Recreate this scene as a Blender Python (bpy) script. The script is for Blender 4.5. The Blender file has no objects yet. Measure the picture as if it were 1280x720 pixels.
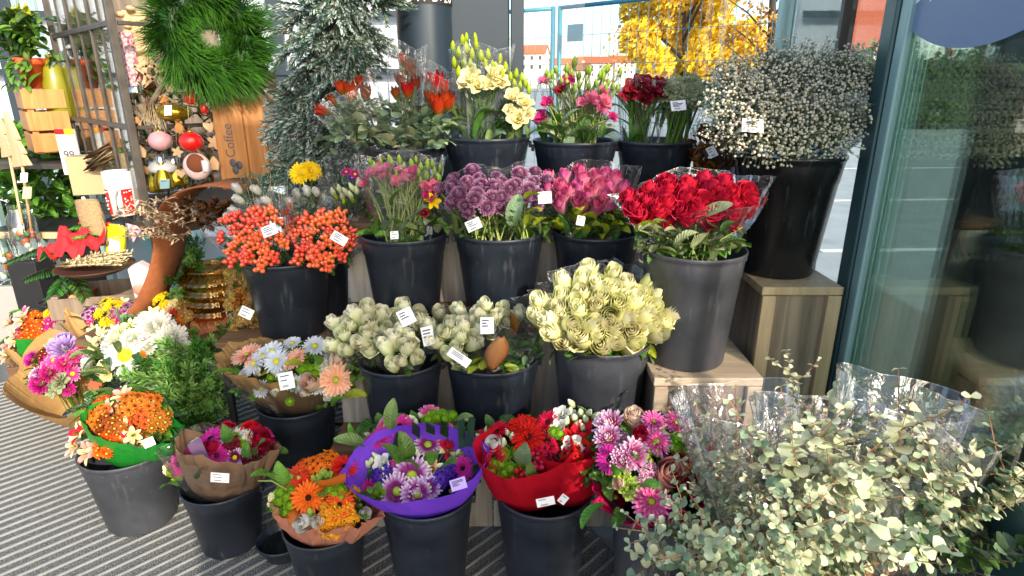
import bpy, math, random
from mathutils import Vector, Matrix
V = Vector
S = bpy.context.scene
COL = S.collection
PI = math.pi
# ------------------------------------------------------------------ camera numbers
FPX, PITCH, EYE = 770.0, math.radians(18.4), 1.6
CP, SP = math.cos(PITCH), math.sin(PITCH)
CAM = V((0, 0, EYE))

def ray(px, py):
    x = (px - 640) / FPX; y = (360 - py) / FPX
    return V((x, CP + y * SP, -SP + y * CP))

def at(px, py, Y):
    r = ray(px, py)
    return CAM + r * (Y / r.y)

def atz(px, py, Z):
    r = ray(px, py)
    return CAM + r * ((Z - EYE) / r.z)

def mpp(p):
    return ((p - CAM).y * CP - (p - CAM).z * SP) / FPX

def hexc(h):
    h = h.lstrip('#'); out = []
    for i in (0, 2, 4):
        c = int(h[i:i + 2], 16) / 255
        out.append(c / 12.92 if c <= .04045 else ((c + .055) / 1.055) ** 2.4)
    return (*out, 1)

# ------------------------------------------------------------------ materials
MATS = {}

def newmat(name):
    m = bpy.data.materials.new(name); m.use_nodes = True
    m.node_tree.nodes.clear()
    MATS[name] = m
    return m, m.node_tree.nodes, m.node_tree.links

def ramp(N, stops):
    r = N.new('ShaderNodeValToRGB'); e = r.color_ramp.elements
    e[0].position, e[0].color = stops[0]
    e[1].position, e[1].color = stops[-1]
    for p, c in stops[1:-1]:
        x = e.new(p); x.color = c
    return r

def plain(name, col, rough=.5, metal=0, noise=0, nscale=20, bump=0, bscale=60, col2=None, spec=.5, coat=0):
    m, N, L = newmat(name)
    o = N.new('ShaderNodeOutputMaterial'); b = N.new('ShaderNodeBsdfPrincipled')
    L.new(b.outputs[0], o.inputs[0])
    c = hexc(col) if isinstance(col, str) else (*col, 1)
    b.inputs['Base Color'].default_value = c
    b.inputs['Roughness'].default_value = rough
    b.inputs['Metallic'].default_value = metal
    b.inputs['Specular IOR Level'].default_value = spec
    if coat: b.inputs['Coat Weight'].default_value = coat
    tc = N.new('ShaderNodeTexCoord')
    if noise or col2:
        n = N.new('ShaderNodeTexNoise'); n.inputs['Scale'].default_value = nscale; n.inputs['Detail'].default_value = 6
        L.new(tc.outputs['Object'], n.inputs['Vector'])
        c2 = (hexc(col2) if isinstance(col2, str) else (*col2, 1)) if col2 else tuple(x * (1 - noise) for x in c[:3]) + (1,)
        r = ramp(N, [(.35, c), (.68, c2)])
        L.new(n.outputs['Fac'], r.inputs[0]); L.new(r.outputs[0], b.inputs['Base Color'])
    if bump:
        n2 = N.new('ShaderNodeTexNoise'); n2.inputs['Scale'].default_value = bscale; n2.inputs['Detail'].default_value = 5
        L.new(tc.outputs['Object'], n2.inputs['Vector'])
        bp = N.new('ShaderNodeBump'); bp.inputs['Strength'].default_value = bump; bp.inputs['Distance'].default_value = .01
        L.new(n2.outputs['Fac'], bp.inputs['Height']); L.new(bp.outputs[0], b.inputs['Normal'])
    return m

def organic(name, stops, trans=.28, rough=.62, gloss=.06, var=.12, hue=.012, vein=0., streak=0.):
    """petal / leaf: colour runs along the attribute pt; a little light passes through"""
    m, N, L = newmat(name)
    o = N.new('ShaderNodeOutputMaterial')
    at_ = N.new('ShaderNodeAttribute'); at_.attribute_name = 'pt'
    st = [(p, hexc(c) if isinstance(c, str) else (*c, 1)) for p, c in stops]
    if len(st) == 1: st = [(0, st[0][1]), (1, st[0][1])]
    r = ramp(N, st); L.new(at_.outputs['Fac'], r.inputs[0])
    oi = N.new('ShaderNodeObjectInfo'); geo = N.new('ShaderNodeNewGeometry')
    ad = N.new('ShaderNodeMath'); ad.operation = 'ADD'
    L.new(oi.outputs['Random'], ad.inputs[0]); L.new(geo.outputs['Random Per Island'], ad.inputs[1])
    mr = N.new('ShaderNodeMapRange'); mr.inputs[1].default_value = 0; mr.inputs[2].default_value = 2
    mr.inputs[3].default_value = 1 - var * 1.6; mr.inputs[4].default_value = 1 + var
    L.new(ad.outputs[0], mr.inputs[0])
    mh = N.new('ShaderNodeMapRange'); mh.inputs[3].default_value = .5 - hue; mh.inputs[4].default_value = .5 + hue
    L.new(oi.outputs['Random'], mh.inputs[0])
    hs = N.new('ShaderNodeHueSaturation')
    col = r.outputs[0]; nrm = None
    if vein or streak:
        pu = N.new('ShaderNodeAttribute'); pu.attribute_name = 'pu'
        def mth(op, a, b_=None, c=None):
            q = N.new('ShaderNodeMath'); q.operation = op
            for i, x in enumerate((a, b_, c)):
                if x is None: continue
                if isinstance(x, (int, float)): q.inputs[i].default_value = x
                else: L.new(x, q.inputs[i])
            return q.outputs[0]
        if vein:
            rib = mth('LESS_THAN', pu.outputs['Fac'], .09)
            side = mth('SINE', mth('MULTIPLY', mth('SUBTRACT', mth('MULTIPLY', at_.outputs['Fac'], 9.), mth('MULTIPLY', pu.outputs['Fac'], 1.6)), 6.2832))
            sv = mth('MULTIPLY', mth('GREATER_THAN', side, .82), .45)
            fac = mth('MULTIPLY', mth('MAXIMUM', rib, sv), vein)
            tc = N.new('ShaderNodeTexCoord'); nz = N.new('ShaderNodeTexNoise'); nz.inputs['Scale'].default_value = 45; nz.inputs['Detail'].default_value = 4
            L.new(tc.outputs['Object'], nz.inputs['Vector'])
            dk = N.new('ShaderNodeMix'); dk.data_type = 'RGBA'; dk.blend_type = 'MULTIPLY'
            rr = ramp(N, [(.35, (.62, .66, .55, 1)), (.62, (1, 1, 1, 1))]); L.new(nz.outputs['Fac'], rr.inputs[0])
            dk.inputs['Factor'].default_value = .8; L.new(col, dk.inputs['A']); L.new(rr.outputs[0], dk.inputs['B'])
            mxc = N.new('ShaderNodeMix'); mxc.data_type = 'RGBA'; L.new(fac, mxc.inputs['Factor']); L.new(dk.outputs['Result'], mxc.inputs['A'])
            mxc.inputs['B'].default_value = tuple(min(1, x * 1.5 + .03) for x in st[-1][1][:3]) + (1,)
            col = mxc.outputs['Result']
            hgt = mth('ADD', mth('MULTIPLY', side, -.5), mth('MULTIPLY', nz.outputs['Fac'], 1.2))
            bp = N.new('ShaderNodeBump'); bp.inputs['Strength'].default_value = .5; bp.inputs['Distance'].default_value = .003
            L.new(hgt, bp.inputs['Height']); nrm = bp.outputs[0]
        else:
            sn = mth('SINE', mth('MULTIPLY', pu.outputs['Fac'], 14.))
            v = mth('MULTIPLY_ADD', sn, streak, 1. - streak * .3)
            mm = N.new('ShaderNodeVectorMath'); mm.operation = 'SCALE'; L.new(col, mm.inputs[0]); L.new(v, mm.inputs['Scale']); col = mm.outputs[0]
    L.new(mh.outputs[0], hs.inputs['Hue']); L.new(mr.outputs[0], hs.inputs['Value']); L.new(col, hs.inputs['Color'])
    b = N.new('ShaderNodeBsdfPrincipled'); b.inputs['Roughness'].default_value = rough
    b.inputs['Specular IOR Level'].default_value = gloss * 3
    t = N.new('ShaderNodeBsdfTranslucent'); mx = N.new('ShaderNodeMixShader'); mx.inputs[0].default_value = trans
    L.new(hs.outputs[0], b.inputs['Base Color']); L.new(hs.outputs[0], t.inputs['Color'])
    if nrm is not None: L.new(nrm, b.inputs['Normal'])
    L.new(b.outputs[0], mx.inputs[1]); L.new(t.outputs[0], mx.inputs[2]); L.new(mx.outputs[0], o.inputs[0])
    return m

def film(name, tint=(1, 1, 1), gl=.09, haze=.035, rough=.09, crease=.4):
    """clear florist film: mostly transparent, sharp sheen on its creases"""
    m, N, L = newmat(name)
    o = N.new('ShaderNodeOutputMaterial'); tr = N.new('ShaderNodeBsdfTransparent'); tr.inputs[0].default_value = (*tint, 1)
    g = N.new('ShaderNodeBsdfGlossy'); g.inputs['Roughness'].default_value = rough
    d = N.new('ShaderNodeBsdfDiffuse'); d.inputs[0].default_value = (.8, .82, .82, 1)
    lw = N.new('ShaderNodeLayerWeight'); lw.inputs[0].default_value = .25
    mp = N.new('ShaderNodeMapRange'); mp.inputs[3].default_value = gl; mp.inputs[4].default_value = .75
    L.new(lw.outputs['Fresnel'], mp.inputs[0])
    tc = N.new('ShaderNodeTexCoord'); n = N.new('ShaderNodeTexNoise'); n.inputs['Scale'].default_value = 9; n.inputs['Detail'].default_value = 4
    n.inputs['Distortion'].default_value = 1.2
    L.new(tc.outputs['Object'], n.inputs['Vector'])
    bp = N.new('ShaderNodeBump'); bp.inputs['Strength'].default_value = crease; bp.inputs['Distance'].default_value = .05
    L.new(n.outputs['Fac'], bp.inputs['Height']); L.new(bp.outputs[0], g.inputs['Normal']); L.new(bp.outputs[0], lw.inputs['Normal'])
    m1 = N.new('ShaderNodeMixShader'); m1.inputs[0].default_value = haze
    L.new(tr.outputs[0], m1.inputs[1]); L.new(d.outputs[0], m1.inputs[2])
    m2 = N.new('ShaderNodeMixShader'); L.new(mp.outputs[0], m2.inputs[0]); L.new(m1.outputs[0], m2.inputs[1]); L.new(g.outputs[0], m2.inputs[2])
    L.new(m2.outputs[0], o.inputs[0])
    return m

def paper(name, col, trans=.25, rough=.6, bump=.35, col2=None, bscale=16, spec=.3):
    m, N, L = newmat(name)
    o = N.new('ShaderNodeOutputMaterial'); b = N.new('ShaderNodeBsdfPrincipled'); b.inputs['Roughness'].default_value = rough
    b.inputs['Specular IOR Level'].default_value = spec
    t = N.new('ShaderNodeBsdfTranslucent'); mx = N.new('ShaderNodeMixShader'); mx.inputs[0].default_value = trans
    tc = N.new('ShaderNodeTexCoord'); n = N.new('ShaderNodeTexNoise'); n.inputs['Scale'].default_value = bscale; n.inputs['Detail'].default_value = 7
    L.new(tc.outputs['Object'], n.inputs['Vector'])
    c = hexc(col); c2 = hexc(col2) if col2 else tuple(x * .82 for x in c[:3]) + (1,)
    r = ramp(N, [(.3, c), (.75, c2)]); L.new(n.outputs['Fac'], r.inputs[0])
    for s in (b.inputs['Base Color'], t.inputs['Color']): L.new(r.outputs[0], s)
    n2 = N.new('ShaderNodeTexVoronoi'); n2.feature = 'DISTANCE_TO_EDGE'; n2.inputs['Scale'].default_value = bscale * .8
    L.new(tc.outputs['Object'], n2.inputs['Vector'])
    ad = N.new('ShaderNodeMath'); ad.operation = 'ADD'; L.new(n2.outputs['Distance'], ad.inputs[0]); L.new(n.outputs['Fac'], ad.inputs[1])
    bp = N.new('ShaderNodeBump'); bp.inputs['Strength'].default_value = bump; bp.inputs['Distance'].default_value = .012
    L.new(ad.outputs[0], bp.inputs['Height']); L.new(bp.outputs[0], b.inputs['Normal']); L.new(bp.outputs[0], t.inputs['Normal'])
    L.new(b.outputs[0], mx.inputs[1]); L.new(t.outputs[0], mx.inputs[2]); L.new(mx.outputs[0], o.inputs[0])
    return m

def wood(name, c1, c2, scale=(30, 30, 2.5), rough=.55, bump=.15):
    m, N, L = newmat(name)
    o = N.new('ShaderNodeOutputMaterial'); b = N.new('ShaderNodeBsdfPrincipled'); b.inputs['Roughness'].default_value = rough
    tc = N.new('ShaderNodeTexCoord'); mp = N.new('ShaderNodeMapping'); mp.inputs['Scale'].default_value = scale
    L.new(tc.outputs['Object'], mp.inputs[0])
    n = N.new('ShaderNodeTexNoise'); n.inputs['Scale'].default_value = 1; n.inputs['Detail'].default_value = 8; n.inputs['Distortion'].default_value = .8
    L.new(mp.outputs[0], n.inputs['Vector'])
    a, c = hexc(c1), hexc(c2)
    r = ramp(N, [(.3, a), (.5, tuple((x + y) / 2 for x, y in zip(a, c))), (.7, c)]); L.new(n.outputs['Fac'], r.inputs[0])
    L.new(r.outputs[0], b.inputs['Base Color'])
    bp = N.new('ShaderNodeBump'); bp.inputs['Strength'].default_value = bump; bp.inputs['Distance'].default_value = .004
    L.new(n.outputs['Fac'], bp.inputs['Height']); L.new(bp.outputs[0], b.inputs['Normal'])
    L.new(b.outputs[0], o.inputs[0])
    return m

def tinted_glass(name, tint, gl=.06, rough=.0, blend=.35, hi=.8, dirt=0, gcol=(1, 1, 1)):
    m, N, L = newmat(name)
    o = N.new('ShaderNodeOutputMaterial'); tr = N.new('ShaderNodeBsdfTransparent'); tr.inputs[0].default_value = (*tint, 1)
    g = N.new('ShaderNodeBsdfGlossy'); g.inputs['Roughness'].default_value = rough; g.inputs[0].default_value = (*gcol, 1)
    lw = N.new('ShaderNodeLayerWeight'); lw.inputs[0].default_value = blend
    mp = N.new('ShaderNodeMapRange'); mp.inputs[3].default_value = gl; mp.inputs[4].default_value = hi
    L.new(lw.outputs['Fresnel'], mp.inputs[0])
    m2 = N.new('ShaderNodeMixShader'); L.new(mp.outputs[0], m2.inputs[0]); L.new(g.outputs[0], m2.inputs[2])
    if dirt:
        d = N.new('ShaderNodeBsdfDiffuse'); d.inputs[0].default_value = (.5, .52, .48, 1)
        tc = N.new('ShaderNodeTexCoord'); n = N.new('ShaderNodeTexNoise'); n.inputs['Scale'].default_value = 3; n.inputs['Detail'].default_value = 8
        L.new(tc.outputs['Object'], n.inputs['Vector'])
        q = N.new('ShaderNodeMapRange'); q.inputs[1].default_value = .4; q.inputs[2].default_value = .8; q.inputs[3].default_value = dirt * .3; q.inputs[4].default_value = dirt * 1.6
        L.new(n.outputs['Fac'], q.inputs[0])
        m1 = N.new('ShaderNodeMixShader'); L.new(q.outputs[0], m1.inputs[0]); L.new(tr.outputs[0], m1.inputs[1]); L.new(d.outputs[0], m1.inputs[2])
        L.new(m1.outputs[0], m2.inputs[1])
    else:
        L.new(tr.outputs[0], m2.inputs[1])
    L.new(m2.outputs[0], o.inputs[0])
    return m

# ------------------------------------------------------------------ mesh builder
class MB:
    def __init__(s):
        s.v = []; s.f = []; s.m = []; s.t = []; s.u = {}; s.mats = []; s.sm = []
    def mi(s, mat):
        if mat not in s.mats: s.mats.append(mat)
        return s.mats.index(mat)
    def vert(s, p, t=0.):
        s.v.append((p[0], p[1], p[2])); s.t.append(t); return len(s.v) - 1
    def face(s, idx, mat, smooth=True):
        s.f.append(tuple(idx)); s.m.append(s.mi(mat)); s.sm.append(smooth)
    def merge(s, q, fn):
        base = len(s.v)
        for p, t in zip(q.v, q.t): s.vert(fn(V(p)), t)
        for k, x in q.u.items(): s.u[base + k] = x
        for f, m, sm in zip(q.f, q.m, q.sm): s.face([x + base for x in f], q.mats[m], sm)
    def grid(s, rows, mat, ts=None, smooth=True, closed=False):
        n = len(rows[0]); ids = []
        for i, r in enumerate(rows):
            ids.append([s.vert(p, ts[i] if ts else i / max(1, len(rows) - 1)) for p in r])
        for i in range(len(rows) - 1):
            for j in range(n if closed else n - 1):
                k = (j + 1) % n
                s.face((ids[i][j], ids[i][k], ids[i + 1][k], ids[i + 1][j]), mat, smooth)
        return ids
    def box(s, c, size, mat, R=None, t=0.):
        hx, hy, hz = size[0] / 2, size[1] / 2, size[2] / 2
        P = [V((x, y, z)) for x in (-hx, hx) for y in (-hy, hy) for z in (-hz, hz)]
        if R is not None: P = [R @ p for p in P]
        i = [s.vert(V(c) + p, t) for p in P]
        for q in ((0, 1, 3, 2), (4, 6, 7, 5), (0, 4, 5, 1), (2, 3, 7, 6), (0, 2, 6, 4), (1, 5, 7, 3)):
            s.face([i[k] for k in q], mat, False)
    def bar(s, a, b, w, d, mat, up=V((0, 0, 1))):
        a, b = V(a), V(b); z = (b - a); L = z.length; z.normalize()
        x = up.cross(z)
        if x.length < 1e-4: x = V((1, 0, 0)).cross(z)
        x.normalize(); y = z.cross(x)
        R = Matrix((x, y, z)).transposed()
        s.box((a + b) / 2, (w, d, L), mat, R)
    def tube(s, pts, rad, mat, n=6, t=None, cap=True):
        pts = [V(p) for p in pts]; rows = []
        m = len(pts)
        prev = None
        for i, p in enumerate(pts):
            d = (pts[min(i + 1, m - 1)] - pts[max(i - 1, 0)])
            if d.length < 1e-9: d = V((0, 0, 1))
            d.normalize()
            if prev is None:
                a = V((0, 0, 1)) if abs(d.z) < .9 else V((1, 0, 0))
                x = a.cross(d).normalized()
            else:
                x = (prev - d * prev.dot(d)).normalized()
            prev = x; y = d.cross(x)
            r = rad(i / max(1, m - 1)) if callable(rad) else rad
            rows.append([p + (x * math.cos(2 * PI * k / n) + y * math.sin(2 * PI * k / n)) * r for k in range(n)])
        ids = s.grid(rows, mat, closed=True)
        if cap and n > 2:
            s.face(ids[0][::-1], mat); s.face(ids[-1], mat)
    def lathe(s, prof, mat, n=32, M=None, cap0=False, cap1=False, rmod=None, smooth=True):
        rows = []
        for r, z in prof:
            row = []
            for k in range(n):
                a = 2 * PI * k / n
                rr = r * (rmod(a, z) if rmod else 1)
                p = V((rr * math.cos(a), rr * math.sin(a), z))
                row.append(M @ p if M is not None else p)
            rows.append(row)
        ids = s.grid(rows, mat, closed=True, smooth=smooth)
        if cap0: s.face(ids[0][::-1], mat, False)
        if cap1: s.face(ids[-1], mat, False)
        return ids
    def ball(s, c, r, mat, n=8, m=6, sx=1, sy=1, sz=1, M=None):
        rows = []
        for i in range(m + 1):
            th = PI * i / m
            row = []
            for k in range(n):
                a = 2 * PI * k / n
                p = V((sx * math.sin(th) * math.cos(a), sy * math.sin(th) * math.sin(a), -sz * math.cos(th))) * r
                if M is not None: p = M @ p
                row.append(V(c) + p)
            rows.append(row)
        s.grid(rows, mat, closed=True)
    def prism(s, outline, depth, mat, M=None):
        n = len(outline); M = M or Matrix.Identity(4)
        a = [s.vert(M @ V((x, -depth / 2, z))) for x, z in outline]
        b = [s.vert(M @ V((x, depth / 2, z))) for x, z in outline]
        s.face(a[::-1], mat, False); s.face(b, mat, False)
        for i in range(n):
            j = (i + 1) % n
            s.face((a[i], a[j], b[j], b[i]), mat, False)
    def mesh(s, name, off=None):
        me = bpy.data.meshes.new(name)
        vs = s.v if off is None else [(p[0] - off[0], p[1] - off[1], p[2] - off[2]) for p in s.v]
        me.from_pydata(vs, [], s.f)
        for m in s.mats: me.materials.append(MATS[m])
        me.polygons.foreach_set('material_index', s.m)
        me.polygons.foreach_set('use_smooth', s.sm)
        a = me.attributes.new('pt', 'FLOAT', 'POINT'); a.data.foreach_set('value', s.t)
        if s.u:
            a = me.attributes.new('pu', 'FLOAT', 'POINT'); a.data.foreach_set('value', [s.u.get(i, 1.) for i in range(len(s.v))])
        me.update()
        return me

def link(name, me, parent=None, M=None):
    o = bpy.data.objects.new(name, me); COL.objects.link(o)
    if parent is not None: o.parent = parent
    if M is not None: o.matrix_local = M
    return o

def part(name, mb, parent, bevel=0, M=None):
    """child mesh whose builder works in world coordinates"""
    off = V((0, 0, 0)); p = parent
    while p is not None:
        off += p.location; p = p.parent
    o = link(name, mb.mesh(name, off if M is None else None), parent, M)
    if bevel: bev(o, bevel)
    return o

def bev(o, w, seg=2):
    b = o.modifiers.new('Bevel', 'BEVEL'); b.width = w; b.segments = seg; b.limit_method = 'ANGLE'; b.angle_limit = math.radians(40)

def tagp(o, label, cat, group=None, kind=None):
    if label: o['label'] = label
    if cat: o['category'] = cat
    if group: o['group'] = group
    if kind: o['kind'] = kind
    return o

def thing(name, label, cat, loc, group=None):
    o = bpy.data.objects.new(name, None); COL.objects.link(o); o.location = V(loc); o.empty_display_size = .05
    return tagp(o, label, cat, group)

def single(name, mb, label, cat, loc, group=None, bevel=0):
    o = link(name, mb.mesh(name, V(loc))); o.location = V(loc)
    if bevel: bev(o, bevel)
    return tagp(o, label, cat, group)

def struct(name, mb, **k):
    o = link(name, mb.mesh(name)); o['kind'] = k.get('kind', 'structure')
    return o

def basis(d, spin=0., ref=None):
    z = V(d).normalized()
    a = ref if ref is not None else (V((0, 0, 1)) if abs(z.z) < .95 else V((0, 1, 0)))
    x = a.cross(z).normalized(); y = z.cross(x)
    R = Matrix((x, y, z)).transposed()
    return R @ Matrix.Rotation(spin, 3, 'Z')
# ------------------------------------------------------------------ material list
def bucket_mat(name, c, rough, dust):
    m, N, L = newmat(name)
    o = N.new('ShaderNodeOutputMaterial'); b = N.new('ShaderNodeBsdfPrincipled')
    tc = N.new('ShaderNodeTexCoord')
    v = N.new('ShaderNodeTexVoronoi'); v.inputs['Scale'].default_value = 55; v.inputs['Randomness'].default_value = 1
    L.new(tc.outputs['Object'], v.inputs['Vector'])
    n = N.new('ShaderNodeTexNoise'); n.inputs['Scale'].default_value = 9; n.inputs['Detail'].default_value = 9; n.inputs['Roughness'].default_value = .7
    L.new(tc.outputs['Object'], n.inputs['Vector'])
    sp = N.new('ShaderNodeMapRange'); sp.inputs[1].default_value = .10; sp.inputs[2].default_value = .06; sp.inputs[3].default_value = 0; sp.inputs[4].default_value = .55
    L.new(v.outputs['Distance'], sp.inputs[0])
    gt = N.new('ShaderNodeMath'); gt.operation = 'GREATER_THAN'; gt.inputs[1].default_value = 1 - dust
    sc = N.new('ShaderNodeSeparateColor'); L.new(v.outputs['Color'], sc.inputs[0]); L.new(sc.outputs[0], gt.inputs[0])
    mu = N.new('ShaderNodeMath'); mu.operation = 'MULTIPLY'; L.new(gt.outputs[0], mu.inputs[0]); L.new(sp.outputs[0], mu.inputs[1])
    r = ramp(N, [(.35, (*c, 1)), (.75, tuple(x * 1.7 + .006 for x in c) + (1,))]); L.new(n.outputs['Fac'], r.inputs[0])
    mpp_ = N.new('ShaderNodeMapping'); mpp_.inputs['Scale'].default_value = (38, 38, 3.2); L.new(tc.outputs['Object'], mpp_.inputs[0])
    dn = N.new('ShaderNodeTexNoise'); dn.inputs['Scale'].default_value = 1; dn.inputs['Detail'].default_value = 7; dn.inputs['Roughness'].default_value = .65; L.new(mpp_.outputs[0], dn.inputs['Vector'])
    dq = N.new('ShaderNodeMapRange'); dq.inputs[1].default_value = .58; dq.inputs[2].default_value = .78; dq.inputs[3].default_value = 0; dq.inputs[4].default_value = .16; L.new(dn.outputs['Fac'], dq.inputs[0])
    mxa = N.new('ShaderNodeMath'); mxa.operation = 'MAXIMUM'; L.new(mu.outputs[0], mxa.inputs[0]); L.new(dq.outputs[0], mxa.inputs[1]); mu = mxa
    mx = N.new('ShaderNodeMix'); mx.data_type = 'RGBA'
    L.new(mu.outputs[0], mx.inputs['Factor']); L.new(r.outputs[0], mx.inputs['A']); mx.inputs['B'].default_value = (.45, .45, .45, 1)
    L.new(mx.outputs['Result'], b.inputs['Base Color'])
    rr = N.new('ShaderNodeMapRange'); rr.inputs[3].default_value = rough - .08; rr.inputs[4].default_value = rough + .16
    L.new(n.outputs['Fac'], rr.inputs[0]); L.new(rr.outputs[0], b.inputs['Roughness'])
    bp = N.new('ShaderNodeBump'); bp.inputs['Strength'].default_value = .06; bp.inputs['Distance'].default_value = .01
    L.new(n.outputs['Fac'], bp.inputs['Height']); L.new(bp.outputs[0], b.inputs['Normal'])
    L.new(b.outputs[0], o.inputs[0])
bucket_mat('bucket', (.009, .013, .021), .36, .14)
bucket_mat('bucket_gloss', (.006, .006, .007), .2, .03)
bucket_mat('bucket_sunlit', (.034, .037, .045), .4, .22)  # lighter, dustier copy of the bucket plastic: sunlight put into its colour
plain('water', (.01, .012, .012), .05)
plain('soil_dark', (.012, .014, .01), .9)
film('film', gl=.05, haze=.02); film('film_soft', gl=.035, haze=.025, rough=.14, crease=.25)
film('film_glint', gl=.16, haze=.10, rough=.14, crease=.4); film('film_rim_glint', gl=.22, haze=.22, rough=.15)  # glint streaks and rim light put into the film as whiter bands
film('film_dark', tint=(.93, .95, .93), gl=.05, haze=.03)
paper('kraft', '#c39a63', .22); paper('kraft_dark', '#8f7258', .15, .5, .5); paper('kraft_gold', '#96784d', .12, .32, .6, spec=.6)
paper('purple_paper', '#8a50e8', .42, .62, .25, '#7a44d6', 9, spec=.15); paper('red_paper', '#cf1a2c', .42, .62, .25, '#bb1226', 9, spec=.15)
paper('green_paper', '#2fa53a', .25, .35, .3, '#228a30', 10); paper('salmon_paper', '#c98a72', .3, .55, .35, '#b87a66')
paper('pink_paper', '#e02a62', .35, .4, .35, '#c81f56'); paper('orange_paper', '#e2762a', .3, .5, .2); paper('lilac_paper', '#9a7da2', .35, .5, .3)
plain('card', (.78, .78, .76), .5); plain('ink', (.05, .05, .06), .6); plain('card_purple', '#a98fd8', .5); plain('red_tag', '#ee4a26', .5)
plain('barcode_grey', (.32, .32, .34), .6)
# petals: (inner, outer)
organic('p_white', [(0, '#b9bf90'), (.35, '#d8d8c8'), (1, '#e0e0da')], .3)
organic('p_whitedaisy', [(0, '#c5cdd0'), (1, '#dfe3e8')], .3)
organic('p_cream', [(0, '#b4c07c'), (.35, '#d8dda6'), (.8, '#eae9c4'), (1, '#f2f0dc')], .3, var=.1)
organic('p_lime_rose', [(0, '#b2bb58'), (.35, '#d8d888'), (.8, '#e9e5ac'), (1, '#f2eecc')], .3, var=.1)
organic('p_creamouter', [(0, '#a9b76c'), (.5, '#cfd79e'), (1, '#e8e9c6')], .3, var=.12)
organic('p_limeouter', [(0, '#a3b054'), (.5, '#d0d27e'), (1, '#e8e5aa')], .3, var=.12)
organic('p_pinkouter', [(0, '#9aa860'), (.4, '#cf8a94'), (1, '#d07a98')], .3)
organic('p_blush', [(0, '#dcc390'), (.5, '#ecd6b8'), (1, '#eed3c0')], .3)
organic('p_red', [(0, '#7d0410'), (.5, '#c50b1c'), (1, '#d8142a')], .22, var=.18, streak=.10)
organic('p_rosered', [(0, '#8a0820'), (.5, '#b81030'), (1, '#cf2648')], .28, var=.15, hue=.004)
organic('p_darkred', [(0, '#3d0512'), (.6, '#6d0a22'), (1, '#8a1630')], .2)
organic('p_pinkrose', [(0, '#d8cf98'), (.25, '#e5a2b0'), (.7, '#d8789c'), (1, '#c85284')], .28, var=.12)
organic('p_hotpink', [(0, '#a5126a'), (.6, '#d62b93'), (1, '#e04aa4')], .28, streak=.10)
organic('p_magenta', [(0, '#8d0f5a'), (.6, '#bd1d7c'), (1, '#cf3b92')], .28, streak=.10)
organic('p_pinkger', [(0, '#8d1647'), (.3, '#cf3d7f'), (.75, '#e0619b'), (1, '#efa5c4')], .28, streak=.10)
organic('p_pinkwhite', [(0, '#b5216a'), (.35, '#c93a84'), (.62, '#e3a3c6'), (1, '#f0e0ea')], .28)
organic('p_purplewhite', [(0, '#7c1a66'), (.5, '#93327d'), (.74, '#c99ac0'), (1, '#f0e6ee')], .28)
organic('p_orange', [(0, '#c23c06'), (.5, '#e0620e'), (1, '#e8741c')], .26, streak=.10)
organic('p_orangered', [(0, '#a31c06'), (.5, '#d93612'), (1, '#e3502a')], .26, streak=.10)
organic('p_gold', [(0, '#c97a08'), (.6, '#e29a14'), (1, '#eeb02a')], .26)
organic('p_bronze', [(0, '#8e3d0a'), (.5, '#bb5a14'), (1, '#cf7a2a')], .24)
organic('p_yellow', [(0, '#c99a06'), (.5, '#e8bf0c'), (1, '#f2d01c')], .26, streak=.10)
organic('p_paleyellow', [(0, '#b8b83c'), (.35, '#e6d98a'), (1, '#f0e6b4')], .3)
organic('p_peach', [(0, '#e38a62'), (.6, '#eeb08c'), (1, '#f3c8ac')], .28, streak=.10)
organic('p_mauve', [(0, '#5a2b48'), (.5, '#8b4f74'), (1, '#b189a4')], .22, var=.2)
organic('p_lilac', [(0, '#7a5a98'), (.6, '#a083bb'), (1, '#bfa8d2')], .28)
organic('p_violet', [(0, '#3b1f80'), (1, '#5a35ac')], .22)
organic('p_lisi_pink', [(0, '#b9bf80'), (.3, '#dda0a8'), (.75, '#d8708f'), (1, '#c94378')], .3, var=.16)
organic('p_lisi_deep', [(0, '#9a9f50'), (.25, '#c43b78'), (1, '#b81f66')], .28)
organic('p_salmon', [(0, '#d0704a'), (.6, '#e59a86'), (1, '#ecb8a8')], .28)
organic('p_tulip', [(0, '#8a9a30'), (.28, '#b06a20'), (.6, '#b83a12'), (1, '#8a2410')], .26, var=.15)
organic('p_tulip_dark', [(0, '#7a8a28'), (.4, '#94501e'), (1, '#6d2414')], .26)
organic('p_green', [(0, '#4d7a12'), (1, '#86b324')], .2, var=.18)
organic('p_brownrust', [(0, '#5a2408'), (.5, '#8f4312'), (1, '#b06a2a')], .2)
organic('bud_green', [(0, '#54782a'), (.6, '#8aa83e'), (1, '#a8ba58')], .2)
organic('bud_lime', [(0, '#7a9a1c'), (1, '#b2bd2c')], .2)
organic('bud_white', [(0, '#8aa04c'), (.5, '#cdd6a2'), (1, '#e6e8cc')], .25)
organic('c_yellow', [(0, '#9aa81c'), (1, '#d0c22a')], 0, .8)
organic('c_dark', [(0, '#0c0806'), (1, '#241a12')], 0, .8)
organic('c_lime', [(0, '#8a9a1c'), (1, '#a8b83a')], 0, .8)
organic('c_gold', [(0, '#b8901c'), (1, '#d8b83a')], 0, .8)
organic('c_brown', [(0, '#2a1608'), (1, '#4a2a12')], 0, .8)
organic('berry', [(0, '#9a5a1c'), (.25, '#d84a24'), (1, '#e86a44')], .08, .25, .25, var=.14)
organic('berry_red', [(0, '#7a0c10'), (1, '#b81420')], .05, .25, .25)
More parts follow.
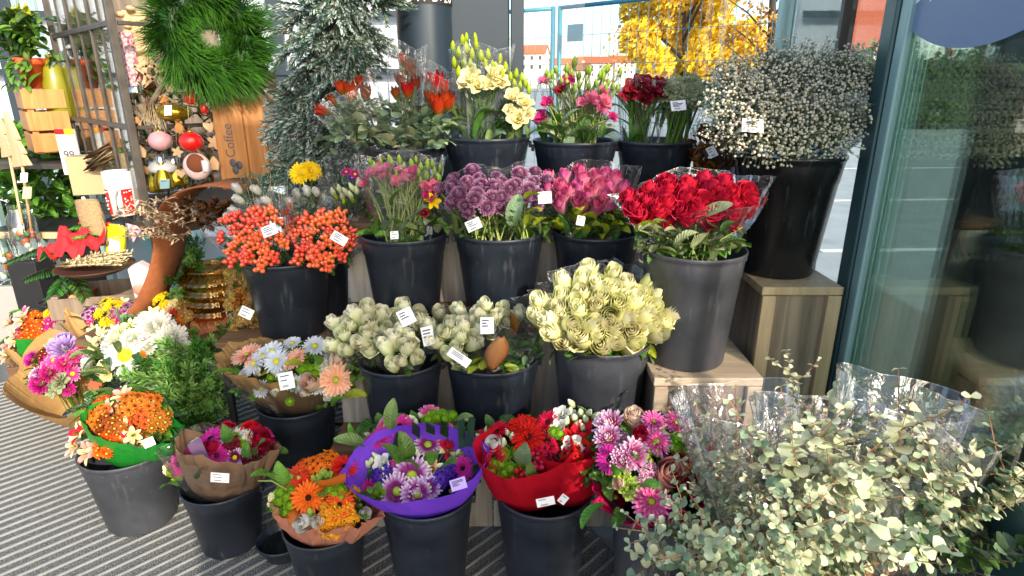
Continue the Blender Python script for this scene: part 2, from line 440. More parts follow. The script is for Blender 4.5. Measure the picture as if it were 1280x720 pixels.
# leaves
organic('leaf', [(0, '#3c6024'), (1, '#5f8a38')], .3, .42, .16, var=.25, hue=.02, vein=.16)
organic('leaf_dark', [(0, '#20401a'), (1, '#34622a')], .22, .35, .2, var=.25, vein=.16)
organic('leaf_fresh', [(0, '#4c8a28'), (1, '#72aa3a')], .32, .4, .16, var=.2, vein=.16)
organic('leaf_grey', [(0, '#5c7756'), (1, '#829a78')], .25, .55, .1, var=.2, vein=.16)
organic('leaf_rose', [(0, '#5b7038'), (1, '#7d9050')], .28, .45, .14, var=.25, hue=.02, vein=.16)
organic('leaf_lime', [(0, '#8a9a20'), (1, '#b8bd30')], .32, .45, .14, var=.15, vein=.16)
organic('leaf_pale', [(0, '#8d9a6a'), (1, '#b5bd94')], .28, .5, .1, var=.15, vein=.16)
organic('leaf_brown', [(0, '#5a3212'), (1, '#8f5a24')], .25, .5, .1, var=.3)
organic('leaf_wood', [(0, '#8a5a30'), (1, '#b07c48')], .1, .6, .1)
organic('euca', [(0, '#a0aa80'), (1, '#bec69c')], .3, .5, .12, var=.22, hue=.025)
organic('euca_dark', [(0, '#6a8464'), (1, '#8aa280')], .25, .5, .12, var=.2, hue=.02)
organic('euca_light', [(0, '#bfc79c'), (1, '#dbdfbe')], .3, .5, .12, var=.2, hue=.02)
organic('stem', [(0, '#5a7a30'), (1, '#4d6a28')], .05, .5)
organic('stem_pale', [(0, '#9aa860'), (1, '#7f9048')], .05, .5)
organic('stem_red', [(0, '#8a5a3a'), (1, '#a8745a')], .02, .6)
organic('twig', [(0, '#3a2618'), (1, '#5a402c')], 0, .8)
organic('twig_grey', [(0, '#6a6050'), (1, '#8d8270')], 0, .8)
organic('needle', [(0, '#1f4a12'), (1, '#4a8426')], .15, .5, .1, var=.3, hue=.02)
organic('needle_dark', [(0, '#17320f'), (1, '#2e5a20')], .12, .5, .1, var=.3)
organic('needle_blue', [(0, '#42604f'), (1, '#688874')], .1, .6, .05, var=.25)
organic('frost', [(0, '#8a9c94'), (1, '#b6c4bd')], .1, .8, .03, var=.2)
organic('conifer', [(0, '#4a7a30'), (1, '#86b058')], .2, .5, .1, var=.25)
organic('gyp', [(0, '#b8af90'), (1, '#e6dfc6')], .2, .7, .05, var=.12)
organic('gyp_stem', [(0, '#5d6b52'), (1, '#7b8868')], .05, .7)
organic('dried', [(0, '#6a4a2a'), (1, '#9a7a4a')], .1, .8, .03, var=.3)
organic('pinecone', [(0, '#2e1c10'), (1, '#5a3a22')], 0, .8, .03, var=.3)
organic('wheat', [(0, '#8a7450'), (1, '#c9b994')], .1, .7, .05, var=.2)
# hard things
wood('wood_grey', '#a7a197', '#7f7a72', (40, 40, 3)); wood('wood_brown', '#7a5a3c', '#4d3826', (3, 50, 50)); wood('wood_plinth', '#8d7a66', '#5f5044', (4, 40, 4))
wood('wood_plinth_v', '#8f7d69', '#5c4f43', (34, 34, 2.2)); wood('wood_trim', '#b59d7d', '#94805f', (40, 40, 3)); wood('wood_trim_pale', '#bba88f', '#97856e', (3, 40, 40))
wood('wood_orange', '#c98a4a', '#94602c', (30, 30, 2)); wood('wood_pale', '#d8b48c', '#c29a70', (30, 30, 2)); wood('wood_weather', '#8a7a68', '#5e5144', (30, 30, 2))
plain('steel_dark', (.02, .021, .024), .4, .6); plain('cage_metal', '#4f4942', .5, .3, noise=.45, nscale=18); plain('black_metal', (.012, .012, .013), .5)
plain('column_blue', (.026, .042, .058), .38, .25, noise=.12, nscale=4); plain('panel_blue', (.032, .046, .06), .45, .2); plain('frame_teal', (.035, .085, .088), .35, .2)
plain('frame_light', (.26, .40, .39), .4, .2); plain('wall_pale', (.52, .58, .64), .7, noise=.08, nscale=3); plain('teal_paint', '#3fb8b0', .5)
plain('fence_blue', '#2b7d93', .45, .2); plain('sign_blue', '#3d7590', .5, noise=.2, nscale=8); plain('chalkboard', (.012, .012, .012), .7); plain('chalk', (.75, .75, .72), .8)
plain('decal', '#7588a4', .4, spec=.3); plain('decal_white', (.85, .87, .9), .5)
plain('terracotta', '#96562f', .85, noise=.25, nscale=30, bump=.3, bscale=200); plain('clay_orange', '#d8592a', .6, noise=.2, nscale=8)
plain('felt_dark', '#7a4022', .9)
plain('ball_red', '#d81e16', .3, bump=.2, bscale=40, coat=.3); plain('ball_pink', '#e2a9ae', .45, bump=.1); plain('gold', '#b59a2e', .22, .85, bump=.25, bscale=40)
plain('silver', (.6, .6, .58), .18, .95); plain('white_ceramic', (.6, .6, .58), .25); plain('red_gloss', '#c81a18', .4); plain('olive_gl', '#7d7a1a', .35)
plain('beige_box', '#a8926c', .7); plain('glitter', '#8a1420', .5, col2='#e8d0d0', nscale=70, bump=.3); plain('burlap', '#a38a64', .95, noise=.3, nscale=90, bump=.6, bscale=160)
plain('red_cloth', '#d81c24', .8, bump=.3, bscale=30); plain('pink_cloth', '#c05a72', .85, col2='#e8c0c8', nscale=120); plain('bag_pink', '#e6c9c2', .5, noise=.1, bump=.3, bscale=12)
plain('basket_brown', '#4a2a1c', .6); plain('yellow_plastic', '#d8c81e', .4); plain('blue_print', '#4a6ac0', .5); plain('orange_yellow', '#f0a81e', .5)
plain('slipper', (.012, .012, .012), .6); plain('moss', '#5a7a20', .9, noise=.4, nscale=40, bump=.8)
tinted_glass('jar_glass', (.85, .93, .9), .08); tinted_glass('amber_glass', (.80, .52, .20), .07, .05, .35, .5, gcol=(.9, .66, .3)); tinted_glass('cage_glass', (.94, .97, .96), .05, 0, .3)
tinted_glass('window_glass', (.93, .97, .98), .015, 0, .1, .3); tinted_glass('door_glass', (.80, .985, .93), .05, .012, .38, .85, dirt=.007)
tinted_glass('glass_edge', (.45, .72, .66), .1, .1)
plain('asphalt', (.30, .32, .31), .85, noise=.2, nscale=3); plain('stone', (.2, .18, .155), .6, noise=.2, nscale=12, bump=.1); plain('floor_grey', (.13, .14, .14), .35, noise=.12, nscale=4)
plain('house_white', (.5, .48, .45), .8, noise=.06, nscale=2); plain('house_cream', (.68, .6, .48), .8, noise=.06, nscale=2); plain('roof_red', '#b85a34', .8, noise=.25, nscale=6)
plain('roof_brown', '#8d5a3c', .8, noise=.25, nscale=6); plain('pane_dark', (.03, .04, .05), .15); plain('dark_slab', (.065, .055, .04), .6, noise=.35, nscale=3, bump=.3, bscale=12)
plain('pier_stone', (.3, .29, .27), .8); plain('road_paint', (.6, .6, .58), .7)
organic('autumn', [(0, '#dcb028'), (1, '#ffe040')], .35, .5, .08, var=.2, hue=.02); organic('autumn_orange', [(0, '#c98a2a'), (1, '#e8b43c')], .3, .5, .08, var=.25)
organic('hedge', [(0, '#2a4a14'), (1, '#57802a')], .25, .5, .1, var=.4, hue=.02); organic('bark', [(0, '#3a3028'), (1, '#4d4136')], 0, .9)
# mat: dark flecked carpet inserts
def carpet():
    m, N, L = newmat('carpet')
    o = N.new('ShaderNodeOutputMaterial'); b = N.new('ShaderNodeBsdfPrincipled'); b.inputs['Roughness'].default_value = .95
    tc = N.new('ShaderNodeTexCoord'); n = N.new('ShaderNodeTexNoise'); n.inputs['Scale'].default_value = 260; n.inputs['Detail'].default_value = 3
    L.new(tc.outputs['Object'], n.inputs['Vector'])
    r = ramp(N, [(.40, (.045, .046, .046, 1)), (.54, (.115, .116, .11, 1)), (.64, (.40, .40, .37, 1))]); L.new(n.outputs['Fac'], r.inputs[0]); L.new(r.outputs[0], b.inputs['Base Color'])
    bp = N.new('ShaderNodeBump'); bp.inputs['Strength'].default_value = .8; bp.inputs['Distance'].default_value = .006
    L.new(n.outputs['Fac'], bp.inputs['Height']); L.new(bp.outputs[0], b.inputs['Normal']); L.new(b.outputs[0], o.inputs[0])
carpet()
plain('alu', (.36, .37, .355), .45, .4, noise=.15, nscale=30)
# ------------------------------------------------------------------ flower heads (unit: about 1 across, facing +Z)
def prof(kind, t):
    if kind == 'ray': return min(1, .35 + 1.5 * t) * (1 if t < .78 else math.sqrt(max(.02, 1 - ((t - .78) / .24) ** 2)))
    if kind == 'oval': return math.sin(PI * (.08 + .9 * t)) ** .75
    if kind == 'point': return max(.02, math.sin(PI * (.1 + .9 * t)) ** .8 * (1 - .25 * t))
    if kind == 'spoon': return .28 + .72 * math.sin(PI * min(1, .02 + .62 * t)) ** 2 if t < .97 else .5
    if kind == 'broad': return min(1, .3 + 1.3 * t) * (1 if t < .6 else math.sqrt(max(.04, 1 - ((t - .6) / .42) ** 2)))
    return 1

def petal(mb, az, L, W, kind, el0, el1, cup, mat, r0=0., z0=0., nl=4, nw=2, ruf=0., rnd=None, twist=0.):
    el0, el1 = math.radians(el0), math.radians(el1)
    r, z = r0, z0; rows = []; ca, sa = math.cos(az), math.sin(az)
    ph = rnd.random() * 6 if rnd else 0
    for i in range(nl + 1):
        t = i / nl; e = el0 + (el1 - el0) * t
        w = W * prof(kind, t) * .5; row = []
        for j in range(nw + 1):
            u = j / nw * 2 - 1
            lift = cup * u * u * w + (ruf * W * math.sin(u * 5 + ph + t * 2) * t * t if ruf else 0)
            x = r - math.sin(e) * lift; y = u * w + twist * t * w; zz = z + math.cos(e) * lift
            row.append((x * ca - y * sa, x * sa + y * ca, zz))
        rows.append(row)
        e2 = el0 + (el1 - el0) * (i + .5) / nl
        r += L / nl * math.cos(e2); z += L / nl * math.sin(e2)
    ids = mb.grid(rows, mat, closed=False)
    for r_ in ids:
        for j, k in enumerate(r_): mb.u[k] = abs(j / nw * 2 - 1)

def dome(mb, r, h, mat, z=0, bumps=True, rnd=None, n=12):
    rows = []
    for i in range(5):
        th = PI / 2 * i / 4
        rows.append([(r * math.cos(th) * math.cos(2 * PI * k / n), r * math.cos(th) * math.sin(2 * PI * k / n), z + h * math.sin(th) + (rnd.uniform(0, .03) if rnd else 0)) for k in range(n)])
    mb.grid(rows, mat, closed=True)

def g_gerbera(mb, rnd, pm, cm='c_dark', cm2=None):
    for ring, (n, L, W, e0, e1, z) in enumerate(((22, .44, .105, 16, -6, 0), (20, .40, .10, 26, 4, .02), (16, .27, .075, 40, 14, .035))):
        for k in range(n):
            petal(mb, 2 * PI * (k + .5 * ring) / n + rnd.uniform(-.06, .06), L * rnd.uniform(.9, 1.05), W, 'ray', e0 + rnd.uniform(-7, 7), e1 + rnd.uniform(-12, 12), .35, pm, .06, z, 3, 2)
    for k in range(22):
        petal(mb, 2 * PI * k / 22 + rnd.uniform(-.1, .1), .1, .035, 'ray', 62, 40, .2, cm2 or pm, .075, .05, 2, 1)
    dome(mb, .085, .05, cm, .05, rnd=rnd)

def g_daisy(mb, rnd, pm, cm='c_yellow', n=20, rows=2, cr=.13, W=.11):
    for ring in range(rows):
        for k in range(n):
            petal(mb, 2 * PI * (k + .5 * ring) / n + rnd.uniform(-.07, .07), (.42 - .06 * ring) * rnd.uniform(.88, 1.06), W, 'ray', 14 + 14 * ring + rnd.uniform(-9, 9), -2 + 12 * ring + rnd.uniform(-12, 12), .4, pm, cr * .7, .015 * ring, 3, 2)
    dome(mb, cr, cr * .55, cm, .02, rnd=rnd)

def g_mum(mb, rnd, pm, n=110, thmax=100, Lin=.16, Lout=.36, W=.1, curl=55, rc=.14, core='bud_lime', kind='ray'):
    mb.ball((0, 0, 0), rc, core, 8, 6)
    for i in range(n):
        f = (i + .5) / n; th = thmax * f ** .62; az = i * 2.39996 + rnd.uniform(-.1, .1)
        L = Lin + (Lout - Lin) * f; t = math.radians(th)
        petal(mb, az, L * rnd.uniform(.9, 1.08), W * (.75 + .4 * f), kind, 90 - th + rnd.uniform(-8, 8), 90 - th + curl * (1 - .3 * f) + rnd.uniform(-10, 10), .5, pm, rc * math.sin(t), rc * math.cos(t), 3, 2)

def g_rose(mb, rnd, pm, layers=None, sepal='leaf_rose', outer=None, tall=1.12):
    layers = layers or OPEN_ROSE
    for li, (n, r, h, span, fl) in enumerate(layers):
        a0 = rnd.random() * 6
        for k in range(n):
            a = a0 + 2 * PI * k / n + rnd.uniform(-.12, .12); sp = math.radians(span) * rnd.uniform(.92, 1.1)
            hh = h * rnd.uniform(.96, 1.03); f2 = fl * rnd.uniform(.55, 1.45); rows = []
            nv, nu = 6, 6; tip = rnd.uniform(.02, .07); sk = rnd.uniform(-.05, .05)
            for i in range(nv + 1):
                v = i / nv; row = []
                for j in range(nu + 1):
                    u = j / nu * 2 - 1
                    belly = math.sin(PI * min(1, v * .62 + .12)) ** .8
                    R = r * (.22 + .80 * belly) * (1 + .10 * u)               # spiral: one side tucks under its neighbour
                    R += f2 * max(0, (v - .58) / .42) ** 1.6 * (.85 + .2 * u * u)   # lip rolls outwards, more at the corners
                    z = hh * v + tip * (1 - abs(u)) * v ** 3 - .10 * u * u * v ** 3 - f2 * .75 * max(0, (v - .74) / .26) ** 2 * (.8 + .2 * u * u) + sk * u * v
                    an = a + u * sp * .5 * (1 - .10 * v * v)
                    row.append((R * math.cos(an), R * math.sin(an), (z * .95 - .45) * tall))
                rows.append(row)
            mb.grid(rows, outer if outer and li == len(layers) - 1 and k != 1 else pm)
    for k in range(5):
        petal(mb, 2 * PI * k / 5, .3, .1, 'point', 55, 10, .2, sepal, .05, -.48, 3, 1)

def g_bud(mb, rnd, pm, n=5):
    mb.lathe([(.05, -.5), (.17, -.36), (.24, -.1), (.2, .15), (.1, .38), (.015, .5)], pm, 7, rmod=lambda a, z: 1 + .1 * math.sin(a * 3 + z * 5))
    for k in range(4): petal(mb, 2 * PI * k / 4, .35, .06, 'point', 62, 84, .1, 'stem', .06, -.5, 2, 1)

def g_tulip(mb, rnd, pm):
    for ring in (0, 1):
        for k in range(3):
            petal(mb, 2 * PI * (k + .5 * ring) / 3 + rnd.uniform(-.1, .1), 1.05, .44, 'point', 48 - 6 * ring, 108, .8, pm, .02, -.5, 6, 4)

def g_alstro(mb, rnd, pm, c2='p_paleyellow'):
    for k in range(6):
        petal(mb, 2 * PI * k / 6 + rnd.uniform(-.1, .1), .62, .3 if k % 2 else .22, 'broad', 62, 10 + rnd.uniform(-15, 10), .4, pm if k % 2 else c2, .02, -.25, 4, 2)
    for k in range(5): mb.tube([(0, 0, -.2), (.08 * math.cos(k), .08 * math.sin(k), .15)], .012, 'stem', 3, cap=False)

def g_lisi(mb, rnd, pm):
    for li, (n, r0, L, W, e0, e1) in enumerate(((3, .03, .5, .42, 82, 70), (3, .05, .62, .5, 76, 48), (5, .06, .72, .52, 70, 18))):
        a = rnd.random() * 6
        for k in range(n):
            petal(mb, a + 2 * PI * k / n, L * rnd.uniform(.92, 1.06), W, 'broad', e0, e1 + rnd.uniform(-14, 14), .35, pm, r0, -.35, 5, 4, ruf=.10, rnd=rnd, twist=.35)
    for k in range(5): petal(mb, 2 * PI * k / 5, .3, .05, 'point', 60, 40, .1, 'stem', .05, -.42, 2, 1)

def g_carn(mb, rnd, pm):
    for i in range(34):
        f = (i + .5) / 34; az = i * 2.4
        petal(mb, az, .3 + .22 * f, .26, 'broad', 88 - 45 * f, 60 - 70 * f + rnd.uniform(-12, 12), .2, pm, .03 + .05 * f, -.22, 4, 4, ruf=.22, rnd=rnd)

def g_thistle(mb, rnd, pm):
    for i in range(70):
        f = (i + .5) / 70; th = 130 * f ** .5
        petal(mb, i * 2.4, .42, .03, 'point', 90 - th, 90 - th, 0, pm, .05, 0, 1, 1)
    mb.ball((0, 0, 0), .2, pm, 8, 6)

def g_cluster(mb, rnd, pm, n=11, sub='daisy5', cm='c_yellow', spread=.40):
    """small-flowered spray: many little stars on one dome"""
    for i in range(n):
        rr = math.sqrt((i + .5) / n) * spread; a = i * 2.4
        c = V((rr * math.cos(a), rr * math.sin(a), .2 * (1 - (rr / spread) ** 2) + rnd.uniform(-.09, .09)))
        d = V((c.x * 1.6 + rnd.uniform(-.2, .2), c.y * 1.6 + rnd.uniform(-.2, .2), .5)).normalized(); B = basis(d, rnd.random() * 6)
        q = MB(); s = rnd.uniform(.30, .44)
        for k in range(11): petal(q, 2 * PI * k / 11 + rnd.uniform(-.1, .1), .48 * rnd.uniform(.85, 1.1), .2, 'ray', 24 + rnd.uniform(-10, 10), -6 + rnd.uniform(-14, 14), .3, pm, .04, .02 * (k % 2), 2, 2)
        q.ball((0, 0, .04), .12, cm, 6, 4)
        mb.merge(q, lambda p: c + B @ (p * s))

def g_berries(mb, rnd, pm, n=7):
    for i in range(n):
        a = i * 2.4 + rnd.uniform(-.3, .3); rr = .36 * math.sqrt((i + .3) / n)
        c = V((rr * math.cos(a), rr * math.sin(a), rnd.uniform(-.06, .2) + .18 * (1 - rr * 2)))
        d = (V((c.x, c.y, .45))).normalized(); B = basis(d)
        q = MB()
        q.lathe([(.03, -.15), (.115, -.07), (.135, .03), (.1, .12), (.012, .19)], pm, 8)
        for k in range(5): petal(q, 2 * PI * k / 5, .17, .1, 'point', -10, 45, .2, 'leaf_fresh', .02, -.15, 2, 1)
        mb.merge(q, lambda p: c + B @ p)
        mb.tube([c - d * .15, V((0, 0, -.5))], .014, 'stem', 3, cap=False)

def g_lisibud(mb, rnd, pm): g_bud(mb, rnd, pm)

def g_button(mb, rnd, pm): g_mum(mb, rnd, pm, 90, 112, .1, .16, .085, 35, .3, pm)

GEN = dict(gerbera=g_gerbera, daisy=g_daisy, mum=g_mum, rose=g_rose, bud=g_bud, tulip=g_tulip, alstro=g_alstro, lisi=g_lisi, carn=g_carn, thistle=g_thistle, cluster=g_cluster, berries=g_berries, button=g_button)
NAMES = dict(gerbera='gerbera', daisy='chrysanthemum', mum='chrysanthemum', rose='rose', bud='flower_bud', tulip='tulip', alstro='alstroemeria', lisi='lisianthus', carn='carnation', thistle='thistle', cluster='flower_cluster', berries='berry_cluster', button='button_chrysanthemum')
HEADS = {}

def head_mesh(kind, pm, variant, **kw):
    key = (kind, pm, variant, tuple(sorted((k, str(x)) for k, x in kw.items())))
    if key not in HEADS:
        mb = MB(); GEN[kind](mb, random.Random(sum(map(ord, kind + pm)) + variant * 31), pm, **kw)
        HEADS[key] = mb.mesh(NAMES[kind])
    return HEADS[key]

OPEN_ROSE = [(2, .07, .93, 200, 0), (3, .13, .95, 150, .01), (3, .20, .95, 140, .04), (4, .285, .91, 115, .09), (4, .36, .84, 100, .15), (5, .42, .72, 88, .17)]
BUD_ROSE = [(2, .075, .98, 200, 0), (3, .16, 1.0, 150, .02), (3, .245, .99, 140, .04), (3, .32, .94, 122, .075)]

def put_head(root, kind, pm, pos, d, size, rnd, name=None, **kw):
    me = head_mesh(kind, pm, rnd.randrange(3), **kw)
    R = basis(d, rnd.random() * 6.28).to_4x4()
    M = Matrix.Translation(V(pos) - root.location) @ R @ Matrix.Scale(size, 4)
    return link(name or NAMES[kind], me, root, M)

# ------------------------------------------------------------------ leaves, stems, wraps, tags
def leaf(mb, pos, d, L, W, mat, rnd, bend=-30, kind='oval', fold=.35, up=None, fine=False):
    d = V(d).normalized()
    a = V((0, 0, 1)) if abs(d.z) < .92 else V((0, -1, 0))
    y = a.cross(d).normalized(); z = d.cross(y)
    r = rnd.uniform(-.8, .8); y, z = y * math.cos(r) + z * math.sin(r), z * math.cos(r) - y * math.sin(r)
    big = L > .055; q = MB()
    if kind == 'broad' and big: kind, W, L = 'oval', W * .82, L * .88
    if kind == 'round': kind = 'broad'
    petal(q, 0, L, W, kind, rnd.uniform(-5, 25) if big else 0, bend + (rnd.uniform(-50, 10) if big else 0), fold * (rnd.uniform(.5, 2) if big else 1), mat, 0, 0, 6 if big else 3, 4 if big else 2, ruf=.07 if big else 0., rnd=rnd if big else None, twist=rnd.uniform(-.4, .4) if big else 0.)
    pos = V(pos)
    mb.merge(q, lambda p: pos + d * p.x + y * p.y + z * p.z)

def screen_dome(cx, cy, rx, ry, Y, u, v, lean=.75, bulge=.55):
    """point on a leaning dome whose outline is the given ellipse"""
    base = at(cx + u * rx, cy - v * ry, Y); m = mpp(base)
    rho = min(1, u * u + v * v)
    y = Y + lean * v * ry * m - bulge * rx * m * math.sqrt(1 - rho)
    p = at(cx + u * rx, cy - v * ry, y)
    d = V((u * .85, -.75 - .35 * (1 - rho) + .5 * v, .75 + .25 * v)).normalized()
    return p, d

def scatter(n, rnd, jit=.35):
    out = []
    for i in range(n):
        r = math.sqrt((i + .5) / n) * .97; a = i * 2.39996
        out.append((r * math.cos(a) + rnd.uniform(-1, 1) * jit / math.sqrt(n), r * math.sin(a) + rnd.uniform(-1, 1) * jit / math.sqrt(n)))
    return out

def tag_card(root, px, py, Y, w, h, roll=0., pitch=25, yaw=0., mat='card', lines=3, name='price_tag', ink='ink', bar=True):
    p = at(px, py, Y); m = mpp(p); w, h = w * m, h * m
    n = V((math.sin(math.radians(yaw)), -math.cos(math.radians(yaw)), math.tan(math.radians(pitch)))).normalized()
    x = V((0, 0, 1)).cross(-n).normalized() * -1
    x = n.cross(V((0, 0, 1))).normalized() * -1
    z = n.cross(x) * 1
    if z.z < 0: z = -z
    c, s = math.cos(math.radians(roll)), math.sin(math.radians(roll))
    x, z = x * c + z * s, z * c - x * s
    if x.x < 0 and abs(roll) < 80: x = -x
    mb = MB()
    def quad(u0, v0, u1, v1, off, mt):
        mb.face([mb.vert(p + x * (u * w / 2) + z * (v * h / 2) + n * off) for u, v in ((u0, v0), (u1, v0), (u1, v1), (u0, v1))], mt, False)
    quad(-1, -1, 1, 1, .001, mat)
    quad(-1, -1, 1, 1, 0, mat)
    r = random.Random(int(px * 7 + py))
    for i in range(lines):
        v = .6 - i * 1.0 / max(1, lines)
        quad(-.75, v - .07, r.uniform(-.1, .7), v + .07, .002, ink)
    if bar: quad(-.6, -.75, .2, -.45, .002, 'barcode_grey')
    return part(name, mb, root)

def tri(x):
    x = (x / (2 * PI)) % 1
    return (abs(x - .62) / .62 if x < .62 else (x - .62) / .38) * 2 - 1

def wrap(root, b, top, r0, r1, mat, name='paper_wrap', front=1., back=1., jag=.07, corners=4, amp=.05, folds=11, seed=0, n=72, m=12, flat=.0, squash=1., smooth=True, sharp=0., a0=0., power=.8, ellip=1., tilt=0.):
    """sheet rolled into a cone from point b up to a ring round top; front/back: how far its edge runs"""
    if not mat.startswith('film'): n, m = max(n, 110), max(m, 14)
    rnd = random.Random(seed); b, top = V(b), V(top); ax = top - b; L = ax.length; ax.normalize()
    x = V((1, 0, 0)) - ax * ax.x; x.normalize(); y = ax.cross(x)   # y points away from the camera
    ph = [rnd.uniform(0, 6.28) for _ in range(4)]; fr = [folds, folds * 1.7, folds * .45, folds * 3.1]
    nz = [rnd.uniform(-1, 1) for _ in range(n)]
    mb = MB(); rows = []
    for i in range(m + 1):
        v = i / m; row = []
        for k in range(n):
            th = 2 * PI * k / n
            cf = (1 + math.sin(th)) / 2                      # 0 front, 1 back
            edge = front + (back - front) * cf + tilt * math.cos(th) + jag * (abs(((th * corners / (2 * PI) + a0) % 1) * 2 - 1) * 2 - 1)
            h = v * edge
            r = r0 + (r1 - r0) * min(1.6, h) ** power if h > 0 else r0
            w = amp * v ** .7 * sum(tri(int(f) * th + p + v * (2.2 + i_)) * c for i_, (f, p, c) in enumerate(zip(fr, ph, (.7, .45, .5, .3)))) + sharp * v * nz[k]
            r *= 1 + w
            row.append(b + x * (r * ellip * math.cos(th)) + y * (r * squash * math.sin(th)) + ax * (h * L))
        rows.append(row)
    mb.grid(rows, mat, closed=True, smooth=smooth and mat.startswith('film'))
    if mat.startswith('film') and 'film_glint' in MATS:
        k0 = mb.mi('film_glint'); cr = {rnd.randrange(n) for _ in range(4)}
        mb.m = [k0 if (f % n) in cr and rnd.random() < .85 else x for f, x in enumerate(mb.m)]  # random columns take the painted glint streaks
        top_ = rows[-1]; low = [a.lerp(b_, .035) for a, b_ in zip(rows[-1], rows[-2])]
        mb.grid([[p + (p - (b + ax * L)).normalized() * .0006 for p in low], [p + (p - (b + ax * L)).normalized() * .0006 for p in top_]], 'film_rim_glint', closed=True, smooth=False)
    return part(name, mb, root)

def stems(root, heads, neck, rnd, mat='stem', r=.0026, name='stems', spread=.03, bow=.1):
    mb = MB()
    for p in heads:
        a = V(neck) + V((rnd.uniform(-1, 1), rnd.uniform(-1, 1), 0)) * spread
        mid = (a + V(p)) / 2 + V(((p[0] - a.x) * -bow, (p[1] - a.y) * -bow, .02))
        mb.tube([a, mid, p], r, mat, 4, cap=False)
    return part(name, mb, root)

def leafage(root, cx, cy, rx, ry, Y, n, L, W, mats, rnd, name='foliage', lean=.75, bulge=.42, vmin=-1, vmax=1, bend=-35, kind='oval', updir=.6, inset=0.):
    mb = MB()
    for i in range(n):
        for _ in range(20):
            u, v = rnd.uniform(-1.05, 1.05), rnd.uniform(vmin, vmax)
            if u * u + v * v < 1.1: break
        p, d = screen_dome(cx, cy, rx, ry, Y, u, v, lean, bulge)
        p = p + V((0, 1, -.3)) * rnd.uniform(0, .05) + V((0, inset, 0))
        dd = V((u * .8 + rnd.uniform(-.7, .7), -.35 + rnd.uniform(-.6, .3), updir + rnd.uniform(-.6, .5)))
        l = L * rnd.uniform(.65, 1.2)
        leaf(mb, p - dd.normalized() * l * .5, dd, l, W * rnd.uniform(.75, 1.2), rnd.choice(mats), rnd, bend + rnd.uniform(-20, 20), kind)
    return part(name, mb, root)
# ------------------------------------------------------------------ setting
g = MB(); g.grid([[(-400, -60, -.02), (400, -60, -.02)], [(-400, 700, -.02), (400, 700, -.02)]], 'asphalt', smooth=False); struct('ground', g)
fl = MB(); fl.box((-1.2, 1.3, -.006), (8.4, 7.4, .012), 'stone'); struct('floor', fl)
fl2 = MB(); fl2.box((-6.2, 5.6, .0), (7.0, 6.2, .012), 'floor_grey'); struct('interior_floor', fl2)

# entrance mat: carpet bed with aluminium strips at 45 degrees, ends along the edge running away to the left
mat_root = thing('entrance_mat', 'striped entrance mat of dark carpet and aluminium strips under the floor buckets', 'mat', (-.9, 1.6, .006))
edge_n = V((.905, .425, 0))
bed = MB()
poly = [(-3.6, -.9), (1.35, -.9), (.50, 1.5), (.30, 1.92), (.14, 2.3), (-.4, 2.3), (-.9, 3.1), (-3.6, 3.1)]
ids = [bed.vert((x, y, .010)) for x, y in poly]; bed.face(ids, 'carpet', False)
part('carpet_bed', bed, mat_root)
st = MB()
def inside(x, y):
    c = False; n = len(poly)
    for i in range(n):
        x1, y1 = poly[i]; x2, y2 = poly[(i + 1) % n]
        if (y1 > y) != (y2 > y) and x < (x2 - x1) * (y - y1) / (y2 - y1) + x1: c = not c
    return c
dv, nv = V((.7, .714, 0)).normalized(), V((-.714, .7, 0)).normalized()
k = -2.0
while k < 5.2:
    run = None
    for i in range(0, 260):
        t = -4 + i * .03
        p = dv * t + nv * k; ok = inside(p.x, p.y)
        if ok and run is None: run = t
        if (not ok or i == 259) and run is not None:
            a, b = dv * run + nv * k, dv * (t - .03) + nv * k
            if (b - a).length > .05: st.bar((a.x, a.y, .013), (b.x, b.y, .013), .006, .0095, 'alu')
            run = None
    k += .048
part('metal_strips', st, mat_root)

# ---------------- stepped display stand
sx0, sx1 = -.66, .46
stand = thing('stepped_stand', 'grey wooden stepped flower stand carrying three rows of black buckets', 'display stand', (0, 2.1, 0))
Z1, Z2, Z3 = .34, .75, 1.08
for nm, y, z0, z1, x0, x1 in (('riser', 1.90, .03, Z1, sx0, .52), ('riser', 2.12, Z1, Z2, sx0, sx1), ('riser', 2.375, Z2, Z3, sx0, .78)):
    k = 4; w = (x1 - x0) / k
    mb = MB()
    for i in range(k): mb.box((x0 + w * (i + .5), y + .009, (z0 + z1) / 2 - .011), (w - .003, .018, z1 - z0 - .022), 'wood_grey')
    part(nm, mb, stand, .002)
for z, y0, y1, x1 in ((Z1, 1.885, 2.12, .52), (Z2, 2.105, 2.375, sx1), (Z3, 2.36, 2.68, .78)):
    mb = MB(); mb.box(((sx0 + x1) / 2, (y0 + y1) / 2, z - .011), (x1 - sx0, y1 - y0, .022), 'wood_brown'); part('tread', mb, stand, .002)
for x in (sx0 + .01, .76):
    mb = MB(); mb.box((x, 2.53, Z3 / 2 - .02), (.02, .27, Z3 - .04), 'wood_grey'); part('side_panel', mb, stand)

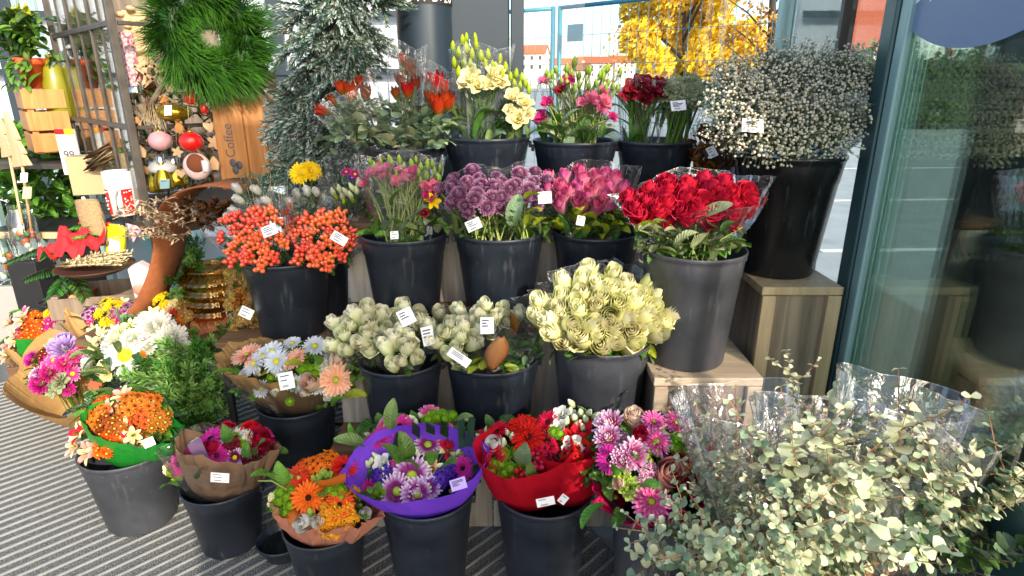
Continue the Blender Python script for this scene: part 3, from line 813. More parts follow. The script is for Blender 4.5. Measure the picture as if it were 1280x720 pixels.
# ---------------- plinths at the right
def plinth(name, label, x0, x1, y0, y1, h, mats, trimw=.045):
    body, trim = mats
    r = thing(name, label, 'plinth', ((x0 + x1) / 2, (y0 + y1) / 2, 0))
    mb = MB(); mb.box(((x0 + x1) / 2, (y0 + y1) / 2, (h - .03) / 2 + .002), (x1 - x0 - .024, y1 - y0 - .024, h - .034), body); part('body', mb, r)
    mb = MB(); mb.box(((x0 + x1) / 2, (y0 + y1) / 2, h - .014), (x1 - x0, y1 - y0, .028), trim if trim != 'wood_trim' else 'wood_trim'); part('top_board', mb, r, .003)
    for x in (x0 + trimw / 2 + .003, x1 - trimw / 2 - .003):
        mb = MB(); mb.box((x, y0 + .005, (h - .03) / 2 + .001), (trimw, .018, h - .032), trim); part('corner_trim', mb, r, .002)
    mb = MB(); mb.box((x0 + .006, y1 - .03, (h - .03) / 2), (.018, .05, h - .034), trim); part('corner_trim', mb, r, .002)
    return r
plinth('wooden_plinth', 'low pale wooden plinth with leaf shadows under the red rose bucket', .452, .80, 1.766, 2.10, .71, ('wood_plinth_v', 'wood_trim_pale'))
plinth('wooden_plinth', 'tall brown wooden plinth under the tall glossy black bucket', .815, 1.08, 1.90, 2.27, .97, ('wood_plinth_v', 'wood_trim'))

# ---------------- small black framed table at the left
tb = thing('low_table', 'brown topped table on thin black legs beneath the berry bucket', 'table', (-.9, 2.5, 0))
mb = MB(); mb.box((-.91, 2.50, .618), (.52, .54, .024), 'wood_brown'); part('table_top', mb, tb, .003)
for x in (-1.15, -.67):
    for y in (2.25, 2.75):
        mb = MB(); mb.box((x, y, .302), (.022, .022, .604), 'black_metal'); part('leg', mb, tb)
for y in (2.25, 2.75):
    mb = MB(); mb.box((-.91, y, .26), (.458, .016, .016), 'black_metal'); part('stretcher', mb, tb)

# ---------------- shopfront at the back
WY = 3.02
def column(label, px, rad, name='round_column'):
    p = at(px, 120, WY + .02)
    mb = MB(); mb.lathe([(rad, 0), (rad, 3.4)], 'column_blue', 48)
    return single(name, mb, label, 'column', (p.x, p.y, 0))
def placed(mb_fn): pass
cx_a = at(532, 60, WY).x
col = thing('round_column', 'dark blue round steel column with a black chalk strip behind the tulips', 'column', (cx_a, WY, 0))
mb = MB(); mb.lathe([(.125, 0), (.125, 3.4)], 'column_blue', 48, Matrix.Translation((cx_a, WY, 0))); part('shaft', mb, col)
ztop = at(530, 0, WY - .13).z
mb = MB()
rows = []
for z in (ztop - .012, ztop + .085):
    rows.append([(cx_a + .128 * math.sin(a), WY - .128 * math.cos(a), z) for a in [math.radians(-88 + 176 * k / 24) for k in range(25)]])
mb.grid(rows, 'chalkboard'); brd = part('chalk_strip', mb, col)
def text_on(name, body, size, loc, rot, mat, parent, extrude=.0006, align='CENTER'):
    cu = bpy.data.curves.new(name, 'FONT'); cu.body = body; cu.size = size; cu.extrude = extrude; cu.align_x = align
    cu.materials.append(MATS[mat]); o = bpy.data.objects.new(name, cu); COL.objects.link(o)
    o.parent = parent
    off = V((0, 0, 0)); q = parent
    while q is not None: off += q.location; q = q.parent
    o.location = V(loc) - off; o.rotation_euler = rot
    me = bpy.data.meshes.new_from_object(o.evaluated_get(bpy.context.evaluated_depsgraph_get())); me.materials.clear(); me.materials.append(MATS[mat])
    q = bpy.data.objects.new(name, me); COL.objects.link(q); q.parent = parent; q.location = o.location; q.rotation_euler = rot
    bpy.data.objects.remove(o); bpy.data.curves.remove(cu)
    return q
for i, ch in enumerate('20*C+M+B+20'):
    a = math.radians(-62 + 13 * i)
    text_on('chalk_letter', ch, .05, (cx_a + .1295 * math.sin(a), WY - .1295 * math.cos(a), ztop - .004), (PI / 2, 0, a), 'chalk', brd)

xa, xb = at(560, 60, WY).x, at(656, 60, WY).x
pn = thing('wall_panel', 'flat blue grey metal panel beside the chalk lettered column', 'panel', ((xa + xb) / 2, WY + .02, 0))
mb = MB(); mb.box(((xa + xb) / 2 - .04, WY + .03, 1.7), (xb - xa - .06, .07, 3.4), 'panel_blue'); part('metal_sheet', mb, pn, .004)
mb = MB(); mb.box((xb - .035, WY + .02, 1.7), (.06, .10, 3.4), 'panel_blue'); part('edge_profile', mb, pn, .006)

xc, xd = at(972, 60, WY).x, at(1052, 60, WY).x
mb = MB(); mb.lathe([((xd - xc) / 2, 0), ((xd - xc) / 2, 3.4)], 'frame_teal', 48, Matrix.Translation(((xc + xd) / 2, WY, 0)))
single('round_column', mb, 'dark teal round column behind the white gypsophila', 'column', ((xc + xd) / 2, WY, 0))

win = thing('shop_window', 'large clear window pane between the blue panel and the dark teal column', 'window', ((xb + xc) / 2, WY, 0))
mb = MB(); mb.box(((xb + xc) / 2, WY + .03, 1.72), (xc - xb, .012, 3.36), 'window_glass'); part('pane', mb, win)
mb = MB(); mb.box(((xb + xc) / 2, WY + .03, .06), (xc - xb - .004, .06, .10), 'panel_blue'); part('bottom_rail', mb, win)

# glazed door wing on the right, running towards the camera
GX = 1.15
dw = thing('glass_screen', 'glass door wing at the right with a large blue grey round sticker', 'glass door', (GX, 1.6, 0))
mb = MB(); mb.box((GX, 1.555, 1.7), (.012, .69, 3.36), 'door_glass'); part('pane', mb, dw)
mb = MB(); mb.box((GX, 1.925, 1.7), (.05, .045, 3.4), 'frame_light'); part('stile', mb, dw, .006)
mb = MB(); mb.box((GX - .004, 1.985, 1.7), (.06, .07, 3.4), 'frame_teal'); part('stile', mb, dw, .008)
dc = MB(); rows = []
cz, cy, cr = 2.22, 1.66, .536
pts = [(GX - .008, cy - cr * math.cos(2 * PI * k / 96), cz + cr * math.sin(2 * PI * k / 96)) for k in range(96)]
dc.face([dc.vert(p) for p in pts], 'decal', False)
for dx, q in ((0, 1),):
    pass
sk = part('round_sticker', dc, dw)
text_on('sticker_lettering', 'flowers', .15, (GX - .0095, 1.80, 1.812), (PI / 2, 0, -PI / 2), 'decal_white', sk)
dw2 = thing('glazed_side_panel', 'narrow glazed panel with dark frames behind the glass door wing', 'window', (GX, 2.5, 0))
mb = MB(); mb.box((GX, 2.46, 1.7), (.012, .86, 3.36), 'window_glass'); part('pane', mb, dw2)
for y, w, mt in ((2.30, .03, 'steel_dark'), (2.83, .06, 'frame_light')):
    mb = MB(); mb.box((GX + .002, y, 1.7), (.045, w, 3.4), mt); part('mullion', mb, dw2, .004)
mb = MB(); mb.box((GX, 2.13, 1.93), (.03, .3, .02), 'steel_dark'); part('transom', mb, dw2)

mb = MB(); mb.box((1.16, 1.03, .36), (.07, .36, .72), 'frame_teal'); single('door_guard', mb, 'smooth dark teal guard post at the near edge of the glass door', 'post', (1.16, 1.03, 0), bevel=.012)

# added dark slab that stands in for the dark part of the door glass
pr = MB(); pr.box((1.98, 1.62, 1.6), (.6, 1.5, 3.2), 'dark_slab')
single('dark_backing_slab', pr, 'dark brown slab added beyond the glass door at the right', 'wall', (1.98, 1.62, 0), bevel=.01)

# added unseen blockers behind the viewer that shade the middle of the display
LD = V((-.47, .883, 0)); LN = V((.883, .47, 0))
def shade_post(label, n0, n1, m, h=4.2, th=.12):
    c = LN * ((n0 + n1) / 2) + LD * m
    R = Matrix((LN, LD, V((0, 0, 1)))).transposed()
    mb = MB(); mb.box((c.x, c.y, h / 2), (n1 - n0, th, h), 'pier_stone', R); return mb, (c.x, c.y, 0)
mb, l = shade_post('', -.15, .86, -2.2); single('shade_blocker_wide', mb, 'wide unseen shade blocker added opposite the flower display', 'shade blocker', l)
mb, l = shade_post('', 1.345, 1.40, -2.2); single('shade_blocker_slim', mb, 'slim unseen shade blocker added opposite the flower display', 'post', l)

# ---------------- left background glazing
lw = thing('back_glazing', 'pale glazed wall with grey blue posts behind the plant shelf', 'window', (-5.0, 6.4, 0))
mb = MB(); mb.box((-5.0, 6.6, 1.9), (9.0, .06, 4.0), 'wall_pale'); part('wall_sheet', mb, lw)
for px, w, mt in ((8, .16, 'panel_blue'), (22, .07, 'frame_light'), (45, .05, 'frame_light'), (95, .14, 'panel_blue'), (112, .05, 'frame_light'), (133, .05, 'teal_paint'), (172, .10, 'panel_blue'), (205, .06, 'frame_light'), (345, .10, 'panel_blue'), (385, .06, 'frame_light')):
    p = at(px, 40, 6.5)
    mb = MB(); mb.box((p.x, 6.54 - w * .3, 1.9), (w * 1.4, .05, 3.98), mt); part('post', mb, lw, .005)
for py in (18, 90):
    p = at(100, py, 6.5); mb = MB(); mb.box((-5.0, 6.475, p.z), (9.0, .03, .06), 'panel_blue'); part('rail', mb, lw)

# ---------------- outdoors
def house(label, px, py, Y, w, d, h, rh, wall, roof, rot=0, name='house', floors=2):
    p = at(px, py, Y); r = thing(name, label, 'house', (p.x, p.y, p.z)); r.rotation_euler.z = rot
    mb = MB(); mb.box((0, 0, h / 2 - 4), (w, d, h + 8), wall); part('wall', mb, r, M=Matrix.Identity(4))
    mb = MB(); e = .35
    mb.face([mb.vert(q) for q in ((-w / 2 - e, -d / 2 - e, h - .15), (w / 2 + e, -d / 2 - e, h - .15), (w / 2 + e, 0, h + rh), (-w / 2 - e, 0, h + rh))], roof, False)
    mb.face([mb.vert(q) for q in ((-w / 2 - e, d / 2 + e, h - .15), (-w / 2 - e, 0, h + rh), (w / 2 + e, 0, h + rh), (w / 2 + e, d / 2 + e, h - .15))], roof, False)
    rf = part('roof', mb, r, M=Matrix.Identity(4)); s = rf.modifiers.new('t', 'SOLIDIFY'); s.thickness = .2
    mb = MB()
    for sx in (-1, 1): mb.face([mb.vert(q) for q in ((sx * w / 2, -d / 2, h), (sx * w / 2, d / 2, h), (sx * w / 2, 0, h + rh * .94))], wall, False)
    part('gable', mb, r, M=Matrix.Identity(4))
    mb = MB(); mb.box((w * .2, d * .1, h + rh), (.5, .5, 1.1), 'house_cream'); part('chimney', mb, rf, M=Matrix.Identity(4))
    nwin = max(2, int(w / 2.6))
    for f in range(floors):
        for i in range(nwin):
            x = (i + .5) / nwin * w - w / 2; z = h - 1.4 - 2.7 * f
            mb = MB(); mb.box((x, -d / 2 - .01, z), (1.0, .06, 1.3), 'house_white'); fr = part('window', mb, r, M=Matrix.Identity(4))
            mb = MB(); mb.box((x, -d / 2 - .03, z), (.8, .06, 1.1), 'pane_dark'); part('pane', mb, fr, M=Matrix.Identity(4))
    return r
hs = [
 ('cream house with an orange roof at the foot of the first fence post', 668, 92, 210, 8, 8, 6, 2.6, 'house_white', 'roof_red'),
 ('white house with a broad orange roof beyond the double fence post', 702, 97, 272, 10, 8, 5, 2.6, 'house_cream', 'roof_red'),
 ('long white house under a pale orange roof left of the yellow tree', 742, 97, 238, 12, 8, 5.0, 2.2, 'house_white', 'roof_red'),
 ('small brown roofed house below the blue fence sign', 722, 103, 176, 6, 6, 3.2, 1.8, 'house_cream', 'roof_brown'),
 ('tall orange roofed house half hidden by the yellow tree', 775, 100, 299, 10, 9, 7.5, 3, 'house_cream', 'roof_red'),
 ('white house with a brown roof behind the yellow tree', 830, 104, 265, 10, 9, 6, 3, 'house_white', 'roof_brown'),
 ('cream house right of the yellow tree behind the fence', 940, 104, 204, 10, 8, 6, 3, 'house_cream', 'roof_brown'),
]
for i, h in enumerate(hs): house(*h, rot=(-.25, .2, .1, -.4, .3, 0, -.2)[i])
house('white gabled house with a steep red roof seen past the door frame', 1074, 90, 40, 5.5, 9, 1.2, 4.6, 'house_white', 'roof_red', rot=math.radians(-55), floors=1)

def leaf_cloud(mb, blobs, n, size, mats, rnd):
    for i in range(n):
        c, r = rnd.choices(blobs, [b[1] ** 2 for b in blobs])[0]
        d = V((rnd.gauss(0, 1), rnd.gauss(0, 1), rnd.gauss(0, 1))).normalized() * r * rnd.uniform(.45, 1.05) ** .6
        p = V(c) + d; s = size * rnd.uniform(.6, 1.3)
        a = V((rnd.gauss(0, 1), rnd.gauss(0, 1), rnd.gauss(0, 1))).normalized(); b = a.orthogonal().normalized(); cc = a.cross(b)
        t = rnd.random()
        mb.face([mb.vert(p + b * s, t), mb.vert(p + cc * s * .55, t), mb.vert(p - b * s, t), mb.vert(p - cc * s * .55, t)], rnd.choice(mats))

rnd = random.Random(5)
yt = at(850, 104, 17.0); ytree = thing('tree', 'bright yellow autumn tree beyond the fence', 'tree', (yt.x, yt.y, 0))
mb = MB(); mb.tube([(yt.x, 17, 0), (yt.x + .1, 17, 2), (yt.x - .1, 17.1, 4), (yt.x, 17, 6)], lambda t: .09 * (1 - .8 * t), 'bark', 8)
for k in range(9):
    a = k * 2.4; z = 1.8 + k * .42; mb.tube([(yt.x, 17, z), (yt.x + math.cos(a) * .9, 17 + math.sin(a) * .9, z + .7), (yt.x + math.cos(a) * 1.7, 17 + math.sin(a) * 1.6, z + 1.1)], lambda t: .05 * (1 - .8 * t), 'bark', 5)
part('trunk', mb, ytree)
blobs = []
for px, py, r in ((800, 50, .55), (830, 20, .6), (860, 60, .6), (890, 30, .55), (915, 70, .5), (850, 90, .5), (820, 80, .45), (900, 95, .4), (870, 5, .6), (935, 45, .45), (790, 15, .35), (880, 80, .5), (840, -20, .7), (900, -15, .6), (945, 75, .35)):
    p = at(px, py, 17 + rnd.uniform(-1, 1)); blobs.append((p, r))
mb = MB(); leaf_cloud(mb, blobs, 13000, .085, ['autumn', 'autumn', 'autumn', 'autumn_orange'], rnd); part('crown', mb, ytree)
bt = at(958, 100, 15); btree = thing('tree', 'nearly bare grey tree with a few orange leaves at the window edge', 'tree', (bt.x, 15, 0))
mb = MB(); mb.tube([(bt.x, 15, 0), (bt.x + .05, 15, 2), (bt.x - .1, 15, 3.6), (bt.x - .05, 15, 6)], lambda t: .14 * (1 - .7 * t), 'bark', 8)
for k in range(16):
    a = rnd.uniform(0, 6.28); z = 1.5 + k * .26; e = V((math.cos(a) * 1.3, math.sin(a) * .8, 1.0)) * rnd.uniform(.6, 1.1)
    mb.tube([V((bt.x, 15, z)), V((bt.x, 15, z)) + e * .5 + V((0, 0, .1)), V((bt.x, 15, z)) + e], lambda t: .035 * (1 - .85 * t), 'bark', 4)
part('trunk', mb, btree)
mb = MB(); leaf_cloud(mb, [(at(940 + 8 * k, 20 + 9 * k, 15), .5) for k in range(5)] + [(at(780, 60, 15), .5), (at(770, 90, 15), .4)], 380, .06, ['autumn_orange'], rnd); part('crown', mb, btree)

# site fence: two mesh panels in blue tube frames, running off to the right and nearer
fn = thing('site_fence', 'blue tube and wire mesh site fence outside the window', 'fence', (.5, 6.4, 0))
A, B, C = at(600, 100, 7.2), at(690, 100, 6.7), at(990, 100, 5.0)
def fence_panel(a, b, z0, z1):
    a, b = V((a.x, a.y, 0)), V((b.x, b.y, 0)); u = (b - a)
    mb = MB()
    mb.tube([a + V((0, 0, z0)), a + V((0, 0, z1))], .024, 'fence_blue', 8); mb.tube([b + V((0, 0, z0)), b + V((0, 0, z1))], .024, 'fence_blue', 8)
    mb.tube([a + V((0, 0, z1 - .02)), b + V((0, 0, z1 - .02))], .02, 'fence_blue', 8); mb.tube([a + V((0, 0, z0 + .1)), b + V((0, 0, z0 + .1))], .02, 'fence_blue', 8)
    fr = part('panel_frame', mb, fn)
    mb = MB(); n = int(u.length / .1)
    for i in range(1, n): q = a + u * (i / n); mb.tube([q + V((0, 0, z0 + .1)), q + V((0, 0, z1 - .02))], .0028, 'fence_blue', 3, cap=False)
    for z in [z0 + .1 + (z1 - z0 - .12) * k / 8 for k in range(1, 8)]: mb.tube([a + V((0, 0, z)), b + V((0, 0, z))], .003, 'fence_blue', 3, cap=False)
    part('wire_mesh', mb, fr)
zt = at(690, 8, 6.7).z
fence_panel(A, B, .1, zt); fence_panel(B + (C - B).normalized() * .09, C, .1, zt)
fence_sign = MB(); q = at(719, 41, 6.42); fence_sign.box(q, (.19, .012, .155), 'sign_blue', Matrix.Rotation(math.atan2(C.y - B.y, C.x - B.x), 3, 'Z'))
sg = single('fence_sign', fence_sign, 'small blue sign plate wired to the site fence', 'sign', q)

# seen through the door glass: hedge, parking lines
hd = at(1165, 150, 24); rnd = random.Random(8)
mb = MB(); bl = []
for i in range(60): bl.append((V((hd.x - 5 + i * .28, 24 + rnd.uniform(-.5, .5), rnd.uniform(.3, 2.6))), .75))
leaf_cloud(mb, bl, 9000, .11, ['hedge'], rnd); hroot = thing('hedge', 'clipped green hedge at the far side of the car park', 'hedge', (hd.x, 24, 0)); part('foliage', mb, hroot)
mb = MB(); mb.box((hd.x + 3, 24, 1.25), (16, .9, 2.3), 'needle_dark'); part('core', mb, hroot)
mb = MB()
for y in (6.2, 9.0, 12.5): mb.box((hd.x * .25 + y * .35, y, -.014), (6, .1, .004), 'road_paint', Matrix.Rotation(.05, 3, 'Z'))
struct('road', mb)
mb = MB(); mb.grid([[(-400, 640, -1), (400, 640, -1)], [(-400, 690, 16), (400, 690, 14)]], 'hedge'); struct('hills', mb)
# ------------------------------------------------------------------ buckets
BK = {}
def bucket(key, px, py, wpx, Y, zb, label, mat='bucket', taper=.74, tilt=0., lip=True):
    p = at(px, py, Y); R = wpx * .5 * mpp(p)
    for _ in range(6):                                   # py is the front lip of the rim: slide the centre until the lip lies there
        q = p + V((0, -R, 0)) - CAM; d = q.y * CP - q.z * SP; ly = 360 - FPX * (q.y * SP + q.z * CP) / d
        p = p + V((0, 0, (ly - py) * d / FPX / CP))
    h = p.z - zb
    r = thing('flower_bucket', label, 'bucket', (p.x, p.y, zb), None)
    mb = MB(); M = Matrix.Translation((p.x, p.y, zb))
    if tilt: M = M @ Matrix.Rotation(tilt, 4, 'Y')
    rb = R * taper; k = lambda z: rb + (R * .965 - rb) * z / h
    o = [(rb * .96, .0), (rb, .008), (k(h * .78), h * .78), (k(h * .785) + .002, h * .785), (k(h * .93) + .003, h * .93), (R * .985, h - .014), (R, h - .012), (R * 1.005, h - .003), (R * .995, h), (R * .965, h - .001), (R * .95, h - .012), (k(h * .5) - .006, h * .5), (rb - .006, .012)]
    mb.lathe([(0.001, 0)] + o[:1], mat, 64, M); mb.lathe(o, mat, 64, M, cap1=True)
    part('bucket_body', mb, r)
    mb = MB(); mb.lathe([(.001, h * .6), (k(h * .6) - .007, h * .6)], 'water', 40, M); part('water', mb, r)
    for s in (-1, 1):
        mb = MB(); mb.box((p.x + s * R * 1.0, p.y, p.z - .032), (.012, .03, .026), mat); part('handle_lug', mb, r, .003)
    BK[key] = (p, R, zb, h)
    return r
bucket('F1', 167, 589, 108, 1.97, .02, 'sunlit black bucket on the mat holding the green wrapped orange bouquet', 'bucket_sunlit')
bucket('F2', 246, 556, 84, 2.42, .02, 'black bucket holding the feathery conifer greens')
bucket('F3', 283, 631, 96, 1.84, .02, 'black bucket on the mat holding the brown wrapped magenta gerbera bouquet')
bucket('F3b', 356, 694, 62, 1.78, .02, 'empty short black bucket behind the orange gerbera bucket')
bucket('F4', 374, 523, 95, 2.16, .02, 'black bucket holding the peach gerbera bouquet in front of the table')
bucket('F5', 410, 687, 100, 1.60, .02, 'black bucket holding the orange gerbera bouquet in salmon paper')
bucket('F6', 535, 650, 116, 1.62, .02, 'black bucket under the purple wrapped bouquet')
bucket('F7', 679, 648, 120, 1.62, .02, 'black bucket holding the two red wrapped bouquets')
bucket('F8', 822, 664, 122, 1.50, .02, 'scuffed sunlit black bucket under the pink gerbera bouquet', 'bucket_sunlit')
bucket('F9', 1010, 790, 190, 1.18, .02, 'black bucket holding the eucalyptus bunches')
bucket('R2a', 502, 469, 104, 2.0, Z1, 'black bucket with the left pair of cream rose bunches')
bucket('R2b', 616, 468, 117, 2.0, Z1, 'black bucket with the cream roses and the brown wooden leaf')
bucket('R2c', 751, 445, 123, 1.95, Z1 + .002, 'scuffed black bucket under the big sunlit cream rose bunch', 'bucket_sunlit')
bucket('H1', 359, 334, 108, 2.36, .632, 'black bucket of coral berry sprays on the brown table')
bucket('H2', 405, 312, 62, 2.58, .632, 'narrow black bucket half hidden behind the coral berry bucket')
bucket('R3b', 505, 303, 108, 2.23, Z2, 'black bucket with the film wrapped pink lisianthus beside the berry bucket')
bucket('R3c', 624, 301, 112, 2.23, Z2, 'black bucket of mauve pompon chrysanthemums')
bucket('R3d', 745, 300, 110, 2.25, Z2, 'black bucket of pink roses between the mauve pompons and the red roses')
bucket('R3e', 866, 326, 127, 1.93, .712, 'tall scuffed bucket of red roses on the low pale plinth', 'bucket_sunlit', .78)
bucket('B1', 506, 187, 98, 2.5, Z3, 'black bucket of orange red tulips on the top step')
bucket('B2', 609, 174, 107, 2.5, Z3, 'black bucket of pale yellow lisianthus on the top step')
bucket('B3', 719, 179, 106, 2.5, Z3, 'black bucket of pink lisianthus on the top step')
bucket('B4', 820, 179, 98, 2.5, Z3, 'black bucket of dark red flowers on the top step')
bucket('B5', 893, 206, 52, 2.46, Z3, 'small black bucket of brown leaves beside the gypsophila')
bucket('B6', 986, 199, 132, 2.10, .972, 'tall glossy black bucket of white gypsophila on the tall plinth', 'bucket_gloss', .72)

def neck(key, dx=0., dy=0., up=-.03):
    p, R, zb, h = BK[key]; return p + V((dx * R, dy * R, up))

def bunch(name, label, cat, key, dx=0., dy=0., group=None):
    nk = neck(key, dx, dy); r = thing(name, label, cat, nk, group); r['nk'] = 0
    del r['nk']
    return r

def fill(root, el, rnd, Y, lean=.75, bulge=.5):
    """el: (kind, petal material, cx, cy, rx, ry, n, size px, kwargs)"""
    pts = []
    for kind, pm, cx, cy, rx, ry, n, sp, kw in el:
        for u, v in scatter(n, rnd):
            p, d = screen_dome(cx, cy, rx, ry, Y, u, v, lean, bulge)
            d = d + V((rnd.uniform(-.25, .25), rnd.uniform(-.25, .25), rnd.uniform(-.1, .25)))
            if kind == 'rose': d = V((d.x * .7 + rnd.uniform(-.35, .35), d.y * .95 + rnd.uniform(-.2, .2), d.z * .75 + rnd.uniform(0, .45))); p = p - V((0, 0, .1 * sp * mpp(p)))
            put_head(root, kind, pm, p, d, sp * mpp(p) * rnd.uniform(.85, 1.12), rnd, **kw); pts.append(p)
    return pts

def spots(root, el, rnd, dome_, face=None):
    """el: (kind, petal material, px, py, size px[, kwargs[, dir]]) set on the dome at that place"""
    cx, cy, rx, ry, Y, lean, bulge = dome_; pts = []
    for e in el:
        kind, pm, px, py, sp = e[:5]; kw = e[5] if len(e) > 5 else {}
        u, v = (px - cx) / rx, (cy - py) / ry; q = math.hypot(u, v)
        uu, vv = (u, v) if q <= 1 else (u, v)
        p, d = screen_dome(cx, cy, rx, ry, Y, uu, vv, lean, bulge)
        if len(e) > 6 and e[6] is not None: d = V(e[6])
        d = d + V((rnd.uniform(-.12, .12), rnd.uniform(-.12, .12), rnd.uniform(-.08, .12)))
        put_head(root, kind, pm, p, d, sp * mpp(p), rnd, **kw); pts.append(p)
    return pts

def sheet(root, key_nk, px, py, Y, rpx, mat, **k):
    t = at(px, py, Y); return wrap(root, key_nk, t, k.pop('r0', .05) * 1.3, rpx * mpp(t), mat, **k)
BR = dict(layers=BUD_ROSE); BC = dict(layers=BUD_ROSE, outer='p_creamouter', tall=1.2); BL = dict(layers=BUD_ROSE, outer='p_limeouter', tall=1.25); BP = dict(layers=BUD_ROSE, outer='p_pinkouter', tall=1.2); OR = dict(layers=OPEN_ROSE)
UP = (0, -.35, 1)

# ================================================================== top step
rnd = random.Random(11)
for label, key, dx, hd, lf, fl, tg in (
  ('orange red tulip bunch leaning far left out of its film', 'B1', -.5, [('tulip', 'p_tulip_dark', 415, 126, 19, {}, (-.5, -.4, .7)), ('tulip', 'p_tulip', 449, 102, 18, {}, (.1, -.4, 1)), ('tulip', 'p_tulip', 403, 138, 24, {}, (-.8, -.45, .35)), ('tulip', 'p_tulip', 426, 110, 22, {}, (-.35, -.4, .9)), ('tulip', 'p_tulip', 439, 115, 29, {}, (.1, -.4, 1)), ('tulip', 'p_tulip_dark', 457, 116, 24, {}, (.3, -.3, 1))], (440, 150, 45, 30, 26), ((428, 118), 46), None),
  ('upright bunch of brown orange tulips in a tall film sleeve', 'B1', .05, [('tulip', 'p_tulip', 502, 74, 18, {}, UP), ('tulip', 'p_tulip_dark', 516, 92, 19, {}, UP), ('tulip', 'p_tulip_dark', 494, 116, 18, {}, UP), ('tulip', 'p_tulip_dark', 510, 84, 24, {}, UP), ('tulip', 'p_tulip', 509, 112, 26, {}, UP), ('tulip', 'p_tulip_dark', 500, 100, 22, {}, UP), ('tulip', 'p_tulip_dark', 519, 104, 22, {}, UP)], (505, 145, 34, 38, 26), ((506, 66), 24), None),
  ('bright red orange tulip trio at the right rim of its bucket', 'B1', .6, [('tulip', 'p_tulip_dark', 536, 120, 20, {}, UP), ('tulip', 'p_tulip', 556, 108, 20, {}, UP), ('tulip', 'p_tulip', 546, 104, 32, {}, (.1, -.4, 1)), ('tulip', 'p_tulip', 547, 132, 34, {}, (-.1, -.6, .9)), ('tulip', 'p_tulip', 559, 128, 32, {}, (.25, -.5, 1)), ('tulip', 'p_tulip_dark', 533, 98, 19, {}, UP)], (545, 148, 28, 34, 24), ((548, 92), 26), None)):
    b = bunch('tulip_bunch', label, 'tulips', key, dx); nk = b.location.copy()
    dome_ = (lf[0], lf[1], 60, 60, 2.46, .3, .3)
    pts = spots(b, hd, rnd, dome_)
    stems(b, pts, nk, rnd, 'stem', .0045)
    leafage(b, lf[0], lf[1], lf[2], lf[3], 2.47, lf[4], .10, .04, ['leaf_grey', 'euca', 'euca_dark', 'leaf_pale'], rnd, updir=.7)
    eu = MB()
    for i in range(34):
        p, d = screen_dome(lf[0], lf[1] + 12, lf[2] * .9, 30, 2.44, rnd.uniform(-.9, .9), rnd.uniform(-.9, .9), .3, .3)
        leaf(eu, p, (rnd.uniform(-1, 1), -.5, rnd.uniform(-.3, 1)), .042, .04, rnd.choice(['euca_dark', 'leaf_grey']), rnd, -10, 'broad', .2)
    part('foliage', eu, b)
    t = at(fl[0][0], fl[0][1], 2.47); wrap(b, nk, t, .06, fl[1] * mpp(t), 'film', 'film_sleeve', 1, 1.08, .05, 3, .10, 7, int(fl[0][0]), squash=.55, smooth=False, sharp=.05)
b = bunch('lisianthus_bunch', 'tall pale yellow lisianthus bunch with many lime buds in clear film', 'lisianthus', 'B2', -.2)
dm = (598, 110, 60, 62, 2.47, .3, .4)
L_ = [('bud', 'bud_lime', x, y, s, {}, UP) for x, y, s in [(566, 58, 15), (573, 66, 16), (568, 78, 16), (578, 50, 15), (583, 60, 17), (590, 68, 17), (580, 78, 17), (595, 56, 16), (601, 70, 17), (610, 68, 16), (607, 80, 16), (588, 80, 16), (573, 90, 16), (625, 74, 15), (616, 82, 15), (632, 84, 15), (628, 92, 14), (583, 47, 13), (594, 47, 13)]]
L_ += [('lisi', 'p_paleyellow', *q) for q in [(588, 95, 28), (597, 106, 26), (620, 92, 28), (612, 104, 24), (580, 104, 18), (626, 103, 20)]]
pts = spots(b, L_, rnd, dm); stems(b, pts, b.location, rnd, 'stem', .0024, bow=.02)
leafage(b, 600, 140, 40, 34, 2.47, 46, .10, .036, ['leaf', 'leaf_grey', 'leaf_rose'], rnd, updir=1.1)
wrap(b, b.location, at(602, 62, 2.48), .07, .12, 'film', 'film_sleeve', 1, 1.06, .05, 3, .08, 7, 3, squash=.6, smooth=False, sharp=.05)
b = bunch('lisianthus_bunch', 'short pale yellow lisianthus bunch leaning right beside the pink lisianthus', 'lisianthus', 'B2', .6)
dm = (650, 130, 40, 50, 2.45, .3, .4)
L_ = [('bud', 'bud_lime', x, y, s, {}, UP) for x, y, s in [(638, 96, 14), (645, 92, 15), (652, 97, 14), (657, 104, 14), (643, 105, 14), (650, 107, 13), (661, 112, 13), (634, 106, 12)]] + [('lisi', 'p_paleyellow', *q) for q in [(642, 120, 23), (655, 128, 22), (647, 148, 25), (659, 142, 18), (636, 137, 16)]]
pts = spots(b, L_, rnd, dm); stems(b, pts, b.location, rnd, 'stem_pale', .0024, bow=.02)
leafage(b, 645, 152, 24, 18, 2.45, 20, .08, .03, ['leaf', 'leaf_rose'], rnd, updir=1.1)
wrap(b, b.location, at(650, 104, 2.46), .05, .07, 'film', 'film_sleeve', 1, 1.1, .05, 3, .08, 7, 4, squash=.6, smooth=False, sharp=.05)
b = bunch('lisianthus_bunch', 'pink lisianthus bunch with dark green bud tips, on the top step before the window', 'lisianthus', 'B3')
dm = (720, 125, 60, 50, 2.47, .3, .45)
L_ = [('bud', 'bud_green', rnd.uniform(678, 776), rnd.uniform(84, 112), rnd.uniform(11, 15), {}, UP) for i in range(26)] + [('bud', 'bud_green', 718, 78, 16, {}, UP), ('bud', 'bud_green', 709, 86, 15, {}, UP), ('bud', 'bud_green', 737, 88, 14, {}, UP)]
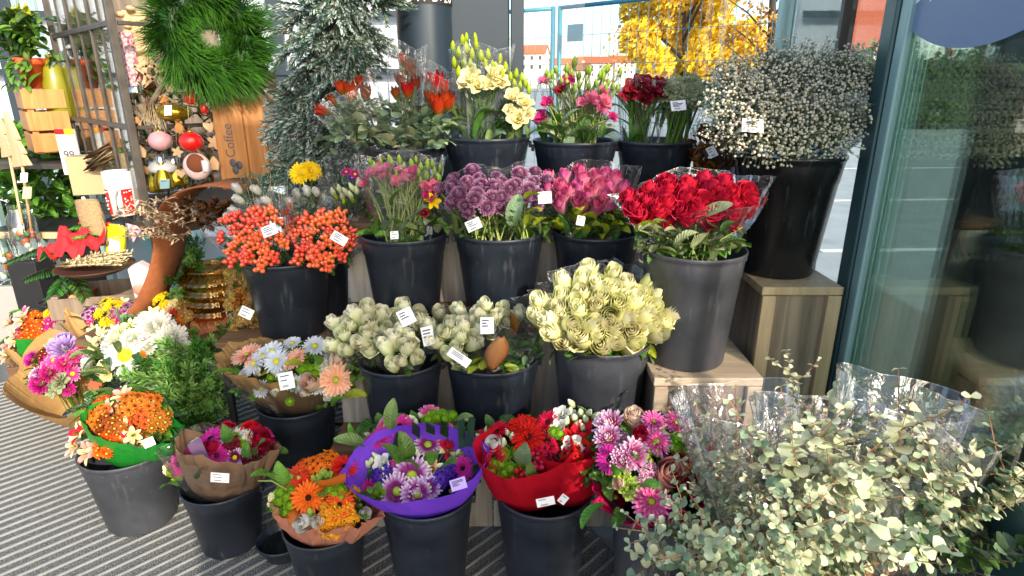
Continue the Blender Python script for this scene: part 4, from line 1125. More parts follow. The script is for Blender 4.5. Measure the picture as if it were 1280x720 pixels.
L_ += [('lisi', 'p_lisi_pink', 682, 100, 17), ('lisi', 'p_lisi_deep', 709, 101, 21), ('lisi', 'p_lisi_deep', 684, 128, 16), ('lisi', 'p_lisi_deep', 677, 146, 18), ('lisi', 'p_lisi_pink', 740, 124, 20), ('lisi', 'p_lisi_pink', 756, 126, 20), ('lisi', 'p_lisi_pink', 752, 136, 17), ('lisi', 'p_lisi_deep', 766, 146, 14), ('lisi', 'p_lisi_pink', 728, 128, 14), ('lisi', 'p_darkred', 700, 112, 15), ('lisi', 'p_lisi_pink', 755, 113, 13)]
pts = spots(b, L_, rnd, dm); stems(b, pts * 2, b.location + V((0, -.03, 0)), rnd, 'stem_pale', .0026, bow=.02, spread=.07)
leafage(b, 720, 150, 50, 28, 2.46, 60, .09, .034, ['leaf', 'leaf_grey', 'leaf_fresh', 'leaf_pale'], rnd, updir=1.0)
lf = MB()
for px, py, s in ((703, 148, .13), (694, 160, .10), (712, 160, .11), (742, 162, .10), (736, 168, .09)): leaf(lf, at(px, py + 10, 2.36), (rnd.uniform(-.8, .8), -.25, rnd.uniform(.2, 1)), s * .8, s * .38, rnd.choice(['leaf_grey', 'leaf']), rnd, -15, 'broad')
part('foliage', lf, b)
wrap(b, b.location, at(722, 98, 2.48), .07, .15, 'film', 'film_sleeve', .95, 1.08, .05, 3, .08, 7, 5, squash=.6, smooth=False, sharp=.05)
b = bunch('flower_bunch', 'bunch of drooping dark red flowers on green stalks in clear film', 'flowers', 'B4', -.4)
dm = (800, 120, 45, 50, 2.47, .3, .4)
pts = spots(b, [('lisi', 'p_darkred', *q) for q in [(795, 108, 26), (812, 107, 28), (822, 116, 24), (786, 118, 22), (806, 122, 22), (826, 104, 18), (800, 100, 18)]], rnd, dm); stems(b, pts + [p + V((rnd.uniform(-.05, .05), 0, -.02)) for p in pts * 3], b.location, rnd, 'stem', .004, bow=.02)
leafage(b, 800, 142, 30, 30, 2.5, 26, .11, .02, ['leaf', 'leaf_fresh'], rnd, updir=1.6)
wrap(b, b.location, at(805, 96, 2.48), .07, .10, 'film', 'film_sleeve', 1, 1.08, .05, 3, .08, 7, 6, squash=.6, smooth=False, sharp=.06)
b = bunch('flower_bunch', 'bunch of grey green ornamental heads on straight stalks with a pale card', 'flowers', 'B4', .45)
pts = fill(b, [('carn', 'leaf_pale', 858, 112, 34, 16, 13, 26, {})], rnd, 2.47)
stems(b, pts * 3, b.location, rnd, 'stem', .0045, spread=.05, bow=.0)
leafage(b, 852, 122, 34, 16, 2.48, 40, .06, .03, ['leaf_grey', 'leaf_pale'], rnd)
tag_card(b, 848, 132, 2.33, 19, 13, 6, lines=4)
wrap(b, b.location, at(856, 106, 2.48), .06, .11, 'film', 'film_sleeve', 1, 1.06, .05, 3, .08, 7, 8, squash=.6, smooth=False, sharp=.06)
b = bunch('leaf_bunch', 'bunch of dry copper brown leaves in film beside the gypsophila', 'dried leaves', 'B5')
leafage(b, 895, 182, 32, 26, 2.42, 170, .055, .03, ['leaf_brown', 'leaf_brown', 'p_brownrust'], rnd, bulge=.6)
stems(b, [at(895 + rnd.uniform(-22, 22), 180, 2.42) for _ in range(12)], b.location, rnd, 'twig', .002)
tag_card(b, 890, 190, 2.26, 11, 14, 25, lines=2)
wrap(b, b.location, at(896, 170, 2.4), .05, .105, 'film', 'film_sleeve', .95, 1.05, .05, 3, .08, 7, 9, smooth=False, sharp=.06)
b = bunch('flower_bunch', 'few small coral red flowers tucked before the gypsophila', 'flowers', 'B5', .5, -.2)
pts = spots(b, [('lisi', 'p_red', 908, 176, 14), ('lisi', 'p_orangered', 923, 172, 12), ('lisi', 'p_salmon', 918, 182, 12), ('lisi', 'p_salmon', 929, 184, 11)], rnd, (915, 178, 30, 30, 2.30, .3, .3)); stems(b, pts, b.location, rnd)

# gypsophila
def gyp_sprig(seed):
    r = random.Random(seed); mb = MB()
    mb.tube([(0, 0, -.16), (0, 0, .0)], .0016, 'gyp_stem', 3, cap=False)
    for i in range(36):
        a = r.uniform(0, 6.28); rr = .058 * math.sqrt(r.random()); z = r.uniform(-.015, .045) + .03 * (1 - rr / .055)
        p = V((rr * math.cos(a), rr * math.sin(a), z))
        mb.tube([(0, 0, -.03 + r.uniform(-.03, .01)), p], .0007, 'gyp_stem', 3, cap=False)
        s = r.uniform(.003, .0054); mb.ball(p, s, 'gyp', 6, 4, sz=.8)
    for i in range(10): leaf(mb, V((r.uniform(-.03, .03), r.uniform(-.03, .03), r.uniform(-.06, .02))), (r.uniform(-1, 1), r.uniform(-1, 1), .5), .028, .006, 'gyp_stem', r)
    return mb.mesh('flower_sprig')
GY = [gyp_sprig(k) for k in range(5)]
b = bunch('gypsophila_bunch', 'big cloud of white gypsophila in film on the tall plinth', 'gypsophila', 'B6'); b.location.z += .0
nk = b.location
gp = scatter(92, rnd, .6)
for i, (u, v) in enumerate(gp):
    p, d = screen_dome(987, 132, 104, 66, 2.12, u, v, .55, .5)
    if v < -.2: d.z -= .3
    M = Matrix.Translation(p - nk) @ basis(d, rnd.random() * 6).to_4x4() @ Matrix.Scale(rnd.uniform(.85, 1.2), 4)
    link('flower_sprig', GY[i % 5], b, M)
for u, v in scatter(18, rnd):
    p = at(1066 + u * 40, 104 + v * -34, 2.08); link('flower_sprig', GY[rnd.randrange(5)], b, Matrix.Translation(p - nk) @ basis((.3, -.5, .8), rnd.random() * 6).to_4x4())
mb = MB(); rr = random.Random(3)
for i in range(60):
    p, d = screen_dome(985, 140, 90, 50, 2.16, rr.uniform(-.9, .9), rr.uniform(-.9, .7), .5, .3); mb.tube([nk + V((rr.uniform(-.08, .08), rr.uniform(-.08, .08), 0)), (nk + p) / 2 + V((0, .02, .03)), p], .0014, 'gyp_stem', 3, cap=False)
for i in range(260):
    p, d = screen_dome(985, 134, 96, 58, 2.20, rr.uniform(-.95, .95), rr.uniform(-.95, .9), .55, .3)
    leaf(mb, p, (rr.uniform(-1, 1), rr.uniform(-1, 1), rr.uniform(-.2, 1)), .06, .012, rr.choice(['gyp_stem', 'leaf_grey']), rr)
part('stems', mb, b)
tag_card(b, 941, 157, 1.93, 27, 17, -4, 20, lines=4)
wrap(b, nk + V((0, 0, .02)), at(1012, 98, 2.16), .12, .33, 'film', 'film_sleeve', .62, 1.05, .10, 5, .10, 9, 12, smooth=False, sharp=.07, squash=.75)

# ================================================================== third step
berry_dm = (359, 292, 84, 46, 2.02, .7, .4)
for label, dx, cx, cy, rx, n, tg, seed in (('left bunch of coral hypericum berries with a tilted white card', -.4, 318, 298, 46, 30, (337, 288, 19, 14, 22), 21), ('right bunch of coral hypericum berries with a card at its right edge', .45, 402, 300, 44, 30, (424, 298, 21, 12, -30), 22)):
    rnd = random.Random(seed); b = bunch('hypericum_bunch', label, 'hypericum', 'H1', dx)
    pts = fill(b, [('berries', 'berry', cx, cy, rx, 38, n - 5, 24, dict(n=9))], rnd, 2.3, .7, .45)
    stems(b, pts, b.location, rnd, 'stem', .0022)
    leafage(b, cx, cy, rx, 34, 2.295, 26, .05, .02, ['leaf_fresh', 'leaf', 'leaf_rose'], rnd)
    leafage(b, cx, cy + 16, rx, 26, 2.33, 30, .07, .04, ['leaf_grey', 'leaf', 'leaf_dark'], rnd, kind='broad')
    leafage(b, cx - 4, 320, rx * .85, 10, 2.28, 12, .085, .05, ['leaf_grey'], rnd, kind='broad', updir=.2)
    tag_card(b, tg[0], tg[1], 2.13, tg[2], tg[3], tg[4], lines=3)
    t = at(cx + dx * 10, cy - 12, 2.3); wrap(b, b.location, t, .06, (rx + 8) * mpp(t), 'film', 'film_sleeve', .95, 1.25, .10, 4, .10, 9, seed, smooth=False, sharp=.06, squash=.7)
rnd = random.Random(23)
b = bunch('rose_bunch', 'few small white roses with pine sprigs behind the left coral berries', 'roses', 'H1', -.2, .5)
pts = spots(b, [('rose', 'p_white', x, y, 15, BR, (-.4, -.6, .7)) for x, y in ((297, 236), (299, 250), (293, 264), (287, 272), (321, 238), (334, 252))], rnd, (320, 250, 60, 60, 2.48, .3, .3)); stems(b, pts, b.location, rnd)
mb = MB()
for i in range(420):
    p = at(rnd.uniform(300, 352), rnd.uniform(222, 262), 2.48 + rnd.uniform(-.05, .05)); leaf(mb, p, (rnd.uniform(-1, 1), rnd.uniform(-.6, .2), rnd.uniform(-.2, 1)), .05, .003, rnd.choice(['needle_dark', 'needle_blue']), rnd)
part('pine_needles', mb, b)
mb = MB()
for i in range(14): p = at(rnd.uniform(315, 362), 268, 2.43); mb.tube([p, p + V((rnd.uniform(-.05, .05), 0, rnd.uniform(.08, .17)))], .0012, 'wheat', 3, cap=False)
part('stems', mb, b)
b = bunch('gerbera_bunch', 'bright yellow gerbera pair standing above the white ranunculus', 'gerberas', 'H2', -.3, .2)
pts = spots(b, [('gerbera', 'p_yellow', 376, 217, 31, dict(cm='c_gold'), (-.1, -.85, .5)), ('gerbera', 'p_yellow', 389, 214, 29, dict(cm='c_gold'), (.5, -.6, .6))], rnd, (380, 220, 40, 40, 2.58, .2, .2)); stems(b, pts, b.location, rnd, 'stem', .004)
b = bunch('ranunculus_bunch', 'three round white ranunculus blooms over grey leaves', 'ranunculus', 'H2', .1, -.1)
pts = spots(b, [('rose', 'p_white', x, y, 14, BR, (0, -.6, .8)) for x, y in ((371, 243), (384, 239), (396, 241), (362, 254))], rnd, (385, 245, 40, 40, 2.52, .2, .2)); stems(b, pts, b.location, rnd)
leafage(b, 388, 258, 34, 18, 2.53, 34, .06, .03, ['leaf_grey', 'euca_dark'], rnd)
b = bunch('freesia_bunch', 'white and green freesia bunch with a purple tip beside the film wrapped lisianthus', 'freesias', 'H2', .8, -.2)
pts = spots(b, [('bud', 'bud_white', x, y, 15, {}, (rnd.uniform(-.5, .3), -.4, .9)) for x, y in ((416, 240), (424, 236), (432, 240), (440, 234), (446, 238), (428, 246), (438, 244), (448, 228))] + [('daisy', 'p_magenta', 433, 215, 14), ('daisy', 'p_magenta', 444, 218, 15), ('daisy', 'p_violet', 440, 222, 11)] + [('bud', 'bud_lime', x, y, 12, {}, (0, -.5, .8)) for x, y in ((420, 246), (430, 252), (441, 250))], rnd, (435, 240, 40, 40, 2.5, .2, .2)); stems(b, pts, b.location, rnd)
leafage(b, 436, 262, 26, 26, 2.5, 36, .08, .02, ['leaf', 'leaf_grey'], rnd, updir=1)
wrap(b, b.location, at(432, 218, 2.5), .05, .11, 'film', 'film_sleeve', .9, 1.15, .1, 3, .1, 7, 23, smooth=False, sharp=.06, squash=.6)

rnd = random.Random(31)
b = bunch('lisianthus_bunch', 'pink lisianthus bunch in a square topped film sleeve with one yellow lily', 'lisianthus', 'R3b')
dm = (503, 245, 58, 55, 2.2, .3, .4)
L_ = [('lisi', 'p_lisi_pink', *q) for q in [(472, 213, 22), (484, 210, 20), (457, 228, 17), (497, 226, 18), (512, 219, 20), (532, 234, 18), (543, 233, 18), (463, 216, 16), (480, 220, 16), (500, 212, 14)]] + [('lisi', 'p_lisi_deep', 517, 214, 15), ('lisi', 'p_lisi_deep', 535, 246, 15), ('lisi', 'p_darkred', 530, 266, 12)]
L_ += [('bud', 'bud_green', x, y, rnd.uniform(12, 17), {}, UP) for x, y in [(463, 202), (468, 207), (490, 204), (499, 200), (505, 208), (520, 200), (526, 208), (534, 206), (543, 214), (548, 222), (487, 200), (476, 202), (514, 204), (523, 216), (540, 205), (551, 212), (526, 226), (496, 218), (533, 220)]]
L_ += [('alstro', 'p_yellow', 541, 251, 22, dict(c2='p_yellow'), (.5, -.7, .3))]
pts = spots(b, L_, rnd, dm); stems(b, pts * 2, b.location + V((0, -.03, 0)), rnd, 'stem_pale', .0026, bow=.02, spread=.07)
leafage(b, 503, 268, 48, 34, 2.22, 70, .09, .034, ['leaf', 'leaf_grey', 'leaf_fresh', 'leaf_pale'], rnd, updir=1)
lf = MB()
for px, py, s, mt in ((480, 282, .13, 'leaf_grey'), (470, 286, .11, 'leaf'), (505, 290, .13, 'leaf_grey'), (494, 282, .12, 'leaf_rose'), (515, 270, .12, 'leaf_grey'), (465, 268, .1, 'leaf'), (490, 250, .11, 'leaf'), (530, 290, .1, 'leaf_dark')): leaf(lf, at(px, py + 6, 2.1), (rnd.uniform(-.8, .8), -.3, rnd.uniform(.2, 1)), s * .85, s * .38, mt, rnd, -15, 'broad')
part('foliage', lf, b)
tag_card(b, 493, 294, 2.06, 10, 10, 4, lines=2)
wrap(b, b.location, at(500, 200, 2.22), .10, .155, 'film', 'film_sleeve', 1, 1.05, .05, 4, .06, 6, 31, smooth=False, sharp=.05, squash=.62)
rnd = random.Random(32)
for label, dx, cx, cy, rx, ry, n, tg, pm in (('mauve pompon chrysanthemum bunch at the left with a tilted card below', -.3, 592, 245, 46, 33, 20, (592, 281, 19, 14, 24), 'p_mauve'), ('mauve pompon chrysanthemum bunch at the right with yellow leaves and a card', .35, 655, 240, 36, 32, 13, (681, 247, 17, 15, 4), 'p_mauve')):
    b = bunch('chrysanthemum_bunch', label, 'chrysanthemums', 'R3c', dx)
    pts = fill(b, [('mum', pm, cx, cy - 4, rx, ry - 6, n, 25, dict(n=80, W=.13, rc=.2, Lout=.28, core='p_mauve'))], rnd, 2.18)
    stems(b, pts * 2, b.location + V((0, -.05, 0)), rnd, 'stem_pale', .0028, spread=.06)
    leafage(b, cx + 4, 276, rx * .88, 20, 2.18, 52, .075, .038, ['leaf', 'leaf_fresh', 'leaf_rose'], rnd, kind='broad', updir=.8)
    lf = MB()
    if dx > 0:
        for px, py, s in ((662, 240, .085), (662, 272, .09), (674, 274, .07), (666, 258, .07)): leaf(lf, at(px - 6, py + 8, 2.04), (.6, -.3, .7), s * .9, s * .55, 'leaf_lime', rnd, -25, 'broad')
        leaf(lf, at(640, 282, 2.06), (.1, -.2, 1), .13, .07, 'leaf_grey', rnd, -10, 'broad')
    for i in range(5): leaf(lf, at(cx + rnd.uniform(-25, 25), 292, 2.1), (rnd.uniform(-1, 1), -.4, .8), .12, .02, 'leaf_rose', rnd)
    part('foliage', lf, b)
    tag_card(b, tg[0], tg[1], 2.02, tg[2], tg[3], tg[4], lines=3)
    t = at(cx, cy - 10, 2.2); wrap(b, b.location, t, .08, (rx + 8) * mpp(t), 'film', 'film_sleeve', .95, 1.22, .07, 4, .07, 7, int(cx), smooth=False, sharp=.05, squash=.65)
rnd = random.Random(33)
b = bunch('rose_bunch', 'pink rose bunch with lime leaves between mauve pompons and red roses', 'roses', 'R3d')
pts = fill(b, [('rose', 'p_pinkrose', 732, 238, 54, 25, 26, 25, BP)], rnd, 2.2)
stems(b, pts, b.location, rnd, 'stem', .003)
leafage(b, 740, 270, 48, 26, 2.18, 90, .075, .042, ['leaf_lime', 'leaf_rose', 'leaf', 'leaf_lime'], rnd, kind='broad', updir=.8)
lf = MB()
for px, py, s, mt in ((722, 262, .13, 'leaf_lime'), (735, 285, .12, 'leaf_lime'), (706, 285, .12, 'leaf'), (757, 285, .12, 'leaf_lime'), (715, 290, .1, 'leaf_rose'), (745, 268, .1, 'leaf_lime')): leaf(lf, at(px, py + 6, 2.06), (rnd.uniform(-1, 1), -.35, rnd.uniform(0, .9)), s * .85, s * .42, mt, rnd, -20, 'broad')
part('foliage', lf, b)
tag_card(b, 726, 276, 2.02, 10, 12, -12, lines=2)
t = at(735, 230, 2.2); wrap(b, b.location, t, .09, 62 * mpp(t), 'film', 'film_sleeve', .95, 1.15, .07, 4, .07, 7, 33, smooth=False, sharp=.05, squash=.65)
rnd = random.Random(34)
b = bunch('rose_bunch', 'red rose bunch with large dull green leaves above the low plinth', 'roses', 'R3e')
pts = fill(b, [('rose', 'p_rosered', 866, 250, 88, 28, 34, 28, OR)], rnd, 1.9, .75, .45)
stems(b, pts, b.location, rnd, 'stem', .003)
leafage(b, 866, 292, 68, 30, 1.90, 150, .075, .042, ['leaf_rose', 'leaf', 'leaf_pale', 'leaf_fresh'], rnd, kind='broad', updir=.5, bulge=.5)
stems(b, [p - V((0, 0, .05)) for p in pts], b.location + V((0, -.06, 0)), rnd, 'stem_pale', .003, spread=.06)
lf = MB()
for px, py, s, mt in ((876, 262, .125, 'leaf_pale'), (820, 280, .11, 'leaf_pale'), (844, 300, .11, 'leaf_pale'), (850, 282, .09, 'leaf_pale'), (795, 280, .11, 'leaf_lime'), (815, 305, .10, 'leaf_rose'), (905, 285, .11, 'leaf_rose'), (920, 268, .09, 'leaf'), (900, 300, .1, 'leaf'), (835, 268, .08, 'leaf_rose'), (865, 300, .09, 'leaf_pale'), (925, 300, .11, 'leaf_rose')): leaf(lf, at(px, py + 10, 1.78), (rnd.uniform(-.9, .9), -.35, rnd.uniform(.1, 1)), s * .88, s * .42, mt, rnd, -18, 'broad')
part('foliage', lf, b)
t = at(866, 242, 1.9); wrap(b, b.location, t, .10, 94 * mpp(t), 'film', 'film_sleeve', .92, 1.12, .07, 4, .07, 7, 34, smooth=False, sharp=.05, squash=.62)

# ================================================================== second step: cream roses
rnd = random.Random(41)
def roses(label, key, dx, cx, cy, rx, ry, n, s, Y, pm, tags, filmr, br=BC, dy=0., fmat='film', seed=1):
    b = bunch('rose_bunch', label, 'roses', key, dx, dy)
    op = dict(layers=OPEN_ROSE, outer=br['outer'], tall=1.05)
    pts = fill(b, [('rose', pm, cx, cy, rx, ry, int(n * .95) + 1, s * 1.04, br), ('rose', pm, cx + 3, cy + 1, rx * .96, ry * .96, int(n * .34), s * .92, op)], rnd, Y, .8, .55)
    stems(b, pts, b.location, rnd, 'stem', .003)
    leafage(b, cx, cy + ry * .8, rx * .9, ry * .6, Y, int(n * 1.2), .07, .04, ['leaf_rose', 'leaf', 'leaf_grey'], rnd, kind='broad', updir=.3)
    for tg in tags: tag_card(b, *tg[:2], Y - .20, *tg[2:], lines=3, pitch=40, bar=False)
    t = at(cx, cy - ry * .1, Y); wrap(b, b.location, t, .06, filmr * mpp(t), fmat, 'film_sleeve', .9, 1.2, .08, 4, .07, 8, seed, smooth=False, sharp=.05, squash=.72)
    return b
roses('left cream rose bunch beside the peach gerberas', 'R2a', -.5, 450, 414, 42, 31, 14, 27, 1.97, 'p_cream', [], 46, seed=41)
roses('small cream rose bunch low at the front of the second step', 'R2a', .1, 503, 433, 27, 26, 8, 25, 1.88, 'p_cream', [], 30, dy=-.4, seed=42)
roses('cream rose bunch at the back with two white hang tags', 'R2a', .3, 512, 398, 42, 18, 10, 26, 2.10, 'p_cream', [(508, 396, 19, 22, 28), (535, 420, 15, 25, 14)], 46, dy=.4, seed=43)
roses('cream rose bunch with a slanted white card beside the wooden leaf', 'R2b', -.4, 570, 420, 34, 26, 10, 27, 1.96, 'p_cream', [(574, 447, 31, 12, -35)], 38, seed=44)
roses('cream rose bunch behind the wooden leaf with an upright hang tag', 'R2b', .1, 615, 394, 46, 17, 10, 26, 2.08, 'p_cream', [(609, 407, 17, 22, 2)], 50, dy=.4, seed=45)
big = roses('big sunlit cream rose bunch in a wide film collar', 'R2c', 0, 754, 388, 88, 48, 44, 33, 1.9, 'p_lime_rose', [], 100, fmat='film_soft', seed=46, br=BL)
leafage(big, 762, 432, 60, 12, 1.84, 26, .07, .045, ['leaf_fresh', 'leaf', 'leaf_lime'], rnd, kind='broad', updir=.3)
b = bunch('leaf_bunch', 'dark green leaf bunch with one curled brown wooden leaf in film', 'foliage', 'R2b', .45, -.2)
leafage(b, 650, 440, 26, 22, 1.92, 34, .07, .035, ['leaf', 'leaf_dark', 'leaf_grey'], rnd, kind='broad', updir=.8)
leafage(b, 612, 458, 40, 8, 1.88, 30, .05, .03, ['leaf', 'leaf_lime', 'leaf_rose'], rnd, kind='broad', updir=.3)
lf = MB(); rows = []
c = at(621, 443, 1.80); m_ = mpp(c)
for i in range(9):
    t = i / 8; w = math.sin(PI * min(1, .12 + .8 * t)) * 15 * m_; z = (t - .5) * 44 * m_
    rows.append([c + V((w * u + (t - .5) * 12 * m_, .02 * (u * u), z)) for u in (-1, -.6, 0, .6, 1)])
lf.grid(rows, 'leaf_wood'); o = part('wooden_leaf', lf, b); sm = o.modifiers.new('s', 'SOLIDIFY'); sm.thickness = .004
lf = MB(); leaf(lf, at(640, 420, 1.95), (.1, -.2, 1), .10, .045, 'leaf_brown', rnd, -10, 'broad'); part('dry_leaf', lf, b)
wrap(b, b.location, at(652, 402, 1.94), .05, .10, 'film', 'film_sleeve', .9, 1.15, .1, 3, .1, 7, 47, smooth=False, sharp=.06, squash=.6)

# ================================================================== bouquets in the front buckets
def bouquet(label, key, dm, sp, seed, name='bouquet', dx=0., dy=0., fl_=22, lv=(24, .07, .035, ('leaf', 'leaf_dark', 'leaf_fresh')), kind='oval'):
    rnd = random.Random(seed); b = bunch(name, label, 'bouquet', key, dx, dy)
    pts = spots(b, [(*q[:4], q[4] * 1.2, *q[5:]) for q in sp], rnd, dm); stems(b, pts, b.location, rnd, 'stem', .003)
    for k, (u, v) in enumerate(scatter(fl_, rnd, .5)):
        q = rnd.choice(sp); p, d = screen_dome(dm[0], dm[1], dm[2] * .9, dm[3] * .9, dm[4] + .03, u, v, dm[5], dm[6])
        if q[0] in ('rose', 'gerbera', 'thistle'): q = rnd.choice(sp)
        put_head(b, q[0], q[1], p, d, min(q[4], 24) * mpp(p), rnd, **(q[5] if len(q) > 5 else {}))
    leafage(b, dm[0], dm[1] + 2, dm[2] * .98, dm[3] * .98, dm[4] + .015, int(lv[0] * 2.2), lv[1], lv[2], lv[3], rnd, lean=dm[5], bulge=dm[6] * .88, kind=kind, vmin=-.45)
    return b, rnd
BUTTON = ('button', 'p_green')
def btn(*qs, s=14): return [('button', 'p_green', x, y, s) for x, y in qs]
def buds(*qs, pm='bud_white', s=13): return [('bud', pm, x, y, s, {}, (random.Random(x * 3 + y).uniform(-.6, .6), -.4, 1)) for x, y in qs]

# peach gerbera, kraft-gold wrap
dm = (365, 468, 78, 44, 2.07, .75, .38)
b, rnd = bouquet('peach gerbera and white daisy bouquet in shiny gold brown paper', 'F4', dm, [
 ('gerbera', 'p_peach', 420, 475, 39, dict(cm='c_lime'), (.25, -.8, .55)), ('gerbera', 'p_peach', 310, 445, 36, dict(cm='c_lime'), (-.2, -.35, .95)), ('gerbera', 'p_peach', 369, 450, 30, dict(cm='c_lime'), (-.4, -.5, .8)),
 ('daisy', 'p_whitedaisy', 318, 455, 27), ('daisy', 'p_whitedaisy', 340, 440, 27), ('daisy', 'p_whitedaisy', 346, 452, 28), ('daisy', 'p_whitedaisy', 328, 446, 24), ('daisy', 'p_whitedaisy', 394, 433, 26),
 ('rose', 'p_blush', 388, 480, 28, BR, (0, -.8, .6)), ('rose', 'p_blush', 420, 450, 24, BR)] + btn((378, 462), (388, 462), (396, 460), (384, 468), (394, 468), s=13) + [('cluster', 'p_white', 402, 455, 18), ('cluster', 'p_white', 406, 463, 15)], 51, lv=(40, .075, .034, ('leaf', 'leaf_fresh', 'leaf_lime')))
lf = MB()
for px, py, dx_, s in ((382, 452, -.2, .10), (398, 448, .2, .10), (440, 470, .5, .10), (430, 488, .9, .10), (416, 500, .7, .1), (400, 504, .3, .09), (296, 460, -.9, .09), (440, 455, .5, .08)): leaf(lf, at(px, py + 8, 1.95), (dx_, -.5, .6), s, s * .38, rnd.choice(['leaf_fresh', 'leaf_lime']), rnd, -20)
part('foliage', lf, b)
sheet(b, b.location, 356, 448, 2.08, 82, 'kraft_gold', tilt=-.16, power=.6, front=.95, back=.9, jag=.05, corners=3, amp=.08, folds=13, seed=51, squash=.5, r0=.07)
sheet(b, b.location - V((0, .01, .01)), 356, 452, 2.07, 88, 'film', name='film_sleeve', tilt=-.1, power=.6, front=.98, back=.9, jag=.05, corners=3, amp=.08, folds=13, seed=52, squash=.5, r0=.08, smooth=False, sharp=.03)
tag_card(b, 358, 476, 1.81, 19, 21, 12, lines=2, pitch=20)
# orange gerbera in salmon paper
dm = (402, 622, 66, 48, 1.57, .75, .38)
b, rnd = bouquet('orange gerbera bouquet with green buttons in crumpled salmon paper', 'F5', dm, [
 ('gerbera', 'p_orange', 386, 622, 37, {}, (0, -.8, .6)), ('gerbera', 'p_orangered', 376, 609, 32, {}, (-.3, -.5, .8)), ('gerbera', 'p_orangered', 424, 632, 34, {}, (.1, -.5, .9)), ('gerbera', 'p_orangered', 376, 592, 30, {}, (-.3, -.3, 1)), ('gerbera', 'p_orangered', 430, 584, 30, {}, (.4, -.3, 1)),
 ('cluster', 'p_gold', 414, 646, 34, dict(cm='c_gold')), ('cluster', 'p_gold', 432, 646, 30, dict(cm='c_gold')), ('cluster', 'p_gold', 414, 661, 26, dict(cm='c_gold')), ('cluster', 'p_orange', 396, 583, 34, dict(cm='c_brown')), ('cluster', 'p_orange', 412, 578, 32, dict(cm='c_brown')), ('cluster', 'p_orange', 380, 586, 24, dict(cm='c_brown')),
 ('rose', 'p_white', 381, 652, 25, BR), ('rose', 'p_white', 400, 650, 20, BR), ('rose', 'p_white', 455, 642, 18, BR), ('lisi', 'p_paleyellow', 345, 624, 18), ('carn', 'bud_green', 404, 600, 24)]
 + btn((352, 616), (350, 628), (360, 622), (364, 632), (350, 640), (358, 642), (346, 632), (366, 614), s=19) + btn((418, 618), (426, 612), (412, 612), (426, 622), s=15) + buds((392, 600), (366, 598), (376, 600), (388, 640), (394, 655), pm='bud_green', s=17), 52)
lf = MB()
for px, py, dx_, dz, s in ((348, 600, -.5, .9, .10), (360, 596, -.2, 1, .08), (402, 614, .2, .6, .06), (443, 636, .5, .5, .06), (392, 646, -.1, .8, .06)): leaf(lf, at(px, py + 8, 1.50), (dx_, -.3, dz), s, s * .5, 'leaf_fresh', rnd, -25)
lf.tube([at(358, 612, 1.5), at(340, 601, 1.49), at(322, 601, 1.48)], .0025, 'stem_pale', 5)
part('foliage', lf, b)
for px, py, s in ((352, 654, .06), (346, 646, .05), (366, 662, .05), (420, 604, .05)):
    pass
ow = MB(); rows = []
for i in range(7):
    t = i / 6
    rows.append([at(346 + 34 * t + 3 * u, 652 - 13 * t + 7 * u + 4 * math.sin(t * 7), 1.53 - .06 * math.sin(t * 3) + .04 * u * math.cos(t * 5)) for u in (-1, -.4, .2, 1)])
ow.grid(rows, 'orange_paper'); part('tissue_paper', ow, b)
ow = MB(); rows = []
for i in range(7):
    t = i / 6
    rows.append([at(398 + 34 * t, 606 - 7 * t + 6 * u + 2 * math.sin(t * 5), 1.52 + .03 * u) for u in (-1, 0, 1)])
ow.grid(rows, 'orange_paper'); part('tissue_paper', ow, b)
sheet(b, b.location, 412, 616, 1.54, 72, 'salmon_paper', tilt=.12, front=.92, back=.85, jag=.13, corners=5, amp=.10, folds=13, seed=53, squash=.66, r0=.07, power=.5)
# magenta gerbera in brown paper (left)
dm = (284, 568, 62, 34, 1.86, .7, .34)
b, rnd = bouquet('magenta gerbera bouquet in plain brown paper with a white label', 'F3', dm, [
 ('gerbera', 'p_hotpink', 226, 580, 29, {}, (-.3, -.85, .5)), ('gerbera', 'p_hotpink', 272, 570, 31, dict(cm='c_brown'), (-.2, -.6, .8)), ('gerbera', 'p_hotpink', 264, 549, 30, {}, (-.2, -.3, 1)), ('gerbera', 'p_magenta', 240, 568, 22), ('rose', 'p_rosered', 267, 560, 22, BR), ('rose', 'p_rosered', 322, 548, 26, OR), ('rose', 'p_rosered', 334, 560, 22, OR), ('rose', 'p_red', 314, 540, 22, OR),
 ('daisy', 'p_purplewhite', 294, 572, 22, dict(cm='c_yellow')), ('daisy', 'p_darkred', 293, 572, 17, dict(cm='c_yellow')), ('cluster', 'p_darkred', 292, 558, 24, dict(cm='c_dark')), ('cluster', 'p_darkred', 308, 572, 18, dict(cm='c_dark')), ('cluster', 'p_white', 308, 546, 24), ('cluster', 'p_white', 300, 540, 16), ('cluster', 'p_white', 243, 556, 16), ('daisy', 'p_magenta', 330, 546, 20)]
 + btn((300, 550), (294, 546), (306, 556), (232, 562), (226, 566), (214, 590), s=13) + [('bud', 'bud_lime', 222, 598, 14), ('lisi', 'p_paleyellow', 210, 585, 14)], 53)
lf = MB()
for px, py, dx_, dz, s in ((286, 545, 0, 1, .08), (312, 564, .2, 1, .08), (320, 560, .4, 1, .09), (248, 590, .3, .6, .07), (222, 600, -.2, .3, .07)): leaf(lf, at(px, py + 8, 1.72), (dx_, -.3, dz), s, s * .45, rnd.choice(['leaf_fresh', 'leaf']), rnd, -25)
part('foliage', lf, b)
ow = MB(); rows = []
for i in range(6):
    t = i / 5; rows.append([at(240 + 16 * t + 6 * u, 570 - 10 * t + 14 * u, 1.74 + .02 * u * t) for u in (-1, 0, 1)])
ow.grid(rows, 'lilac_paper'); part('tissue_paper', ow, b)
